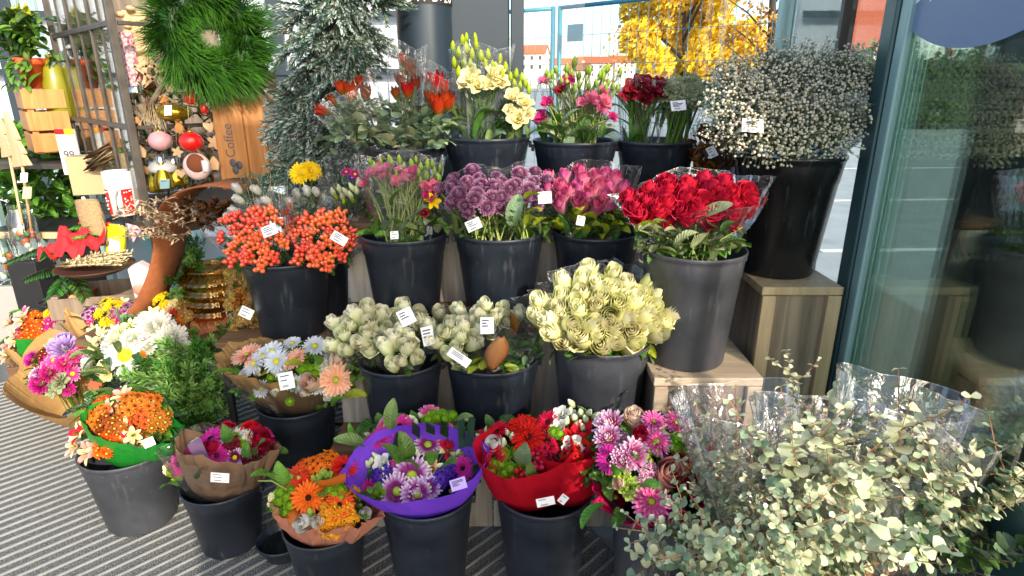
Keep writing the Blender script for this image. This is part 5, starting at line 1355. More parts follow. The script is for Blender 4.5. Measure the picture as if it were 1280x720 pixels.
sheet(b, b.location, 284, 546, 1.80, 64, 'kraft_dark', tilt=.12, front=.97, back=.8, jag=.10, corners=4, amp=.07, folds=9, seed=54, squash=.62, r0=.085, a0=.15)
sheet(b, b.location - V((0, .008, .012)), 266, 550, 1.78, 70, 'film', name='film_sleeve', front=.95, back=.8, jag=.1, corners=3, amp=.08, folds=9, seed=55, squash=.6, r0=.09, smooth=False, sharp=.04)
tag_card(b, 275, 597, 1.632, 23, 12, -4, lines=2, pitch=15)
# green wrapped orange bouquet, leaning left
dm = (150, 528, 62, 44, 1.95, .6, .42)
b, rnd = bouquet('orange and coral bouquet in bright green paper lying over its bucket rim', 'F1', dm, [
 ('cluster', 'p_bronze', 168, 508, 34, dict(cm='c_brown')), ('cluster', 'p_bronze', 185, 506, 30, dict(cm='c_brown')), ('cluster', 'p_bronze', 178, 522, 28, dict(cm='c_brown')), ('cluster', 'p_bronze', 190, 520, 26, dict(cm='c_brown')), ('cluster', 'p_bronze', 116, 528, 26, dict(cm='c_brown')), ('cluster', 'p_brownrust', 134, 530, 30, dict(cm='c_gold')), ('cluster', 'p_brownrust', 146, 534, 26, dict(cm='c_gold')),
 ('cluster', 'p_orange', 136, 552, 32, dict(cm='c_gold')), ('cluster', 'p_orange', 128, 560, 26, dict(cm='c_gold')), ('cluster', 'p_brownrust', 196, 524, 30, dict(cm='c_lime')), ('alstro', 'p_rosered', 96, 542, 24), ('alstro', 'p_salmon', 92, 558, 24), ('alstro', 'p_salmon', 108, 566, 26), ('alstro', 'p_salmon', 116, 560, 20), ('alstro', 'p_rosered', 157, 534, 22), ('alstro', 'p_paleyellow', 166, 544, 20), ('alstro', 'p_salmon', 134, 510, 20), ('alstro', 'p_salmon', 153, 494, 22), ('alstro', 'p_rosered', 104, 534, 18), ('cluster', 'p_bronze', 124, 516, 24, dict(cm='c_brown')), ('alstro', 'p_paleyellow', 150, 552, 18)], 54, dx=-.1, lv=(56, .08, .035, ('leaf', 'leaf_dark', 'leaf_fresh')))
sheet(b, b.location + V((.03, 0, 0)), 170, 522, 1.88, 62, 'green_paper', front=1.0, back=.7, jag=.08, corners=2, amp=.05, folds=7, seed=57, squash=.62, r0=.085, a0=.3)
tag_card(b, 186, 553, 1.755, 15, 11, 22, lines=1, pitch=15)
# purple bouquet
dm = (522, 588, 74, 48, 1.65, .8, .2)
b, rnd = bouquet('striped chrysanthemum bouquet in a wide purple paper collar', 'F6', dm, [
 ('daisy', 'p_purplewhite', 515, 595, 46, dict(cm='c_lime', n=24, W=.085), (0, -.8, .6)), ('daisy', 'p_purplewhite', 497, 614, 40, dict(cm='c_lime', n=24, W=.085), (-.1, -.8, .5)), ('daisy', 'p_purplewhite', 521, 617, 38, dict(cm='c_lime', n=24, W=.085), (.1, -.8, .5)), ('daisy', 'p_purplewhite', 535, 609, 30, dict(cm='c_lime', n=24, W=.085)), ('daisy', 'p_purplewhite', 535, 556, 32, dict(cm='c_lime', n=24, W=.085)),
 ('daisy', 'p_magenta', 463, 611, 22), ('daisy', 'p_magenta', 502, 582, 26), ('gerbera', 'p_hotpink', 556, 548, 32, {}, (.1, -.4, 1)), ('gerbera', 'p_hotpink', 578, 585, 28, dict(cm='c_dark'), (.2, -.8, .5)), ('alstro', 'p_rosered', 561, 562, 26), ('rose', 'p_rosered', 560, 556, 18, BR), ('alstro', 'p_salmon', 541, 585, 22), ('thistle', 'leaf_grey', 448, 614, 22),
 ('cluster', 'p_violet', 548, 600, 26, dict(cm='c_dark')), ('cluster', 'p_violet', 560, 592, 24, dict(cm='c_dark')), ('cluster', 'p_violet', 567, 580, 18, dict(cm='c_dark')), ('cluster', 'p_violet', 474, 596, 22, dict(cm='c_dark')), ('cluster', 'p_violet', 482, 590, 18, dict(cm='c_dark')), ('lisi', 'p_white', 478, 580, 20)]
 + btn((582, 560), (590, 556), (578, 566), (592, 566), (588, 572), (476, 610), (472, 616), (480, 616), (568, 556), s=16) + buds((464, 576), (470, 570), (482, 588), (478, 595), (522, 566), (520, 562), (556, 592), (573, 566), (460, 580), s=14), 55, lv=(46, .075, .035, ('leaf', 'leaf_dark', 'leaf_fresh')))
lf = MB()
for px, py, dx_, dz, s in ((496, 570, -.3, .9, .10), (508, 566, .1, 1, .10), (539, 574, .2, .8, .08), (552, 580, .4, .5, .08), (476, 604, -.2, .4, .07), (520, 578, -.4, .7, .08)): leaf(lf, at(px, py + 8, 1.49), (dx_, -.3, dz), s, s * .5, rnd.choice(['leaf_fresh', 'leaf']), rnd, -25)
for x0, y0, x1, y1, w in ((586, 558, 590, 522, 9), (578, 560, 576, 524, 9), (494, 560, 500, 540, 9), (520, 545, 520, 530, 12), (555, 545, 556, 528, 12), (538, 542, 538, 530, 12)):
    a, c = at(x0, y0, 1.60), at(x1, y1, 1.70); lf.bar(a, c, w * mpp(a), .002, 'leaf_dark', V((0, -1, 0)))
part('foliage', lf, b)
sheet(b, b.location + V((0, 0, .0)), 518, 579, 1.57, 92, 'purple_paper', front=1.0, back=1.1, jag=.06, corners=3, amp=.035, folds=6, seed=58, squash=.6, r0=.085, a0=.1, power=.5)
tag_card(b, 573, 605, 1.455, 20, 14, 17, mat='card_purple', lines=4, pitch=30, bar=False)
dm = (520, 545, 84, 26, 1.76, .5, .3)
b2, rnd = bouquet('second pink bouquet peeping out behind the purple paper', 'F6', dm, [
 ('gerbera', 'p_hotpink', 500, 533, 30, {}, (-.2, -.5, 1)), ('gerbera', 'p_hotpink', 476, 548, 30, {}, (-.4, -.5, .9)), ('daisy', 'p_hotpink', 464, 556, 22), ('daisy', 'p_pinkger', 537, 517, 24)] + btn((535, 525), (546, 522), (556, 524), (565, 520), (541, 518), (552, 518), s=15) + buds((444, 572), (452, 566), (446, 582), (516, 523), (526, 520), (520, 528), (508, 526), (584, 522), (590, 526)), 56, dy=.5, lv=(24, .07, .03, ('leaf', 'leaf_fresh')))
lf = MB()
for px, py, dx_, dz, s in ((456, 550, -.8, .5, .10), (488, 530, .1, 1, .10), (570, 524, .5, .7, .08)): leaf(lf, at(px, py + 6, 1.66), (dx_, -.3, dz), s, s * .45, 'leaf_rose', rnd, -25)
part('foliage', lf, b2)
# red bouquets
dm = (654, 568, 56, 46, 1.62, .78, .32)
b, rnd = bouquet('red gerbera bouquet with green buttons in red paper, left of its pair', 'F7', dm, [
 ('gerbera', 'p_red', 660, 547, 40, {}, (0, -.5, .9)), ('gerbera', 'p_red', 654, 533, 34, {}, (-.1, -.3, 1)), ('gerbera', 'p_red', 618, 571, 30, {}, (-.5, -.6, .6)), ('gerbera', 'p_red', 622, 540, 28, {}, (-.4, -.3, .9)), ('rose', 'p_white', 618, 556, 22, OR), ('berries', 'berry_red', 648, 598, 28), ('berries', 'berry_red', 668, 586, 30), ('berries', 'berry_red', 672, 574, 24), ('berries', 'berry_red', 655, 590, 22), ('cluster', 'p_red', 684, 566, 30, dict(cm='c_dark')), ('cluster', 'p_darkred', 688, 580, 26, dict(cm='c_dark')), ('gerbera', 'p_darkred', 682, 552, 28), ('cluster', 'p_red', 690, 560, 24, dict(cm='c_dark')), ('alstro', 'p_red', 606, 545, 20)]
 + btn((615, 590), (626, 580), (630, 592), (628, 567), (638, 586), (620, 580), s=17) + buds((634, 540), (640, 545), (598, 546), (604, 552), (630, 552)), 57, dx=-.3, lv=(50, .08, .04, ('leaf', 'leaf_dark')))
lf = MB()
for px, py, dx_, dz, s, mt in ((652, 572, .1, .9, .11, 'leaf_grey'), (664, 590, .0, .8, .07, 'leaf')): leaf(lf, at(px, py + 8, 1.49), (dx_, -.3, dz), s, s * .55, mt, rnd, -25, 'broad')
part('foliage', lf, b)
sheet(b, b.location, 655, 556, 1.56, 64, 'red_paper', front=.97, back=.95, jag=.07, corners=2, amp=.03, folds=5, seed=59, squash=.7, r0=.07, a0=.1, power=.5)
tag_card(b, 682, 627, 1.448, 23, 11, 12, lines=1, pitch=12)
dm = (718, 560, 40, 48, 1.62, .75, .40)
b, rnd = bouquet('red alstroemeria bouquet with pale buds in red paper, right of its pair', 'F7', dm, [
 ('alstro', 'p_red', 716, 546, 26, dict(c2='p_red')), ('alstro', 'p_red', 730, 540, 26, dict(c2='p_red')), ('alstro', 'p_red', 722, 580, 26, dict(c2='p_red')), ('alstro', 'p_darkred', 712, 590, 24, dict(c2='p_red')), ('alstro', 'p_red', 738, 574, 26, dict(c2='p_red')), ('alstro', 'p_red', 728, 592, 24, dict(c2='p_red')), ('cluster', 'p_red', 716, 572, 30, dict(cm='c_dark')), ('cluster', 'p_red', 732, 586, 28, dict(cm='c_dark')), ('cluster', 'p_red', 740, 556, 28, dict(cm='c_dark')), ('gerbera', 'p_red', 685, 528, 28), ('lisi', 'p_white', 702, 518, 18), ('lisi', 'p_white', 698, 534, 18), ('lisi', 'p_white', 715, 558, 22), ('alstro', 'p_paleyellow', 722, 562, 16)]
 + btn((692, 540), (700, 542), s=15) + buds((712, 514), (718, 522), (726, 516), (732, 524), (722, 530), (744, 520), (708, 526), (736, 516), (728, 534), (748, 524), (714, 504), s=15), 58, dx=.5, lv=(30, .07, .03, ('leaf', 'leaf_dark', 'leaf_rose')))
sheet(b, b.location, 716, 552, 1.58, 46, 'red_paper', front=.97, back=.95, jag=.08, corners=2, amp=.03, folds=5, seed=60, squash=.8, r0=.05, a0=.4, power=.5)
tag_card(b, 704, 624, 1.47, 10, 12, -38, lines=1, pitch=12)
# pink gerbera bouquet
dm = (815, 580, 78, 60, 1.50, .7, .40)
b, rnd = bouquet('pink gerbera and rose bouquet in crinkled pink paper', 'F8', dm, [
 ('gerbera', 'p_pinkger', 814, 627, 45, dict(cm='c_lime'), (0, -.85, .45)), ('mum', 'p_pinkwhite', 762, 532, 40, dict(n=80)), ('mum', 'p_pinkwhite', 760, 548, 36, dict(n=80)), ('mum', 'p_pinkwhite', 793, 568, 40, dict(n=80)), ('mum', 'p_pinkwhite', 778, 576, 34, dict(n=80)), ('gerbera', 'p_magenta', 762, 574, 32), ('gerbera', 'p_pinkger', 820, 553, 36, dict(cm='c_lime'), (.1, -.5, .9)), ('gerbera', 'p_pinkger', 817, 528, 30, dict(cm='c_lime')), ('gerbera', 'p_pinkger', 845, 530, 32, dict(cm='c_lime')), ('gerbera', 'p_hotpink', 866, 560, 34), ('carn', 'p_magenta', 874, 598, 36), ('carn', 'p_pinkger', 885, 584, 32), ('carn', 'p_rosered', 868, 606, 28), ('rose', 'p_salmon', 836, 592, 42, dict(layers=BUD_ROSE), (0, -.7, .7)), ('rose', 'p_rosered', 846, 580, 24, OR), ('rose', 'p_blush', 793, 522, 24, OR), ('rose', 'p_rosered', 800, 546, 24, BR), ('carn', 'p_hotpink', 820, 644, 34), ('carn', 'p_hotpink', 846, 646, 26), ('rose', 'p_blush', 774, 604, 18, BR), ('rose', 'p_rosered', 882, 560, 24, OR)]
 + btn((846, 548), (854, 552), (846, 562), (856, 564), (838, 556), (862, 548), s=18) + buds((812, 566), (816, 558), (820, 566), (808, 572), (814, 578), (828, 538), pm='bud_lime', s=14) + [('carn', 'bud_green', 788, 610, 26), ('carn', 'bud_lime', 778, 592, 22), ('lisi', 'p_paleyellow', 862, 578, 18), ('cluster', 'p_pinkwhite', 812, 590, 22), ('cluster', 'p_pinkwhite', 806, 598, 20)], 59, lv=(60, .08, .045, ('leaf', 'leaf_fresh', 'leaf_dark')))
lf = MB()
for px, py, dx_, dz, s, mt in ((756, 600, -.4, .6, .10, 'leaf'), (756, 622, -.5, -.2, .11, 'leaf_fresh'), (770, 586, .1, .8, .10, 'leaf_fresh'), (776, 630, -.1, .2, .09, 'leaf'), (800, 600, .3, .5, .08, 'leaf_fresh'), (790, 562, .2, .6, .06, 'leaf_fresh')): leaf(lf, at(px, py + 8, 1.385), (dx_, -.4, dz), s, s * .5, mt, rnd, -25, 'broad')
part('foliage', lf, b)
sheet(b, b.location, 818, 596, 1.44, 84, 'pink_paper', front=.95, back=.9, jag=.10, corners=5, amp=.09, folds=11, seed=61, squash=.7, r0=.08)
# ================================================================== eucalyptus bunches at the front right
def euca_branch(seed, mats, n=15, L=.42, s=.026):
    r = random.Random(seed); mb = MB(); pts = []; p = V((0, 0, 0)); d = V((r.uniform(-.15, .15), r.uniform(-.15, .15), 1))
    for i in range(9):
        pts.append(p.copy()); d = (d + V((r.uniform(-.2, .2), r.uniform(-.2, .2), -.02))).normalized(); p = p + d * (L / 8)
    mb.tube(pts, lambda t: .0026 * (1 - .75 * t), 'stem_red', 4, cap=False)
    def leaves(pts, n, s0):
        for i in range(n):
            t = .12 + .88 * i / (n - 1); k = min(len(pts) - 2, int(t * (len(pts) - 1))); q = pts[k].lerp(pts[k + 1], t * (len(pts) - 1) - k)
            a = i * 1.57 + r.uniform(-.3, .3)
            for sgn in (0, PI):
                dd = V((math.cos(a + sgn), math.sin(a + sgn), r.uniform(-.1, .7)))
                l = s0 * (1.25 - .75 * t) * r.uniform(.8, 1.25) * 1.5
                leaf(mb, q, dd, l, l * r.uniform(.8, 1.0), r.choice(mats), r, r.uniform(-50, 15), 'round', .25)
    leaves(pts, n, s)
    for k in (3, 5, 6):
        q = pts[k]; e = V((r.uniform(-1, 1), r.uniform(-1, 1), .7)).normalized() * L * .35
        sp = [q, q + e * .5, q + e + V((0, 0, .02))]; mb.tube(sp, .0013, 'stem_red', 3, cap=False); leaves(sp, 5, s * .75)
    return mb.mesh('branch')
EU = [euca_branch(100 + k, ['euca', 'euca', 'euca_light', 'euca_dark'], 17, .42, .0225) for k in range(6)]
EUL = [euca_branch(120 + k, ['euca_light', 'euca', 'euca_light'], 14, .44, .029) for k in range(4)]
EUG = [euca_branch(140 + k, ['euca_dark', 'leaf', 'leaf_grey'], 11, .32, .029) for k in range(3)]
rnd = random.Random(77)
nk9 = neck('F9', 0, 0, -.05)
def euca(label, cx, cy, rx, ry, Y, n, kinds, filmspec, seed, dx=0., lean=.5, spread=.85, sc=1.0, key='F9', fan=1.0):
    rnd = random.Random(seed); nk = neck(key, dx, 0, -.04); b = thing('eucalyptus_bunch', label, 'eucalyptus', nk)
    for i, (u, v) in enumerate(scatter(n, rnd, .7)):
        p, d = screen_dome(cx, cy, rx, ry, Y, u, v, lean, .35)
        ax = (p - nk).normalized(); L = rnd.uniform(.30, .38) * sc
        ax = (ax * .6 + V((u * .75 * fan + rnd.uniform(-.25, .25), -.25 + .25 * v + rnd.uniform(-.15, .15), .5 + .2 * v))).normalized()
        base = p - ax * L * .75
        link('branch', rnd.choice(kinds), b, Matrix.Translation(base - nk) @ basis(ax, rnd.random() * 6).to_4x4() @ Matrix.Scale(sc * rnd.uniform(.8, 1.1), 4))
    stems(b, [screen_dome(cx, cy, rx * .8, ry * .8, Y + .05, rnd.uniform(-.8, .8), rnd.uniform(-.8, .4), lean, .2)[0] for _ in range(14)], nk, rnd, 'stem_red', .0028)
    if filmspec is None: return b
    px, py, fy, fr, fb, bb, mt = filmspec
    t = at(px, py, fy); wrap(b, nk, t, .06, fr * mpp(t), mt, 'film_sleeve', fb, bb, .04, 2, .06, 5, seed, smooth=True, sharp=.015, squash=.6)
    return b
b = euca('eucalyptus bunch of small grey green leaves nearest the pink bouquet, its film peaked', 924, 630, 80, 90, 1.32, 17, EU, (918, 470, 1.40, 84, .80, 1.0, 'film'), 71, -.7)
b = euca('pale broad leaved eucalyptus bunch in the middle of the front right corner', 1018, 626, 92, 100, 1.26, 18, EUL + EU[:2], (1030, 490, 1.36, 96, .78, 1.0, 'film'), 72, 0.)
tag_card(b, 1122, 522, 1.2, 34, 12, -24, lines=4, pitch=40, bar=False)
b = euca('tall eucalyptus bunch with yellow green tips in upright film by the glass door', 1130, 604, 85, 98, 1.28, 17, EUL + EUG[:1], (1135, 462, 1.36, 84, .8, 1.0, 'film'), 73, .6)
b = euca('darker green leaf bunch against the glass at the far right', 1208, 625, 60, 70, 1.2, 11, EUG + EU[:1], (1215, 500, 1.28, 64, .8, 1.0, 'film'), 74, .9)
b = euca('spread of fine eucalyptus sprigs hanging low over the front edge', 960, 715, 130, 44, 1.08, 15, EU, None, 75, -.2, sc=.85)
sp = thing('eucalyptus_sprig', 'single eucalyptus sprig standing above the film before the tall plinth', 'eucalyptus', at(1012, 520, 1.35))
for M in (Matrix.Translation(at(1010, 545, 1.36) - sp.location) @ basis((-.18, .1, 1), 1).to_4x4() @ Matrix.Scale(.52, 4),): link('branch', EUL[1], sp, M)
sp = thing('eucalyptus_sprig', 'dark round leaved sprig lying across the pink bouquet', 'eucalyptus', at(880, 640, 1.28))
for q, dd, s in (((905, 640), (-1, -.25, .15), .5), ((880, 660), (-.9, -.3, -.2), .5)): link('branch', EUG[0], sp, Matrix.Translation(at(*q, 1.26) - sp.location) @ basis(dd, 2).to_4x4() @ Matrix.Scale(s, 4))

# ================================================================== conifer greens, wreath, frosted fir
def feather(seed, mat, L=.22):
    r = random.Random(seed); mb = MB()
    mb.tube([(0, 0, 0), (0, 0, L)], .0018, 'stem', 3, cap=False)
    for i in range(26):
        t = i / 26; a = i * 2.4; dz = V((math.cos(a), math.sin(a), 1.3)).normalized(); l = .085 * (1 - .7 * t) * r.uniform(.7, 1.1); q = V((0, 0, t * L))
        mb.tube([q, q + dz * l], .0011, mat, 3, cap=False)
        for k in range(7):
            w = q + dz * l * (.2 + .8 * k / 7); e = (dz + V((r.uniform(-.9, .9), r.uniform(-.9, .9), r.uniform(-.4, .5)))).normalized()
            leaf(mb, w, e, .024, .006, mat, r, 10)
    return mb.mesh('sprig')
FE = [feather(200 + k, 'conifer') for k in range(3)]; FD = [feather(210 + k, 'needle') for k in range(3)]
def greens(label, key, cx, cy, rx, ry, Y, n, kinds, seed, dirf=lambda u, v: V((u * .8, -.45, .5 + .5 * v)), sc=1., nk=None):
    rnd = random.Random(seed); nk = neck(key) if nk is None else nk; b = thing('conifer_bunch', label, 'conifer greens', nk)
    for u, v in scatter(n, rnd, .6):
        p, d = screen_dome(cx, cy, rx, ry, Y, u, v, .6, .4); d = dirf(u, v) + V((rnd.uniform(-.2, .2),) * 3)
        link('sprig', rnd.choice(kinds), b, Matrix.Translation(p - d.normalized() * .14 * sc - nk) @ basis(d, rnd.random() * 6).to_4x4() @ Matrix.Scale(sc * rnd.uniform(.8, 1.15), 4))
    return b
b = greens('feathery conifer greens in a film sleeve between white mums and table', 'F2', 232, 478, 50, 58, 2.34, 40, FE + FD[:1], 81)
sheet(b, b.location, 225, 480, 2.30, 66, 'film_dark', name='film_sleeve', front=.8, back=1.0, jag=.08, corners=4, amp=.08, folds=8, seed=81, squash=.6, r0=.1, smooth=False, sharp=.05)
b = greens('loose juniper sprigs beside the peach gerbera bouquet', 'F2', 285, 455, 22, 42, 2.42, 14, FD, 82, sc=.8)

wc = at(263, 44, 2.92); wr = thing('wreath', 'thick green pine needle wreath hanging on the cabinet front', 'wreath', wc)
rnd = random.Random(83)
FNV = V((.62, -.78, .05)).normalized(); WX = V((0, 0, 1)).cross(FNV).normalized(); WZ = FNV.cross(WX)
Rm, Rt = 43 * mpp(wc), 21 * mpp(wc)
mb = MB(); mb.tube([wc + WX * Rm * math.cos(a) + WZ * Rm * math.sin(a) for a in [2 * PI * k / 40 for k in range(41)]], Rt * .8, 'needle_dark', 8); part('wreath_ring', mb, wr)
mb = MB()
for i in range(8500):
    a = rnd.uniform(0, 2 * PI); c = V((0, 0, 0)) + wc + WX * Rm * math.cos(a) + WZ * Rm * math.sin(a)
    rad = WX * math.cos(a) + WZ * math.sin(a); tan = -WX * math.sin(a) + WZ * math.cos(a); q = rnd.uniform(0, 2 * PI)
    out = rad * math.cos(q) + FNV * math.sin(q)
    d = (out + tan * (rnd.uniform(-.3, .8) + .5 * math.sin(a * 9)) + V((0, 0, -.12)) + FNV * .35 + V((rnd.gauss(0, .18), rnd.gauss(0, .18), rnd.gauss(0, .18)))).normalized()
    w = .0019; L = rnd.uniform(.075, .135) * (1.1 if math.cos(q) > -.2 else .8); p0 = c + out * Rt * .6; s = d.orthogonal().normalized() * w
    m1 = p0 + d * L * .5; e = p0 + d * L + V((0, 0, -.012))
    mt = 'needle' if rnd.random() < .75 else 'needle_dark'
    i0 = [mb.vert(x, t) for x, t in ((p0 - s, 0), (p0 + s, 0), (m1 + s, .5), (m1 - s, .5), (e, 1))]
    mb.face(i0[:4], mt); mb.face((i0[3], i0[2], i0[4]), mt)
part('needles', mb, wr)

def fir_branch(seed, frosty):
    r = random.Random(seed); mb = MB(); L = .36
    def twig(a, b, n, nl, sag=.03):
        d0 = (b - a); mid = a + d0 * .55 + V((0, 0, 0)); pts = [a, mid, b]; mb.tube(pts, .0028, 'twig', 4, cap=False); d = d0.normalized(); x = d.orthogonal().normalized(); y = d.cross(x)
        for i in range(n):
            t = (i + .5) / n; q = a.lerp(b, t); an = i * 2.4 + r.uniform(-.4, .4)
            e = d * r.uniform(.7, 1.1) + (x * math.cos(an) + y * math.sin(an)) * .75
            fr = frosty * (.35 + 1.0 * t) + .25 * math.sin(an)
            leaf(mb, q, e, nl * r.uniform(.85, 1.15) * (1 - .3 * t), .0062, 'frost' if r.random() < fr else 'needle_blue', r, 8, 'oval', 0)
    twig(V((0, 0, 0)), V((0, 0, L)), 110, .034)
    for k in range(6):
        z = .03 + k * .05
        for s in (-1, 1): twig(V((0, 0, z)), V((s * (.17 - .022 * k), r.uniform(-.05, .05), z + .11)), 62, .031)
    return mb.mesh('branch')
FI = [fir_branch(300 + k, .50) for k in range(3)]; FIL = [fir_branch(310 + k, .25) for k in range(2)]
fy = 2.86; fb = at(415, 300, fy); fir = thing('frosted_fir', 'tall snow flocked fir garland between the cabinet and the column', 'fir tree', (fb.x, fy, .05))
mb = MB(); mb.tube([(fb.x, fy, .05), (fb.x + .01, fy, 1.2), (fb.x - .02, fy, 2.5)], lambda t: .03 * (1 - .5 * t), 'twig', 8); part('trunk', mb, fir)
rnd = random.Random(84)
for i in range(66):
    py = -40 + i * 4.8; wd = 46 if py < 60 else (36 if py < 110 else 50)
    if py > 190: wd = 56
    u = rnd.uniform(-1, 1); p = at(412 + u * wd + (6 if py < 100 else -2), py + rnd.uniform(-8, 8), fy - .12 * math.sqrt(1 - u * u) + rnd.uniform(-.04, .04))
    d = V((u * .8 + rnd.uniform(-.35, .35), -.5, rnd.uniform(-1.0, .0)))
    link('branch', rnd.choice(FI if rnd.random() < .7 else FIL), fir, Matrix.Translation(p - d.normalized() * .2 - fir.location) @ basis(d, rnd.uniform(-.6, .6)).to_4x4() @ Matrix.Scale(rnd.uniform(.75, 1.05), 4))

# ================================================================== loose bouquets on the floor at the left
def lay_(name, label, cat, loc): return thing(name, label, cat, loc)
rnd = random.Random(91)
# low crates that carry them
def crate(label, c, size, mat='wood_brown', rot=0., name='wooden_crate', slats=3, open_=True, thk=.012):
    r = thing(name, label, 'crate', (c[0], c[1], c[2])); r.rotation_euler.z = rot; w, d, h = size; I = Matrix.Identity(4)
    for sy in (-1, 1):
        for k in range(slats):
            mb = MB(); hh = h / slats; mb.box((0, sy * (d / 2 - thk / 2), hh * (k + .5)), (w, thk, hh * .86), mat); part('slat', mb, r, .002, I)
    for sx in (-1, 1):
        for k in range(slats):
            mb = MB(); hh = h / slats; mb.box((sx * (w / 2 - thk / 2), 0, hh * (k + .5)), (thk, d - 2 * thk - .002, hh * .86), mat); part('slat', mb, r, .002, I)
        for sy in (-1, 1):
            mb = MB(); mb.box((sx * (w / 2 - thk - .016), sy * (d / 2 - thk - .011), h / 2), (.03, .02, h), mat); part('corner_post', mb, r, .002, I)
    mb = MB(); mb.box((0, 0, .008), (w - 2 * thk - .002, d - 2 * thk - .002, .012), mat); part('bottom', mb, r, 0, I)
    return r
lowt = thing('low_display_table', 'low brown display table hidden under bouquets and terracotta at the left', 'table', (-1.5, 2.72, 0))
mb = MB(); mb.box((-1.42, 2.75, .515), (1.0, .52, .036), 'wood_brown'); part('table_top', mb, lowt, .004)
for x in (-1.86, -.98):
    for y in (2.50, 3.0): mb = MB(); mb.box((x, y, .25), (.04, .04, .50), 'wood_brown'); part('leg', mb, lowt)

def floor_bouquet(label, nkp, dm, sp, seed, paper_, lv=(40, .08, .035, ('leaf', 'leaf_fresh', 'leaf_dark')), name='bouquet'):
    rnd = random.Random(seed); b = thing(name, label, 'bouquet', nkp)
    pts = spots(b, [(*q[:4], q[4] * 1.12, *q[5:]) for q in sp], rnd, dm); stems(b, pts, b.location, rnd, 'stem', .003)
    for u, v in scatter(12, rnd, .5):
        q = rnd.choice(sp); p, d = screen_dome(dm[0], dm[1], dm[2] * .9, dm[3] * .9, dm[4] + .02, u, v, dm[5], dm[6]); put_head(b, q[0], q[1], p, d, min(q[4], 24) * mpp(p), rnd, **(q[5] if len(q) > 5 else {}))
    if lv[0]: leafage(b, dm[0], dm[1], dm[2] * .95, dm[3] * .95, dm[4] + .03, *lv, rnd, lean=dm[5], bulge=dm[6] * .8)
    for (px, py, Y, rp, mt, kw) in paper_: sheet(b, b.location, px, py, Y, rp, mt, **kw)
    return b, rnd
b, rnd = floor_bouquet('pink and purple chrysanthemum bouquet in wide tan kraft paper on the mat', atz(100, 520, .05), (72, 456, 46, 42, 2.55, .5, .35), [
 ('mum', 'p_hotpink', 40, 449, 22, dict(n=80)), ('mum', 'p_hotpink', 80, 454, 24, dict(n=80)), ('mum', 'p_pinkger', 92, 446, 22, dict(n=80)), ('mum', 'p_lilac', 82, 436, 34, dict(n=80)), ('mum', 'p_lilac', 72, 434, 26, dict(n=80)), ('mum', 'p_magenta', 52, 478, 32, dict(n=80)), ('mum', 'p_magenta', 62, 466, 26, dict(n=80)), ('mum', 'p_purplewhite', 48, 470, 24, dict(n=80)), ('carn', 'leaf_pale', 72, 476, 26), ('carn', 'leaf_pale', 64, 486, 22), ('daisy', 'p_pinkger', 68, 450, 22), ('daisy', 'p_pinkger', 60, 456, 18), ('thistle', 'leaf_grey', 64, 482, 20), ('cluster', 'p_darkred', 54, 442, 16), ('daisy', 'p_magenta', 96, 440, 18)], 91,
 [(70, 470, 2.50, 60, 'kraft', dict(front=.84, back=1.1, jag=.18, corners=3, amp=.04, folds=2, seed=91, squash=.8, r0=.06, a0=.1, power=.75, n=44, m=9, sharp=.012))])
b, rnd = floor_bouquet('yellow and purple mixed bouquet in peaked pale kraft paper', at(135, 440, 2.72), (140, 398, 46, 26, 2.72, .5, .3), [
 ('cluster', 'p_mauve', 160, 388, 30, dict(cm='c_dark')), ('cluster', 'p_purplewhite', 172, 394, 26, dict(cm='c_dark')), ('cluster', 'p_magenta', 152, 396, 22), ('cluster', 'p_yellow', 146, 384, 22, dict(cm='c_gold')), ('cluster', 'p_yellow', 140, 400, 20, dict(cm='c_gold')), ('daisy', 'p_yellow', 154, 402, 18), ('daisy', 'p_yellow', 132, 404, 16), ('cluster', 'p_mauve', 146, 392, 22), ('alstro', 'p_paleyellow', 118, 414, 18), ('thistle', 'leaf_pale', 150, 412, 22), ('thistle', 'leaf_grey', 164, 412, 20), ('cluster', 'p_magenta', 182, 402, 18)], 92,
 [(132, 394, 2.74, 62, 'kraft', dict(front=.45, back=1.3, jag=.2, corners=5, amp=.045, folds=3, seed=92, squash=.6, r0=.05, power=.75, n=44, m=9, sharp=.012))])
b, rnd = floor_bouquet('orange and pink alstroemeria bouquet with a green paper edge at the far left', at(58, 470, 2.85), (52, 412, 56, 30, 2.86, .5, .3), [
 ('alstro', 'p_salmon', 27, 399, 22), ('alstro', 'p_salmon', 18, 424, 24), ('alstro', 'p_salmon', 10, 432, 20), ('alstro', 'p_salmon', 6, 446, 18), ('cluster', 'p_orange', 34, 416, 26, dict(cm='c_gold')), ('cluster', 'p_orange', 46, 410, 26, dict(cm='c_gold')), ('cluster', 'p_orange', 56, 414, 20, dict(cm='c_gold')), ('cluster', 'p_magenta', 66, 406, 24), ('cluster', 'p_magenta', 74, 402, 22), ('cluster', 'p_magenta', 60, 412, 20), ('cluster', 'p_yellow', 84, 396, 22, dict(cm='c_gold')), ('cluster', 'p_yellow', 96, 398, 22, dict(cm='c_gold')), ('cluster', 'p_yellow', 50, 424, 18, dict(cm='c_gold')), ('alstro', 'p_pinkger', 30, 392, 20), ('alstro', 'p_salmon', 74, 396, 16), ('cluster', 'p_paleyellow', 104, 400, 20)], 93,
 [(52, 422, 2.84, 52, 'kraft', dict(front=.7, back=.9, jag=.15, corners=3, amp=.06, folds=5, seed=93, squash=.6, r0=.05))])
gp_ = MB(); rows = []
for i in range(6):
    t = i / 5; rows.append([at(22 + 26 * t + 3 * u, 438 - 6 * t + 14 * u * (1 - .4 * t), 2.74 + .03 * u + .04 * t) for u in (-1, 0, 1)])
gp_.grid(rows, 'green_paper'); part('green_paper', gp_, b)
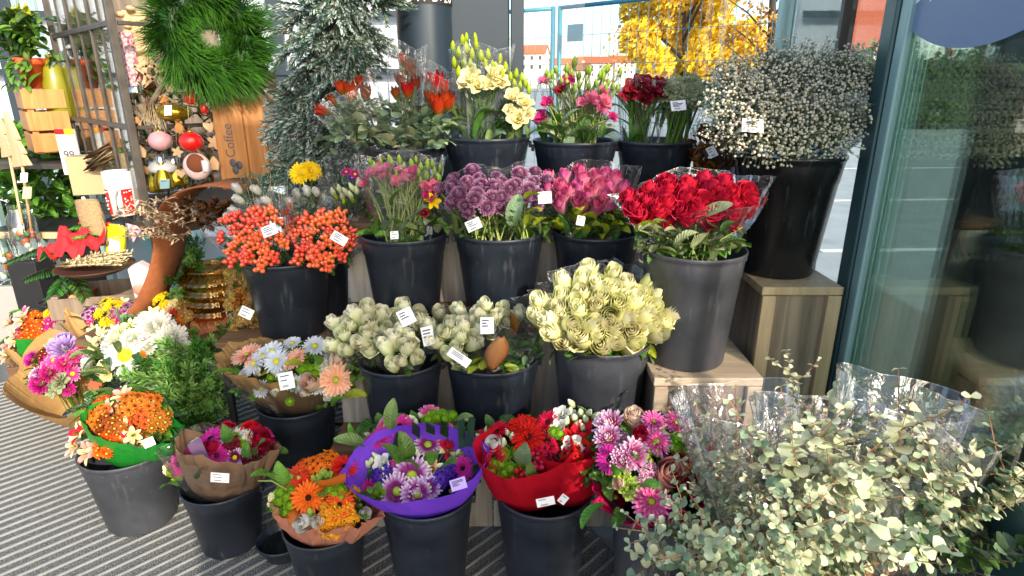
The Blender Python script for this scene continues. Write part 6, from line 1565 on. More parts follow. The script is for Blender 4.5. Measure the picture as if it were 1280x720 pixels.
b, rnd = floor_bouquet('big white chrysanthemum bouquet among olive leaves beside the conifer greens', at(190, 500, 2.40), (172, 436, 60, 50, 2.45, .55, .35), [
 ('mum', 'p_white', 196, 410, 44, dict(core='c_lime')), ('mum', 'p_white', 214, 424, 42, dict(core='c_lime')), ('daisy', 'p_white', 157, 444, 40, dict(n=24, cr=.2, cm='c_yellow'), (0, -.8, .6)), ('mum', 'p_white', 222, 432, 34), ('mum', 'p_white', 114, 452, 30), ('mum', 'p_white', 186, 404, 32), ('mum', 'p_cream', 150, 422, 34), ('mum', 'p_white', 166, 424, 30), ('mum', 'p_white', 138, 432, 26), ('alstro', 'p_paleyellow', 118, 434, 24), ('alstro', 'p_paleyellow', 126, 420, 22), ('lisi', 'p_paleyellow', 132, 466, 24), ('alstro', 'p_salmon', 155, 494, 22), ('daisy', 'p_orange', 176, 444, 12)] + buds((124, 412), (112, 424), (144, 456), (142, 410)), 94, [], (90, .09, .035, ('leaf', 'leaf_grey', 'leaf_rose')))
lf = MB()
for i in range(26): leaf(lf, at(rnd.uniform(112, 172), rnd.uniform(440, 500), 2.34), (rnd.uniform(-.6, .6), -.4, rnd.uniform(-.1, 1)), .10, .03, rnd.choice(['leaf', 'leaf_dark', 'leaf_rose']), rnd)
part('foliage', lf, b)
tag_card(b, 119, 482, 2.28, 15, 9, -14, mat='red_tag', lines=1, bar=False)
mb = MB()
for x0, y0, x1, y1 in ((110, 522, 88, 492), (100, 512, 92, 500), (112, 530, 104, 480), (104, 498, 110, 488)): mb.tube([at(x0, y0, 2.3), at((x0 + x1) / 2 + 2, (y0 + y1) / 2, 2.29), at(x1, y1, 2.28)], .003, 'twig', 5)
part('twigs', mb, b)
b, rnd = floor_bouquet('small dried flower posy in yellow, cream and rust below the terracotta band', at(222, 410, 2.62), (222, 392, 30, 24, 2.62, .5, .35), [
 ('cluster', 'p_yellow', 200, 374, 22, dict(cm='c_gold')), ('cluster', 'p_yellow', 206, 382, 18, dict(cm='c_gold')), ('mum', 'p_blush', 210, 392, 22, dict(n=60)), ('mum', 'p_orangered', 218, 392, 16, dict(n=60)), ('cluster', 'p_paleyellow', 218, 378, 20), ('cluster', 'dried', 230, 382, 22), ('cluster', 'dried', 236, 394, 22), ('cluster', 'p_bronze', 226, 400, 18), ('cluster', 'dried', 214, 402, 18)], 95, [], (60, .05, .02, ('dried', 'leaf_brown', 'leaf_pale')))
b, rnd = floor_bouquet('brown dried statice spray with a white card in front of the amber vase', at(310, 420, 2.42), (308, 372, 32, 44, 2.44, .5, .35), [('cluster', 'dried', 308 + rnd.uniform(-26, 26), 372 + rnd.uniform(-40, 40), 18) for _ in range(14)] + [('carn', 'p_brownrust', 296, 372, 24), ('carn', 'dried', 316, 380, 22)], 96, [], (90, .05, .012, ('dried', 'leaf_brown', 'gyp_stem')))
tag_card(b, 308, 391, 2.28, 17, 13, -24, lines=2)
# ================================================================== metal and glass cabinet at the left with its ornaments
CC = at(188, 288, 2.9); CC.z = CC.z
UD, UF = V((-.7071, .7071, 0)), V((.7071, .7071, 0))       # along the side face, along the front face
cab = thing('display_cabinet', 'open grey metal and glass cabinet full of christmas ornaments', 'cabinet', CC)
SL, FL, TZ = 1.22, .95, 1.45
tiers = [0, at(160, 160, 2.9).z - CC.z, at(140, 28, 2.9).z - CC.z, TZ]
def post(a, w, label='post', h=TZ):
    mb = MB(); R = Matrix((UF, UD, V((0, 0, 1)))).transposed(); c = CC + a
    mb.box(c + V((0, 0, h / 2)), (w, w, h), 'cage_metal', R)
    return part(label, mb, cab, .003)
mb = MB(); R45 = Matrix((UF, UD, V((0, 0, 1)))).transposed()
post(V((0, 0, 0)), .034)
for s in (.36, .78, SL): post(UD * s, .016 if s < SL else .028)
for s in (.50, FL): post(UF * s, .03)
post(UD * SL + UF * FL, .03)
for z in tiers:
    mb = MB(); mb.box(CC + UD * SL / 2 + V((0, 0, z)), (.018, SL - .05, .024), 'cage_metal', R45); part('rail', mb, cab, .003)
    mb = MB(); mb.box(CC + UF * FL / 2 + V((0, 0, z)), (FL - .05, .018, .018), 'cage_metal', R45); part('rail', mb, cab, .003)
mb = MB(); mb.box(CC + UD * SL / 2 + UF * FL / 2 + V((0, 0, -.022)), (FL, SL, .02), 'cage_metal', R45); part('floor_plate', mb, cab)
for s in (.18, .58, 1.0):
    mb = MB(); mb.box(CC + UD * s + V((0, 0, TZ / 2)), (.008, .008, TZ), 'cage_metal', R45); part('glazing_bar', mb, cab)
mb = MB(); mb.box(CC + UD * (SL / 2) + UF * .004 + V((0, 0, TZ / 2)), (.004, SL - .06, TZ - .03), 'cage_glass', R45); part('glass_pane', mb, cab)
mb = MB(); mb.box(CC + UF * (FL + .6) / 2 * .0 + UD * SL + UF * FL / 2 + V((0, 0, TZ / 2)), (FL - .06, .006, TZ), 'wood_weather', R45); part('back_board', mb, cab)
for s in (0.02, SL):                                        # legs down to the floor
    for f in (0.02, FL):
        mb = MB(); c = CC + UD * s + UF * f; mb.box((c.x, c.y, (CC.z - .034) / 2), (.035, .035, CC.z - .036), 'cage_metal', R45); part('leg', mb, cab)
def inside(px, py, Y): return at(px, py, Y)

def sphere_thing(name, label, cat, px, py, Y, dpx, mat, sq=1., group=None, cap='gold'):
    p = at(px, py, Y); r = dpx / 2 * mpp(p); t = thing(name, label, cat, p, group)
    mb = MB(); mb.ball(p, r, mat, 28, 18, sz=sq); part('globe', mb, t)
    mb = MB(); mb.lathe([(r * .2, r * sq * .93), (r * .2, r * sq * 1.15), (.001, r * sq * 1.17)], cap, 12, Matrix.Translation(p)); part('cap', mb, t)
    mb = MB(); mb.tube([p + V((0, 0, r * 1.1)), p + V((.005, .01, r * 1.1 + .10))], .0015, 'wheat', 4); part('cord', mb, t)
    return t
sphere_thing('bauble', 'small shiny red bauble just under the pine wreath', 'bauble', 238, 122, 2.92, 17, 'ball_red')
sphere_thing('bauble', 'large red frosted bauble hanging below the middle rail', 'bauble', 239, 177, 2.90, 28, 'ball_red', .88)
sphere_thing('bauble', 'large pale pink bauble beside the red frosted one', 'bauble', 200, 176, 2.96, 27, 'ball_pink', .88)
sphere_thing('bauble', 'tiny pink and red bauble right of the small red bauble', 'bauble', 256, 117, 2.95, 10, 'ball_pink', 1.5)
sphere_thing('bauble', 'tiny red and white bauble low under the wreath', 'bauble', 255, 136, 2.95, 9, 'ball_red', 1.4)
# gold wire ball with white card
p = at(218, 140, 3.0); t = thing('gold_ornament', 'squat glittering gold ornament with a white card on the shelf', 'ornament', p); r = 21 * mpp(p)
mb = MB(); mb.ball(p, r, 'gold', 20, 10, sz=.55); part('body', mb, t); tag_card(t, 210, 138, 2.9, 9, 13, 3, lines=0, bar=False)
mb = MB(); mb.tube([p + V((-.03, -.06, .05)), p + V((.0, -.07, .08)), p + V((.04, -.06, .05))], .004, 'wheat', 5); part('bow', mb, t)
# glitter candle
p = at(169, 108, 3.12); h = 62 * mpp(p); r = 8 * mpp(p); t = thing('candle', 'red and white glittered pillar candle on a silver foot', 'candle', p)
mb = MB(); mb.lathe([(r, .0), (r, h), (.001, h)], 'glitter', 20, Matrix.Translation(p)); part('candle_body', mb, t)
mb = MB(); mb.lathe([(r * 1.2, -.03), (r * 1.25, -.005), (r * .9, .004)], 'silver', 20, Matrix.Translation(p)); part('foot', mb, t)
# gold bottles with silver tops
for i, (px, py, w, hh, lab) in enumerate(((207, 236, 24, 42, 'front gold glass bottle with a grey label and silver cap'), (222, 232, 26, 36, 'middle gold glass bottle half hidden behind the labelled one'), (196, 240, 18, 38, 'left gold glass bottle beside the cabinet corner post'))):
    p = at(px, py, 2.98 + .05 * i); m = mpp(p); t = thing('bottle', lab, 'bottle', p); r = w / 2 * m; h = hh * m
    M = Matrix.Translation(p)
    mb = MB(); mb.lathe([(r * .9, 0), (r, .01), (r, h * .25), (r * .75, h * .5), (r * .35, h * .68), (r * .32, h * .8)], 'gold', 20, M, cap0=True); part('bottle_body', mb, t)
    mb = MB(); mb.lathe([(r * .42, h * .76), (r * .42, h * 1.02), (.001, h * 1.03)], 'silver', 16, M); part('stopper', mb, t)
    if i == 0: tag_card(t, 206, 230, 2.86, 12, 12, 4, mat='frame_light', lines=1, bar=False)
# white dome dish
p = at(205, 214, 3.02); t = thing('dish', 'white ceramic dome dish behind the gold bottles', 'dish', p); r = 18 * mpp(p)
mb = MB(); mb.lathe([(r, 0), (r * .97, r * .3), (r * .75, r * .62), (r * .4, r * .8), (.001, r * .85)], 'white_ceramic', 28, Matrix.Translation(p), cap0=True); part('dome', mb, t)
mb = MB(); mb.ball(p + V((0, 0, r * .9)), r * .13, 'white_ceramic', 10, 8); part('knob', mb, t)
# pink red cup ornament
p = at(246, 208, 2.92); t = thing('felt_ornament', 'pale pink and red round felt ornament with a tan loop', 'ornament', p); r = 17 * mpp(p)
mb = MB(); mb.ball(p, r, 'bag_pink', 18, 12, sy=.5); part('body', mb, t); mb = MB(); mb.ball(p + V((.008, -.02, .015)), r * .7, 'felt_dark', 14, 10, sy=.45); part('patch', mb, t)
mb = MB(); mb.tube([p + V((-.01, 0, r)), p + V((0, 0, r + .05)), p + V((.02, 0, r))], .005, 'wheat', 5); part('loop', mb, t)
mb = MB(); q = at(258, 214, 2.90); mb.lathe([(.015, 0), (.018, .05), (.001, .052)], 'white_ceramic', 14, Matrix.Translation(q)); part('charm', mb, t)
# red dotted jug
p = at(157, 268, 3.02); m = mpp(p); t = thing('jug', 'white jug with red dotted side panels in the cabinet', 'jug', p); r = 17 * m; h = 54 * m
mb = MB(); mb.lathe([(r * .86, 0), (r * .9, .004), (r, h), (r * .94, h), (r * .82, .01)], 'white_ceramic', 32, Matrix.Translation(p), cap0=True); part('body', mb, t)
for a0, a1 in ((200, 250), (300, 345)):
    mb = MB(); rows = []
    for k in range(9):
        a = math.radians(a0 + (a1 - a0) * k / 8); rows.append([p + V((math.cos(a) * (r * (.9 + .1 * z / h) + .002), math.sin(a) * (r * (.9 + .1 * z / h) + .002), z)) for z in (.01, h * .3, h * .62)])
    mb.grid(rows, 'red_gloss'); pn_ = part('red_panel', mb, t)
    mb = MB()
    for k in range(14):
        a = math.radians(random.Random(k).uniform(a0 + 4, a1 - 4)); z = random.Random(k + 50).uniform(.03, h * .58); mb.ball(p + V((math.cos(a) * (r * .97 + .001), math.sin(a) * (r * .97 + .001), z)), .004, 'white_ceramic', 6, 4)
    part('dots', mb, t)
mb = MB(); mb.tube([p + V((.02, -r, h * .6)), p + V((.03, -r - .05, h * .5)), p + V((.03, -r - .05, h * .2)), p + V((.02, -r, h * .1))], .010, 'white_ceramic', 8); part('handle', mb, t)
# price placard, box, olive vase
p = at(87, 190, 3.58); m = mpp(p); t = thing('price_placard', 'white price placard with a red and yellow header inside the cabinet', 'placard', p)
mb = MB(); mb.box(p, (24 * m, .012, 56 * m), 'white_ceramic'); part('board', mb, t)
for dx, mt in ((-6, 'red_gloss'), (6, 'orange_yellow')): mb = MB(); mb.box(p + V((dx * m, -.009, 25 * m)), (11.8 * m, .004, 6 * m), mt); part('header_band', mb, t)
text_on('placard_lettering', '99', 14 * m, p + V((0, -.009, -8 * m)), (PI / 2, 0, 0), 'ink', t)
p = at(122, 240, 3.45); m = mpp(p); t = single('cardboard_box', (lambda q: (q.box(p + V((0, 0, 22 * m)), (44 * m, .14, 46 * m), 'beige_box', Matrix.Rotation(.3, 3, 'Z')), q)[1])(MB()), 'plain beige cardboard box on the cabinet floor', 'box', p, bevel=.004)
p = at(80, 152, 3.75); m = mpp(p); t = thing('vase', 'tall olive green glass vase standing deep in the cabinet', 'vase', p); r = 15 * m; h = 74 * m
mb = MB(); mb.lathe([(r * .8, 0), (r, .03), (r, h * .6), (r * .75, h * .85), (r * .3, h), (r * .2, h)], 'olive_gl', 28, Matrix.Translation(p), cap0=True); part('body', mb, t)
mb = MB(); mb.lathe([(r * .3, h - .001), (r * .34, h + .02), (r * .26, h + .02)], 'olive_gl', 20, Matrix.Translation(p)); part('neck', mb, t)
p = at(117, 140, 3.6); m = mpp(p); t = thing('snack_box', 'small white box with an orange and red picture on the cabinet shelf', 'box', p)
mb = MB(); mb.box(p, (11 * m, .05, 14 * m), 'white_ceramic'); part('carton', mb, t); mb = MB(); mb.box(p + V((0, -.027, -.01)), (8 * m, .003, 5 * m), 'orange_yellow'); part('picture', mb, t); mb = MB(); mb.box(p + V((0, -.027, -.032)), (8 * m, .003, 3 * m), 'red_gloss'); part('picture', mb, t)
rnd = random.Random(101)
# wood birdhouse, star, driftwood, greens
p = at(176, 60, 3.2); m = mpp(p); t = thing('wooden_ornament', 'cluster shaped carved wooden figure hanging above the glitter candle', 'ornament', p)
mb = MB(); mb.box(p + V((0, 0, .0)), (26 * m, .08, 84 * m), 'wood_pale', Matrix.Rotation(.4, 3, 'Z')); part('back_piece', mb, t, .004)
for i in range(14):
    mb = MB(); q = p + V((rnd.uniform(-.05, .05), -.06, -.17 + .34 * i / 13)); mb.ball(q, rnd.uniform(.014, .026), 'wood_pale', 9, 6, sz=.6); part('carved_flower', mb, t)
p = at(190, 90, 3.1); m = mpp(p); t = thing('wooden_star', 'open wooden star frame on the shelf', 'star', p)
mb = MB(); P5 = [p + V((math.sin(2 * PI * k / 5), 0, math.cos(2 * PI * k / 5))) * 22 * m for k in range(5)]
for k in range(5): mb.bar(P5[k], P5[(k + 2) % 5], .012, .012, 'wood_pale', V((0, -1, 0)))
part('star_frame', mb, t)
for lab, q in (('upright orange wooden board behind the star', (182, 96, 3.25, 12, 50)), ('short orange wooden board beneath the wooden star', (188, 112, 3.2, 32, 14))):
    p = at(*q[:3]); m = mpp(p); mb = MB(); mb.box(p, (q[3] * m, .03, q[4] * m), 'wood_orange'); single('wooden_board', mb, lab, 'board', p, bevel=.003)
p = at(195, 118, 3.0); t = thing('driftwood', 'forked grey driftwood branch hung with raffia inside the cabinet', 'driftwood', p); mb = MB()
for pts_, r in ((((186, 136), (196, 118), (206, 100), (214, 86)), .016), (((205, 102), (213, 98), (218, 88)), .009), (((200, 112), (194, 102), (196, 92)), .008), (((176, 130), (184, 150), (190, 170)), .02), (((170, 140), (180, 150), (200, 156)), .014)): mb.tube([at(x, y, 3.0 + rnd.uniform(-.02, .02)) for x, y in pts_], lambda s, r=r: r * (1 - .6 * s), 'twig_grey', 7)
part('branch', mb, t)
mb = MB()
for i in range(60): q = at(rnd.uniform(176, 202), rnd.uniform(128, 142), 2.97); mb.tube([q, q + V((rnd.uniform(-.03, .03), rnd.uniform(-.02, .02), -rnd.uniform(.04, .1)))], .0015, 'wheat', 3, cap=False)
part('raffia', mb, t)
p = at(215, 155, 3.12); t = thing('fir_garland', 'sparse brown and green twig garland filling the cabinet shelves', 'garland', p); mb = MB()
for i in range(520):
    q = at(rnd.uniform(165, 268), rnd.choice([rnd.uniform(84, 160), rnd.uniform(165, 235)]), 3.14 + rnd.uniform(-.05, .1)); leaf(mb, q, (rnd.uniform(-1, 1), rnd.uniform(-1, .2), rnd.uniform(-1, 1)), .06, .016, rnd.choice(['dried', 'leaf_brown', 'needle', 'leaf_pale', 'wheat', 'leaf_dark']), rnd)
part('leaves', mb, t)
mb = MB()
for i in range(40): q = at(rnd.uniform(165, 268), rnd.uniform(90, 235), 3.15); mb.tube([q, q + V((rnd.uniform(-.15, .15), rnd.uniform(-.03, .03), rnd.uniform(-.15, .15)))], .004, rnd.choice(['twig', 'twig_grey', 'wheat']), 4)
part('twigs', mb, t)
t = thing('twig_bundle', 'bundle of thin straw twigs lying in the cabinet beside the cardboard box', 'twigs', at(130, 190, 3.3)); mb = MB()
for i in range(26): mb.tube([at(108 + rnd.uniform(-4, 8), 208 + rnd.uniform(-18, 6), 3.35), at(165 + rnd.uniform(-10, 4), 176 + rnd.uniform(-14, 14), 3.15)], .004, rnd.choice(['wheat', 'twig', 'dried']), 4)
part('twigs', mb, t)
t = thing('potted_plant', 'dark leaved pot plant showing through the cabinet glass', 'plant', at(120, 160, 3.9)); mb = MB()
for i in range(170): q = at(rnd.uniform(95, 150), rnd.uniform(62, 165), 3.9 + rnd.uniform(-.1, .1)); leaf(mb, q, (rnd.uniform(-1, 1), rnd.uniform(-1, .3), rnd.uniform(-.4, 1)), .11, .05, rnd.choice(['leaf_dark', 'leaf', 'needle_dark']), rnd)
part('foliage', mb, t); mb = MB(); q = at(122, 190, 3.9); mb.lathe([(.07, 0), (.1, .16), (.09, .16)], 'soil_dark', 20, Matrix.Translation(q), cap0=True); part('pot', mb, t)
for i, (px, py) in enumerate(((172, 150), (186, 158), (214, 108), (228, 98), (224, 160), (262, 158), (268, 178), (176, 190), (184, 212), (222, 190), (268, 205), (226, 216), (205, 124), (250, 96))):
    p = at(px, py, 2.98 + rnd.uniform(-.04, .06)); t = thing('hanging_ornament', 'small pale wooden ornament hanging among the cabinet twigs', 'ornament', p, 'small wooden ornaments in the cabinet')
    mb = MB(); s = rnd.uniform(.018, .028)
    out = [[(math.cos(a) * s * (1 + .35 * math.cos(5 * a)), math.sin(a) * s * (1 + .35 * math.cos(5 * a))) for a in [2 * PI * k / 20 for k in range(20)]], [(-s * .7, -s), (s * .7, -s), (s, s * .2), (0, s * 1.4), (-s, s * .2)], [(math.sin(a) ** 3 * s * 1.1, (.8 * math.cos(a) - .3 * math.cos(2 * a) - .12 * math.cos(3 * a)) * s * 1.1) for a in [2 * PI * k / 18 for k in range(18)]]][i % 3]
    mb.prism(out, .008, 'wood_pale' if i % 4 else 'wood_orange', Matrix.Translation(p) @ Matrix.Rotation(rnd.uniform(-.3, .8), 4, 'Z')); part('wood_shape', mb, t)
    mb = MB(); mb.tube([p + V((0, 0, s)), p + V((.004, .006, s + .07))], .0012, 'wheat', 3); part('cord', mb, t)
# coffee plank sign
p = at(308, 160, 3.0); m = mpp(p); t = thing('plank_sign', 'upright orange wooden planks with a burnt coffee bean mark', 'sign', p)
Rz = Matrix.Rotation(.45, 3, 'Z')
for x, w, mt in ((285, 34, 'wood_orange'), (317, 26, 'wood_orange'), (340, 22, 'wood_weather')):
    q = at(x, 150, 3.02 + (x - 285) * .0022); mb = MB(); mb.box(q - V((0, 0, .04)), (w * m, .025, 150 * m), mt, Rz); part('plank', mb, t, .004)
q = at(293, 186, 2.92)
text_on('burnt_lettering', 'Coffee', 15 * m, q + V((0, -.0, -.04)), (PI / 2, -PI / 2, .45), 'ink', t, align='LEFT')
mb = MB()
for dx, dz in ((-4, -17), (3, -20), (-2, -26)): mb.ball(q + V((dx * m * .9, dx * m * .4, dz * m)), 4.0 * m, 'ink', 10, 6, sy=.25, sz=1.3)
part('bean_mark', mb, t)

# ================================================================== terracotta band, vase, dried things
t = thing('terracotta_band', 'wide curled terracotta felt band standing in an arch before the cabinet', 'decoration', at(200, 380, 2.62))
path = [(168, 402), (190, 372), (205, 340), (213, 308), (214, 282), (219, 260), (234, 243), (258, 232), (290, 229), (322, 236)]
def smooth(P, n):
    out = []
    for i in range(len(P) - 1):
        p0, p1, p2, p3 = P[max(0, i - 1)], P[i], P[i + 1], P[min(len(P) - 1, i + 2)]
        for k in range(n):
            s = k / n; out.append(tuple(.5 * ((2 * b) + (c - a) * s + (2 * a - 5 * b + 4 * c - d) * s * s + (3 * b - a - 3 * c + d) * s ** 3) for a, b, c, d in zip(p0, p1, p2, p3)))
    out.append(P[-1]); return out
mb = MB(); rows = []; sp_ = smooth(path, 5)
for i, (x, y) in enumerate(sp_):
    s = i / (len(sp_) - 1); c = at(x, y, 2.62); wv = V((.075 * (1 - s) + .03 * s, .12 + .10 * s, .0)); rows.append([c - wv * .5, c, c + wv * .5])
mb.grid(rows, 'terracotta'); o = part('felt_band', mb, t); s_ = o.modifiers.new('s', 'SOLIDIFY'); s_.thickness = .008
mb = MB(); rows = []
for k in range(9):
    a = k / 8; rows.append([at(236 + 56 * a, 428 - 14 * math.sin(a * 2.2), 2.52 + .03 * math.sin(a * 3)), at(238 + 58 * a, 404 - 12 * math.sin(a * 2.6), 2.56 + .06 * math.sin(a * 3))])
mb.grid(rows, 'terracotta'); o = part('felt_band', mb, t); s_ = o.modifiers.new('s', 'SOLIDIFY'); s_.thickness = .008
p = at(278, 412, 2.70); m = mpp(p); r = 37 * m; h = .30; t = thing('ribbed_vase', 'large amber ribbed glass vase behind the berry bucket', 'vase', p)
mb = MB(); mb.lathe([(r * .92, 0), (r, .02), (r, h * .30)] + [(r * (1 + .035 * math.sin(z * 130)), z) for z in [h * .3 + k * h * .6 / 40 for k in range(41)]] + [(r * .8, h * .96), (r * .74, h), (r * .7, h)], 'amber_glass', 84, Matrix.Translation(p), cap0=True, rmod=lambda a, z: 1 + .03 * math.sin(a * 28)); part('body', mb, t)
mb = MB(); mb.lathe([(r * .75, h - .01), (r * .86, h + .004), (r * .86, h + .016), (r * .7, h + .016)], 'amber_glass', 40, Matrix.Translation(p)); part('neck_ring', mb, t)
b = greens('bright green fir sprigs inside the terracotta arch', None, 234, 340, 18, 44, 2.74, 30, FE + FD, 102, lambda u, v: V((u * .5, -.6, .3 + .4 * v)), .75, at(236, 390, 2.74))
# dried twig wreath / cones
t = thing('dried_posy', 'spiky bundle of dry brown cones and pink twigs on the terracotta arch', 'dried flowers', at(270, 268, 2.5)); mb = MB()
for i in range(34):
    c = at(262 + rnd.uniform(-34, 34), 268 + rnd.uniform(-16, 14), 2.5 + rnd.uniform(-.04, .04)); d = V((rnd.uniform(-1, 1), -.6, rnd.uniform(-.5, .8)))
    for k in range(16): leaf(mb, c, d + V((rnd.uniform(-1, 1), rnd.uniform(-1, 1), rnd.uniform(-1, 1))) * .8, .035, .014, 'pinecone', rnd)
part('cones', mb, t)
mb = MB()
for i in range(46):
    q = at(rnd.uniform(170, 240), rnd.uniform(252, 300), 2.48); e = q + V((rnd.uniform(-.12, .12), rnd.uniform(-.04, .02), rnd.uniform(-.05, .06))); mb.tube([q, e], .0022, 'wheat', 4, cap=False)
    for k in range(9): leaf(mb, q.lerp(e, k / 8), (rnd.uniform(-1, 1), rnd.uniform(-1, 0), rnd.uniform(-.5, 1)), .022, .009, rnd.choice(['p_blush', 'wheat', 'dried']), rnd)
part('pink_twigs', mb, t)

# ================================================================== left corner: crates, norfolk pine, red cloth, jars
crate('rough brown crate under the red cloth and woven tray', (at(128, 385, 2.9).x, 2.98, .25), (.44, .3, .37), 'wood_weather', .25)
tr = at(120, 338, 2.82); t = thing('woven_tray', 'round brown tray with a bundle of pale dried wheat ears', 'tray', tr); m = mpp(tr)
mb = MB(); mb.lathe([(.001, 0), (30 * m, 0), (42 * m, .02), (44 * m, .025), (41 * m, .016), (29 * m, -.006)], 'basket_brown', 40, Matrix.Translation(tr)); part('tray', mb, t)
mb = MB()
for i in range(46):
    a = tr + V((rnd.uniform(-36, -8) * m, rnd.uniform(-20, 20) * m, .03 + rnd.uniform(0, .03))); e = a + V((rnd.uniform(40, 58) * m, rnd.uniform(-6, 6) * m, rnd.uniform(-.0, .03)))
    mb.tube([a, e], .004, 'wheat', 4)
    for k in range(10): leaf(mb, a.lerp(e, k / 9), (rnd.uniform(-.3, 1), rnd.uniform(-1, 1), rnd.uniform(0, 1)), .024, .011, 'wheat', rnd)
part('wheat_bundle', mb, t)
t = thing('red_cloth', 'crumpled bright red felt cloth with curled ribbon on the tray', 'cloth', at(100, 322, 2.9)); mb = MB(); c0 = at(100, 320, 2.92); m = mpp(c0)
rows = []
for i in range(45):
    x_ = i / 3.2
    rows.append([c0 + V(((i / 44 - .5) * 68 * m, (j / 24 - .5) * .2, .022 * math.sin(x_ * 1.1 + j * .3) + .016 * math.sin(j * .7 + x_ * .6) + .03 * (i / 44) + .02 * math.cos((i / 44 - .5) * 3) - .01 * math.sin(x_ * 2.3 - j * .5) + .10 * (j / 24) ** .7)) for j in range(25)])
mb.grid(rows, 'red_cloth'); part('cloth', mb, t)
t = thing('burlap_stocking', 'tan burlap stocking hanging from the cabinet corner', 'stocking', at(115, 280, 2.95)); mb = MB(); rows = []
for i in range(10):
    s = i / 9; c = at(108 + 16 * s, 250 + 56 * s, 2.98); w = (16 - 5 * abs(s - .3)) * mpp(c); rows.append([c + V((w * math.cos(a), .03 * math.sin(a), 0)) for a in [2 * PI * k / 14 for k in range(14)]])
ids_ = mb.grid(rows, 'burlap', closed=True); mb.face(ids_[-1], 'burlap'); part('stocking', mb, t)
mb = MB(); mb.tube([at(126, 268, 2.95), at(132, 285, 2.95), at(131, 304, 2.95)], .003, 'wheat', 5); part('cord', mb, t)
t = thing('pennant', 'small red and white checked cloth pennant under the cabinet rail', 'pennant', at(167, 285, 2.84)); mb = MB()
mb.face([mb.vert(at(*q, 2.84)) for q in ((159, 279), (178, 285), (167, 303))], 'pink_cloth', False); o = part('cloth', mb, t); s_ = o.modifiers.new('s', 'SOLIDIFY'); s_.thickness = .004
p = at(145, 300, 3.0); t = thing('plastic_packet', 'yellow and white printed plastic packet under the cabinet', 'packet', p); mb = MB(); mb.prism([(-.045, -.08), (.04, -.09), (.05, .07), (.02, .085), (-.05, .075)], .03, 'yellow_plastic', Matrix.Translation(p) @ Matrix.Rotation(.2, 4, 'Y')); part('packet', mb, t, .008); mb = MB(); mb.prism([(-.03, -.06), (.03, -.065), (.03, .0), (-.02, .01)], .036, 'white_ceramic', Matrix.Translation(p) @ Matrix.Rotation(.2, 4, 'Y')); part('print', mb, t)
p = at(183, 350, 2.7); m = mpp(p); t = thing('gift_bag', 'pale pink patterned gift bag beside the terracotta band', 'bag', p); mb = MB()
mb.prism([(-14 * m, -20 * m), (12 * m, -22 * m), (18 * m, 20 * m), (8 * m, 16 * m), (-2 * m, 24 * m), (-16 * m, 18 * m)], .07, 'bag_pink', Matrix.Translation(p) @ Matrix.Rotation(.3, 4, 'Z')); part('bag_body', mb, t, .006)
mb = MB(); mb.ball(p + V((-.01, -.05, -.03)), .03, 'p_salmon', 10, 6, sy=.2); part('printed_motif', mb, t)
# norfolk pine
p = at(78, 380, 3.1); t = thing('potted_pine', 'drooping norfolk pine in a clay pot beside the red cloth', 'plant', p); mb = MB()
q = at(104, 385, 3.05); mb.lathe([(.05, -.06), (.08, .1), (.072, .1)], 'terracotta', 20, Matrix.Translation(q), cap0=True); part('pot', mb, t)
mb = MB(); mb.tube([q, at(90, 330, 3.1), at(84, 290, 3.12)], .012, 'twig', 6); part('trunk', mb, t)
def frond(pts_, w, mats):
    mb = MB(); P = [at(x, y, Yv) for x, y, Yv in pts_]; mb.tube(P, .004, 'twig', 4)
    P = [V(c) for c in smooth([tuple(c) for c in P], 6)]
    for i in range(len(P) - 1):
        d = (P[i + 1] - P[i]).normalized(); sd = d.cross(V((0, 0, 1))).normalized(); f = 1 - .6 * i / len(P)
        for s in (-1, 1):
            for k in range(2):
                a = P[i] + d * .01 * k; e = (sd * s + d * .5 + V((0, 0, -.45))).normalized(); mb.tube([a, a + e * w * f], .004, rnd.choice(mats), 4)
                for j in range(6): leaf(mb, a + e * w * f * j / 6, e + V((rnd.uniform(-1, 1),) * 3) * .8, .018, .003, rnd.choice(mats), rnd)
    part('frond', mb, t)
frond([(86, 300, 3.1), (100, 292, 2.98), (112, 292, 2.9)], .08, ['needle', 'conifer']); frond([(84, 296, 3.1), (70, 305, 2.95), (60, 320, 2.85)], .09, ['needle_dark', 'needle'])
frond([(86, 310, 3.1), (50, 310, 3.0), (12, 326, 2.95)], .08, ['needle_dark']); frond([(88, 330, 3.08), (60, 336, 2.95), (34, 346, 2.88)], .09, ['needle_dark']); frond([(90, 340, 3.08), (74, 356, 2.92), (62, 374, 2.85)], .08, ['needle_dark', 'needle']); frond([(90, 326, 3.08), (96, 350, 2.9), (108, 372, 2.82)], .07, ['needle', 'needle_dark']); frond([(86, 300, 3.1), (94, 282, 3.02), (112, 282, 2.96)], .07, ['needle'])
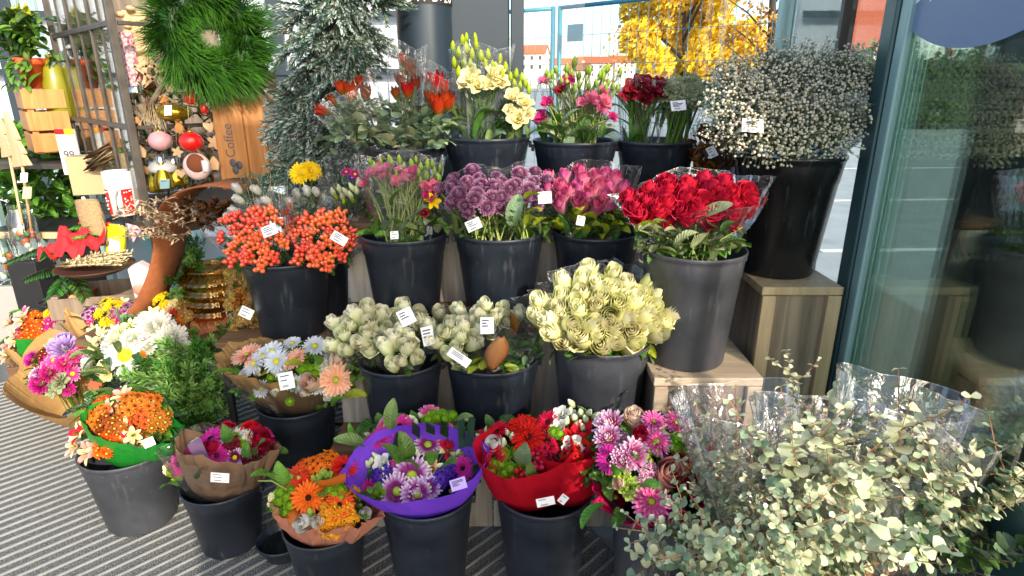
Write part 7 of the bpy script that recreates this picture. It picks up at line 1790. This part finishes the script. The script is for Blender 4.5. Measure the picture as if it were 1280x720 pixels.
# dark shelf with jars, wooden fir trees on sticks
t = thing('plant_shelf', 'dark shelf with pale front edge behind the norfolk pine', 'shelf', at(30, 290, 3.6)); q = at(30, 282, 3.6)
mb = MB(); mb.box(q + V((-.1, .1, -.02)), (.9, .5, .03), 'black_metal'); part('board', mb, t); mb = MB(); mb.box(q + V((-.1, -.16, -.02)), (.9, .02, .035), 'wood_pale'); part('front_edge', mb, t)
for dx in (-.5, .3): mb = MB(); mb.box((q.x + dx, q.y, q.z / 2 - .02), (.04, .3, q.z - .04), 'black_metal'); part('leg', mb, t)
for lab, px, py, w, h_ in (('clear glass jar with green and orange contents at the left edge', 12, 352, 30, 60), ('clear glass storage jar behind the norfolk pine', 38, 322, 30, 66)):
    p = at(px, py, 3.35); m = mpp(p); r = w / 2 * m; h = h_ * m; t = thing('glass_jar', lab, 'jar', p)
    mb = MB(); mb.lathe([(r * .9, 0), (r, .02), (r, h * .75), (r * .7, h * .88), (r * .72, h)], 'jar_glass', 28, Matrix.Translation(p), cap0=True); part('jar_body', mb, t)
    mb = MB()
    for k in range(16): mb.ball(p + V((rnd.uniform(-.6, .6) * r, rnd.uniform(-.6, .6) * r, rnd.uniform(.1, .6) * h)), r * .26, rnd.choice(['moss', 'clay_orange', 'white_ceramic', 'leaf_pale', 'leaf_grey']), 8, 6)
    part('contents', mb, t)
    mb = MB(); mb.box((p.x, p.y, p.z / 2 - .002), (.16, .16, p.z - .004), 'pier_stone' if px < 20 else 'black_metal'); single('display_block', mb, 'pale block carrying the left edge jar' if px < 20 else 'black block carrying the storage jar', 'block', (p.x, p.y, 0), bevel=.004)
def tree_outline(m, w, h): return [(-w * .12 * m, 0), (-w * .5 * m, 0), (-w * .3 * m, h * .22 * m), (-w * .42 * m, h * .22 * m), (-w * .2 * m, h * .48 * m), (-w * .3 * m, h * .48 * m), (-w * .06 * m, h * m), (w * .06 * m, h * m), (w * .3 * m, h * .48 * m), (w * .2 * m, h * .48 * m), (w * .42 * m, h * .22 * m), (w * .3 * m, h * .22 * m), (w * .5 * m, 0)]
for lab, px, py, w, h_, sx, sy in (('pale wooden fir tree on a stick, the taller one in front', 28, 208, 44, 66, 43, 286), ('pale wooden fir tree on a stick, half hidden behind the other', 12, 196, 34, 56, 32, 280)):
    p = at(px, py, 3.25 if px > 20 else 3.32); m = mpp(p); t = thing('wooden_tree', lab, 'ornament', p)
    mb = MB(); mb.prism(tree_outline(m, w, h_), .02, 'wood_pale', Matrix.Translation(p) @ Matrix.Rotation(-.5, 4, 'Z') @ Matrix.Rotation(-.12, 4, 'Y')); part('tree_board', mb, t, .003)
    mb = MB(); mb.tube([p, at(sx - 4, sy, 3.27)], .007, 'wood_pale', 6); part('stick', mb, t)
    if px > 20: tag_card(t, 30, 222, 3.2, 9, 12, 2, lines=2); tag_card(t, 34, 241, 3.2, 11, 15, 2, mat='wood_pale', lines=0, bar=False)
# hanging crates and pot plant
crate('upper orange wooden crate below the clay potted plant', (at(52, 165, 3.7).x, 3.75, at(52, 190, 3.7).z), (.20, .30, .36), 'wood_orange', .75)
t = thing('metal_shelf', 'thin grey metal shelf frame carrying the orange crate', 'shelf', at(62, 200, 3.7)); q = at(60, 200, 3.72)
mb = MB(); mb.box((q.x, 3.78, q.z - .02), (.7, .4, .03), 'cage_metal'); part('board', mb, t)
for dx in (-.3, .3): mb = MB(); mb.box((q.x + dx, 3.62, q.z / 2 - .03), (.04, .04, q.z - .06), 'frame_light'); part('leg', mb, t)
p = at(45, 111, 3.7); m = mpp(p); t = thing('potted_plant', 'green leafy plant in a bright orange clay pot on the crate', 'plant', p)
mb = MB(); r = 17 * m; mb.lathe([(r * .62, 0), (r * .92, 28 * m), (r, 28 * m), (r * 1.02, 36 * m), (r * .9, 36 * m), (r * .85, 25 * m)], 'clay_orange', 32, Matrix.Translation(p), cap0=True); part('pot', mb, t)
mb = MB()
for i in range(150): q = at(28 + rnd.gauss(0, 14), 48 + rnd.gauss(0, 16), 3.7 + rnd.uniform(-.1, .1)); leaf(mb, q, (rnd.uniform(-1, 1), rnd.uniform(-1, .3), rnd.uniform(-.3, .8)), .10, .045, rnd.choice(['leaf', 'leaf_fresh', 'leaf_dark', 'leaf_fresh']), rnd)
for i in range(12): q = at(28 + rnd.uniform(-8, 8), 30, 3.65); leaf(mb, q, (rnd.uniform(-.8, .8), -.2, 1), .11, .035, 'leaf_lime', rnd)
for i in range(24): q = at(rnd.uniform(12, 40), rnd.uniform(75, 108), 3.62); leaf(mb, q, (rnd.uniform(-1, 1), -.5, -.3), .06, .03, 'leaf_fresh', rnd)
for i in range(10): mb.tube([p + V((0, 0, 30 * m)), at(28 + rnd.uniform(-16, 16), 55, 3.7)], .004, 'stem', 4, cap=False)
part('foliage', mb, t)
t = thing('shrub', 'mass of fresh green leafy shrub behind the wooden fir trees', 'shrub', at(40, 300, 4.0)); mb = MB()
for i in range(520): q = at(rnd.uniform(-10, 105), rnd.uniform(165, 285), 4.0 + rnd.uniform(-.15, .15)); leaf(mb, q, (rnd.uniform(-1, 1), rnd.uniform(-1, .2), rnd.uniform(-.4, 1)), .11, .055, rnd.choice(['leaf', 'leaf_fresh', 'leaf_fresh', 'leaf_dark']), rnd)
part('foliage', mb, t)
for lab, px, py, w in (('black oval grip handle lying on the floor crate', 42, 392, 30), ('black looped cord behind the oval grip handle', 62, 378, 26)):
    p = at(px, py, 3.05); m = mpp(p); mb = MB(); mb.tube([p + V((w / 2 * m * math.cos(a), .04 * math.sin(a), 3 * m * math.sin(a))) for a in [2 * PI * k / 20 for k in range(21)]], .008, 'slipper', 6); single('ring_handle', mb, lab, 'handle', p)
crate('dark brown floor crate with ring handles beside the clay pot', (at(62, 400, 3.1).x, 3.15, .03), (.42, .34, .24), 'wood_brown', .3)

# repeats share a group; everything labelled is a thing
GROUPS = dict(flower_bucket='black flower buckets', rose_bunch='rose bunches in film', tulip_bunch='tulip bunches', lisianthus_bunch='lisianthus bunches', chrysanthemum_bunch='mauve chrysanthemum bunches', hypericum_bunch='coral berry bunches', eucalyptus_bunch='eucalyptus bunches at the front right', eucalyptus_sprig='loose eucalyptus sprigs', bouquet='paper wrapped bouquets', house='houses beyond the fence', bauble='baubles in the cabinet', bottle='gold bottles in the cabinet', wooden_crate='wooden crates at the left', glass_jar='glass jars at the left', wooden_tree='wooden fir trees on sticks', wooden_plinth='wooden plinths at the right', round_column='round steel columns', wooden_board='orange boards in the cabinet', conifer_bunch='conifer green bunches', flower_bunch='small flower bunches on the top step', tree='trees beyond the fence', display_block='blocks under the jars')
for o in list(S.objects):
    if o.parent is None and 'label' in o:
        o['kind'] = 'thing'; k = o.name.split('.')[0]
        if k in GROUPS: o['group'] = GROUPS[k]

# ================================================================== camera, light, render
cam = bpy.data.cameras.new('camera'); co = bpy.data.objects.new('camera', cam); COL.objects.link(co)
co.location = CAM; co.rotation_euler = (PI / 2 - PITCH, 0, 0); cam.sensor_width = 36; cam.lens = 36 * FPX / 1280; cam.clip_end = 2000; cam.clip_start = .05
S.camera = co
ELEV = math.radians(27)
ld = V((LD.x * math.cos(ELEV), LD.y * math.cos(ELEV), -math.sin(ELEV)))
sun = bpy.data.lights.new('sun', 'SUN'); sun.energy = 2.15; sun.angle = math.radians(.5); sun.color = (1, .90, .76)
so = bpy.data.objects.new('sun', sun); COL.objects.link(so); so.rotation_euler = (-ld).to_track_quat('Z', 'Y').to_euler(); so.location = (3, -6, 5)
w = bpy.data.worlds.new('World'); S.world = w; w.use_nodes = True
N, L = w.node_tree.nodes, w.node_tree.links
sky = N.new('ShaderNodeTexSky'); sky.sky_type = 'NISHITA'; sky.sun_disc = False; sky.sun_elevation = ELEV
sd = -ld; sky.sun_rotation = math.atan2(sd.x, sd.y); sky.air_density = 1.0; sky.dust_density = 2.5; sky.ozone_density = 1.0
L.new(sky.outputs[0], N['Background'].inputs[0]); N['Background'].inputs[1].default_value = .15
S.view_settings.view_transform = 'Standard'; S.view_settings.look = 'None'; S.view_settings.gamma = 1; S.view_settings.exposure = 1.5
S.render.engine = 'CYCLES'; c = S.cycles; c.use_denoising = True; c.max_bounces = 12; c.transparent_max_bounces = 24; c.diffuse_bounces = 4; c.glossy_bounces = 4
c.sample_clamp_indirect = 6; c.caustics_reflective = False; c.caustics_refractive = False
try: c.denoiser = 'OPENIMAGEDENOISE'
except Exception: pass
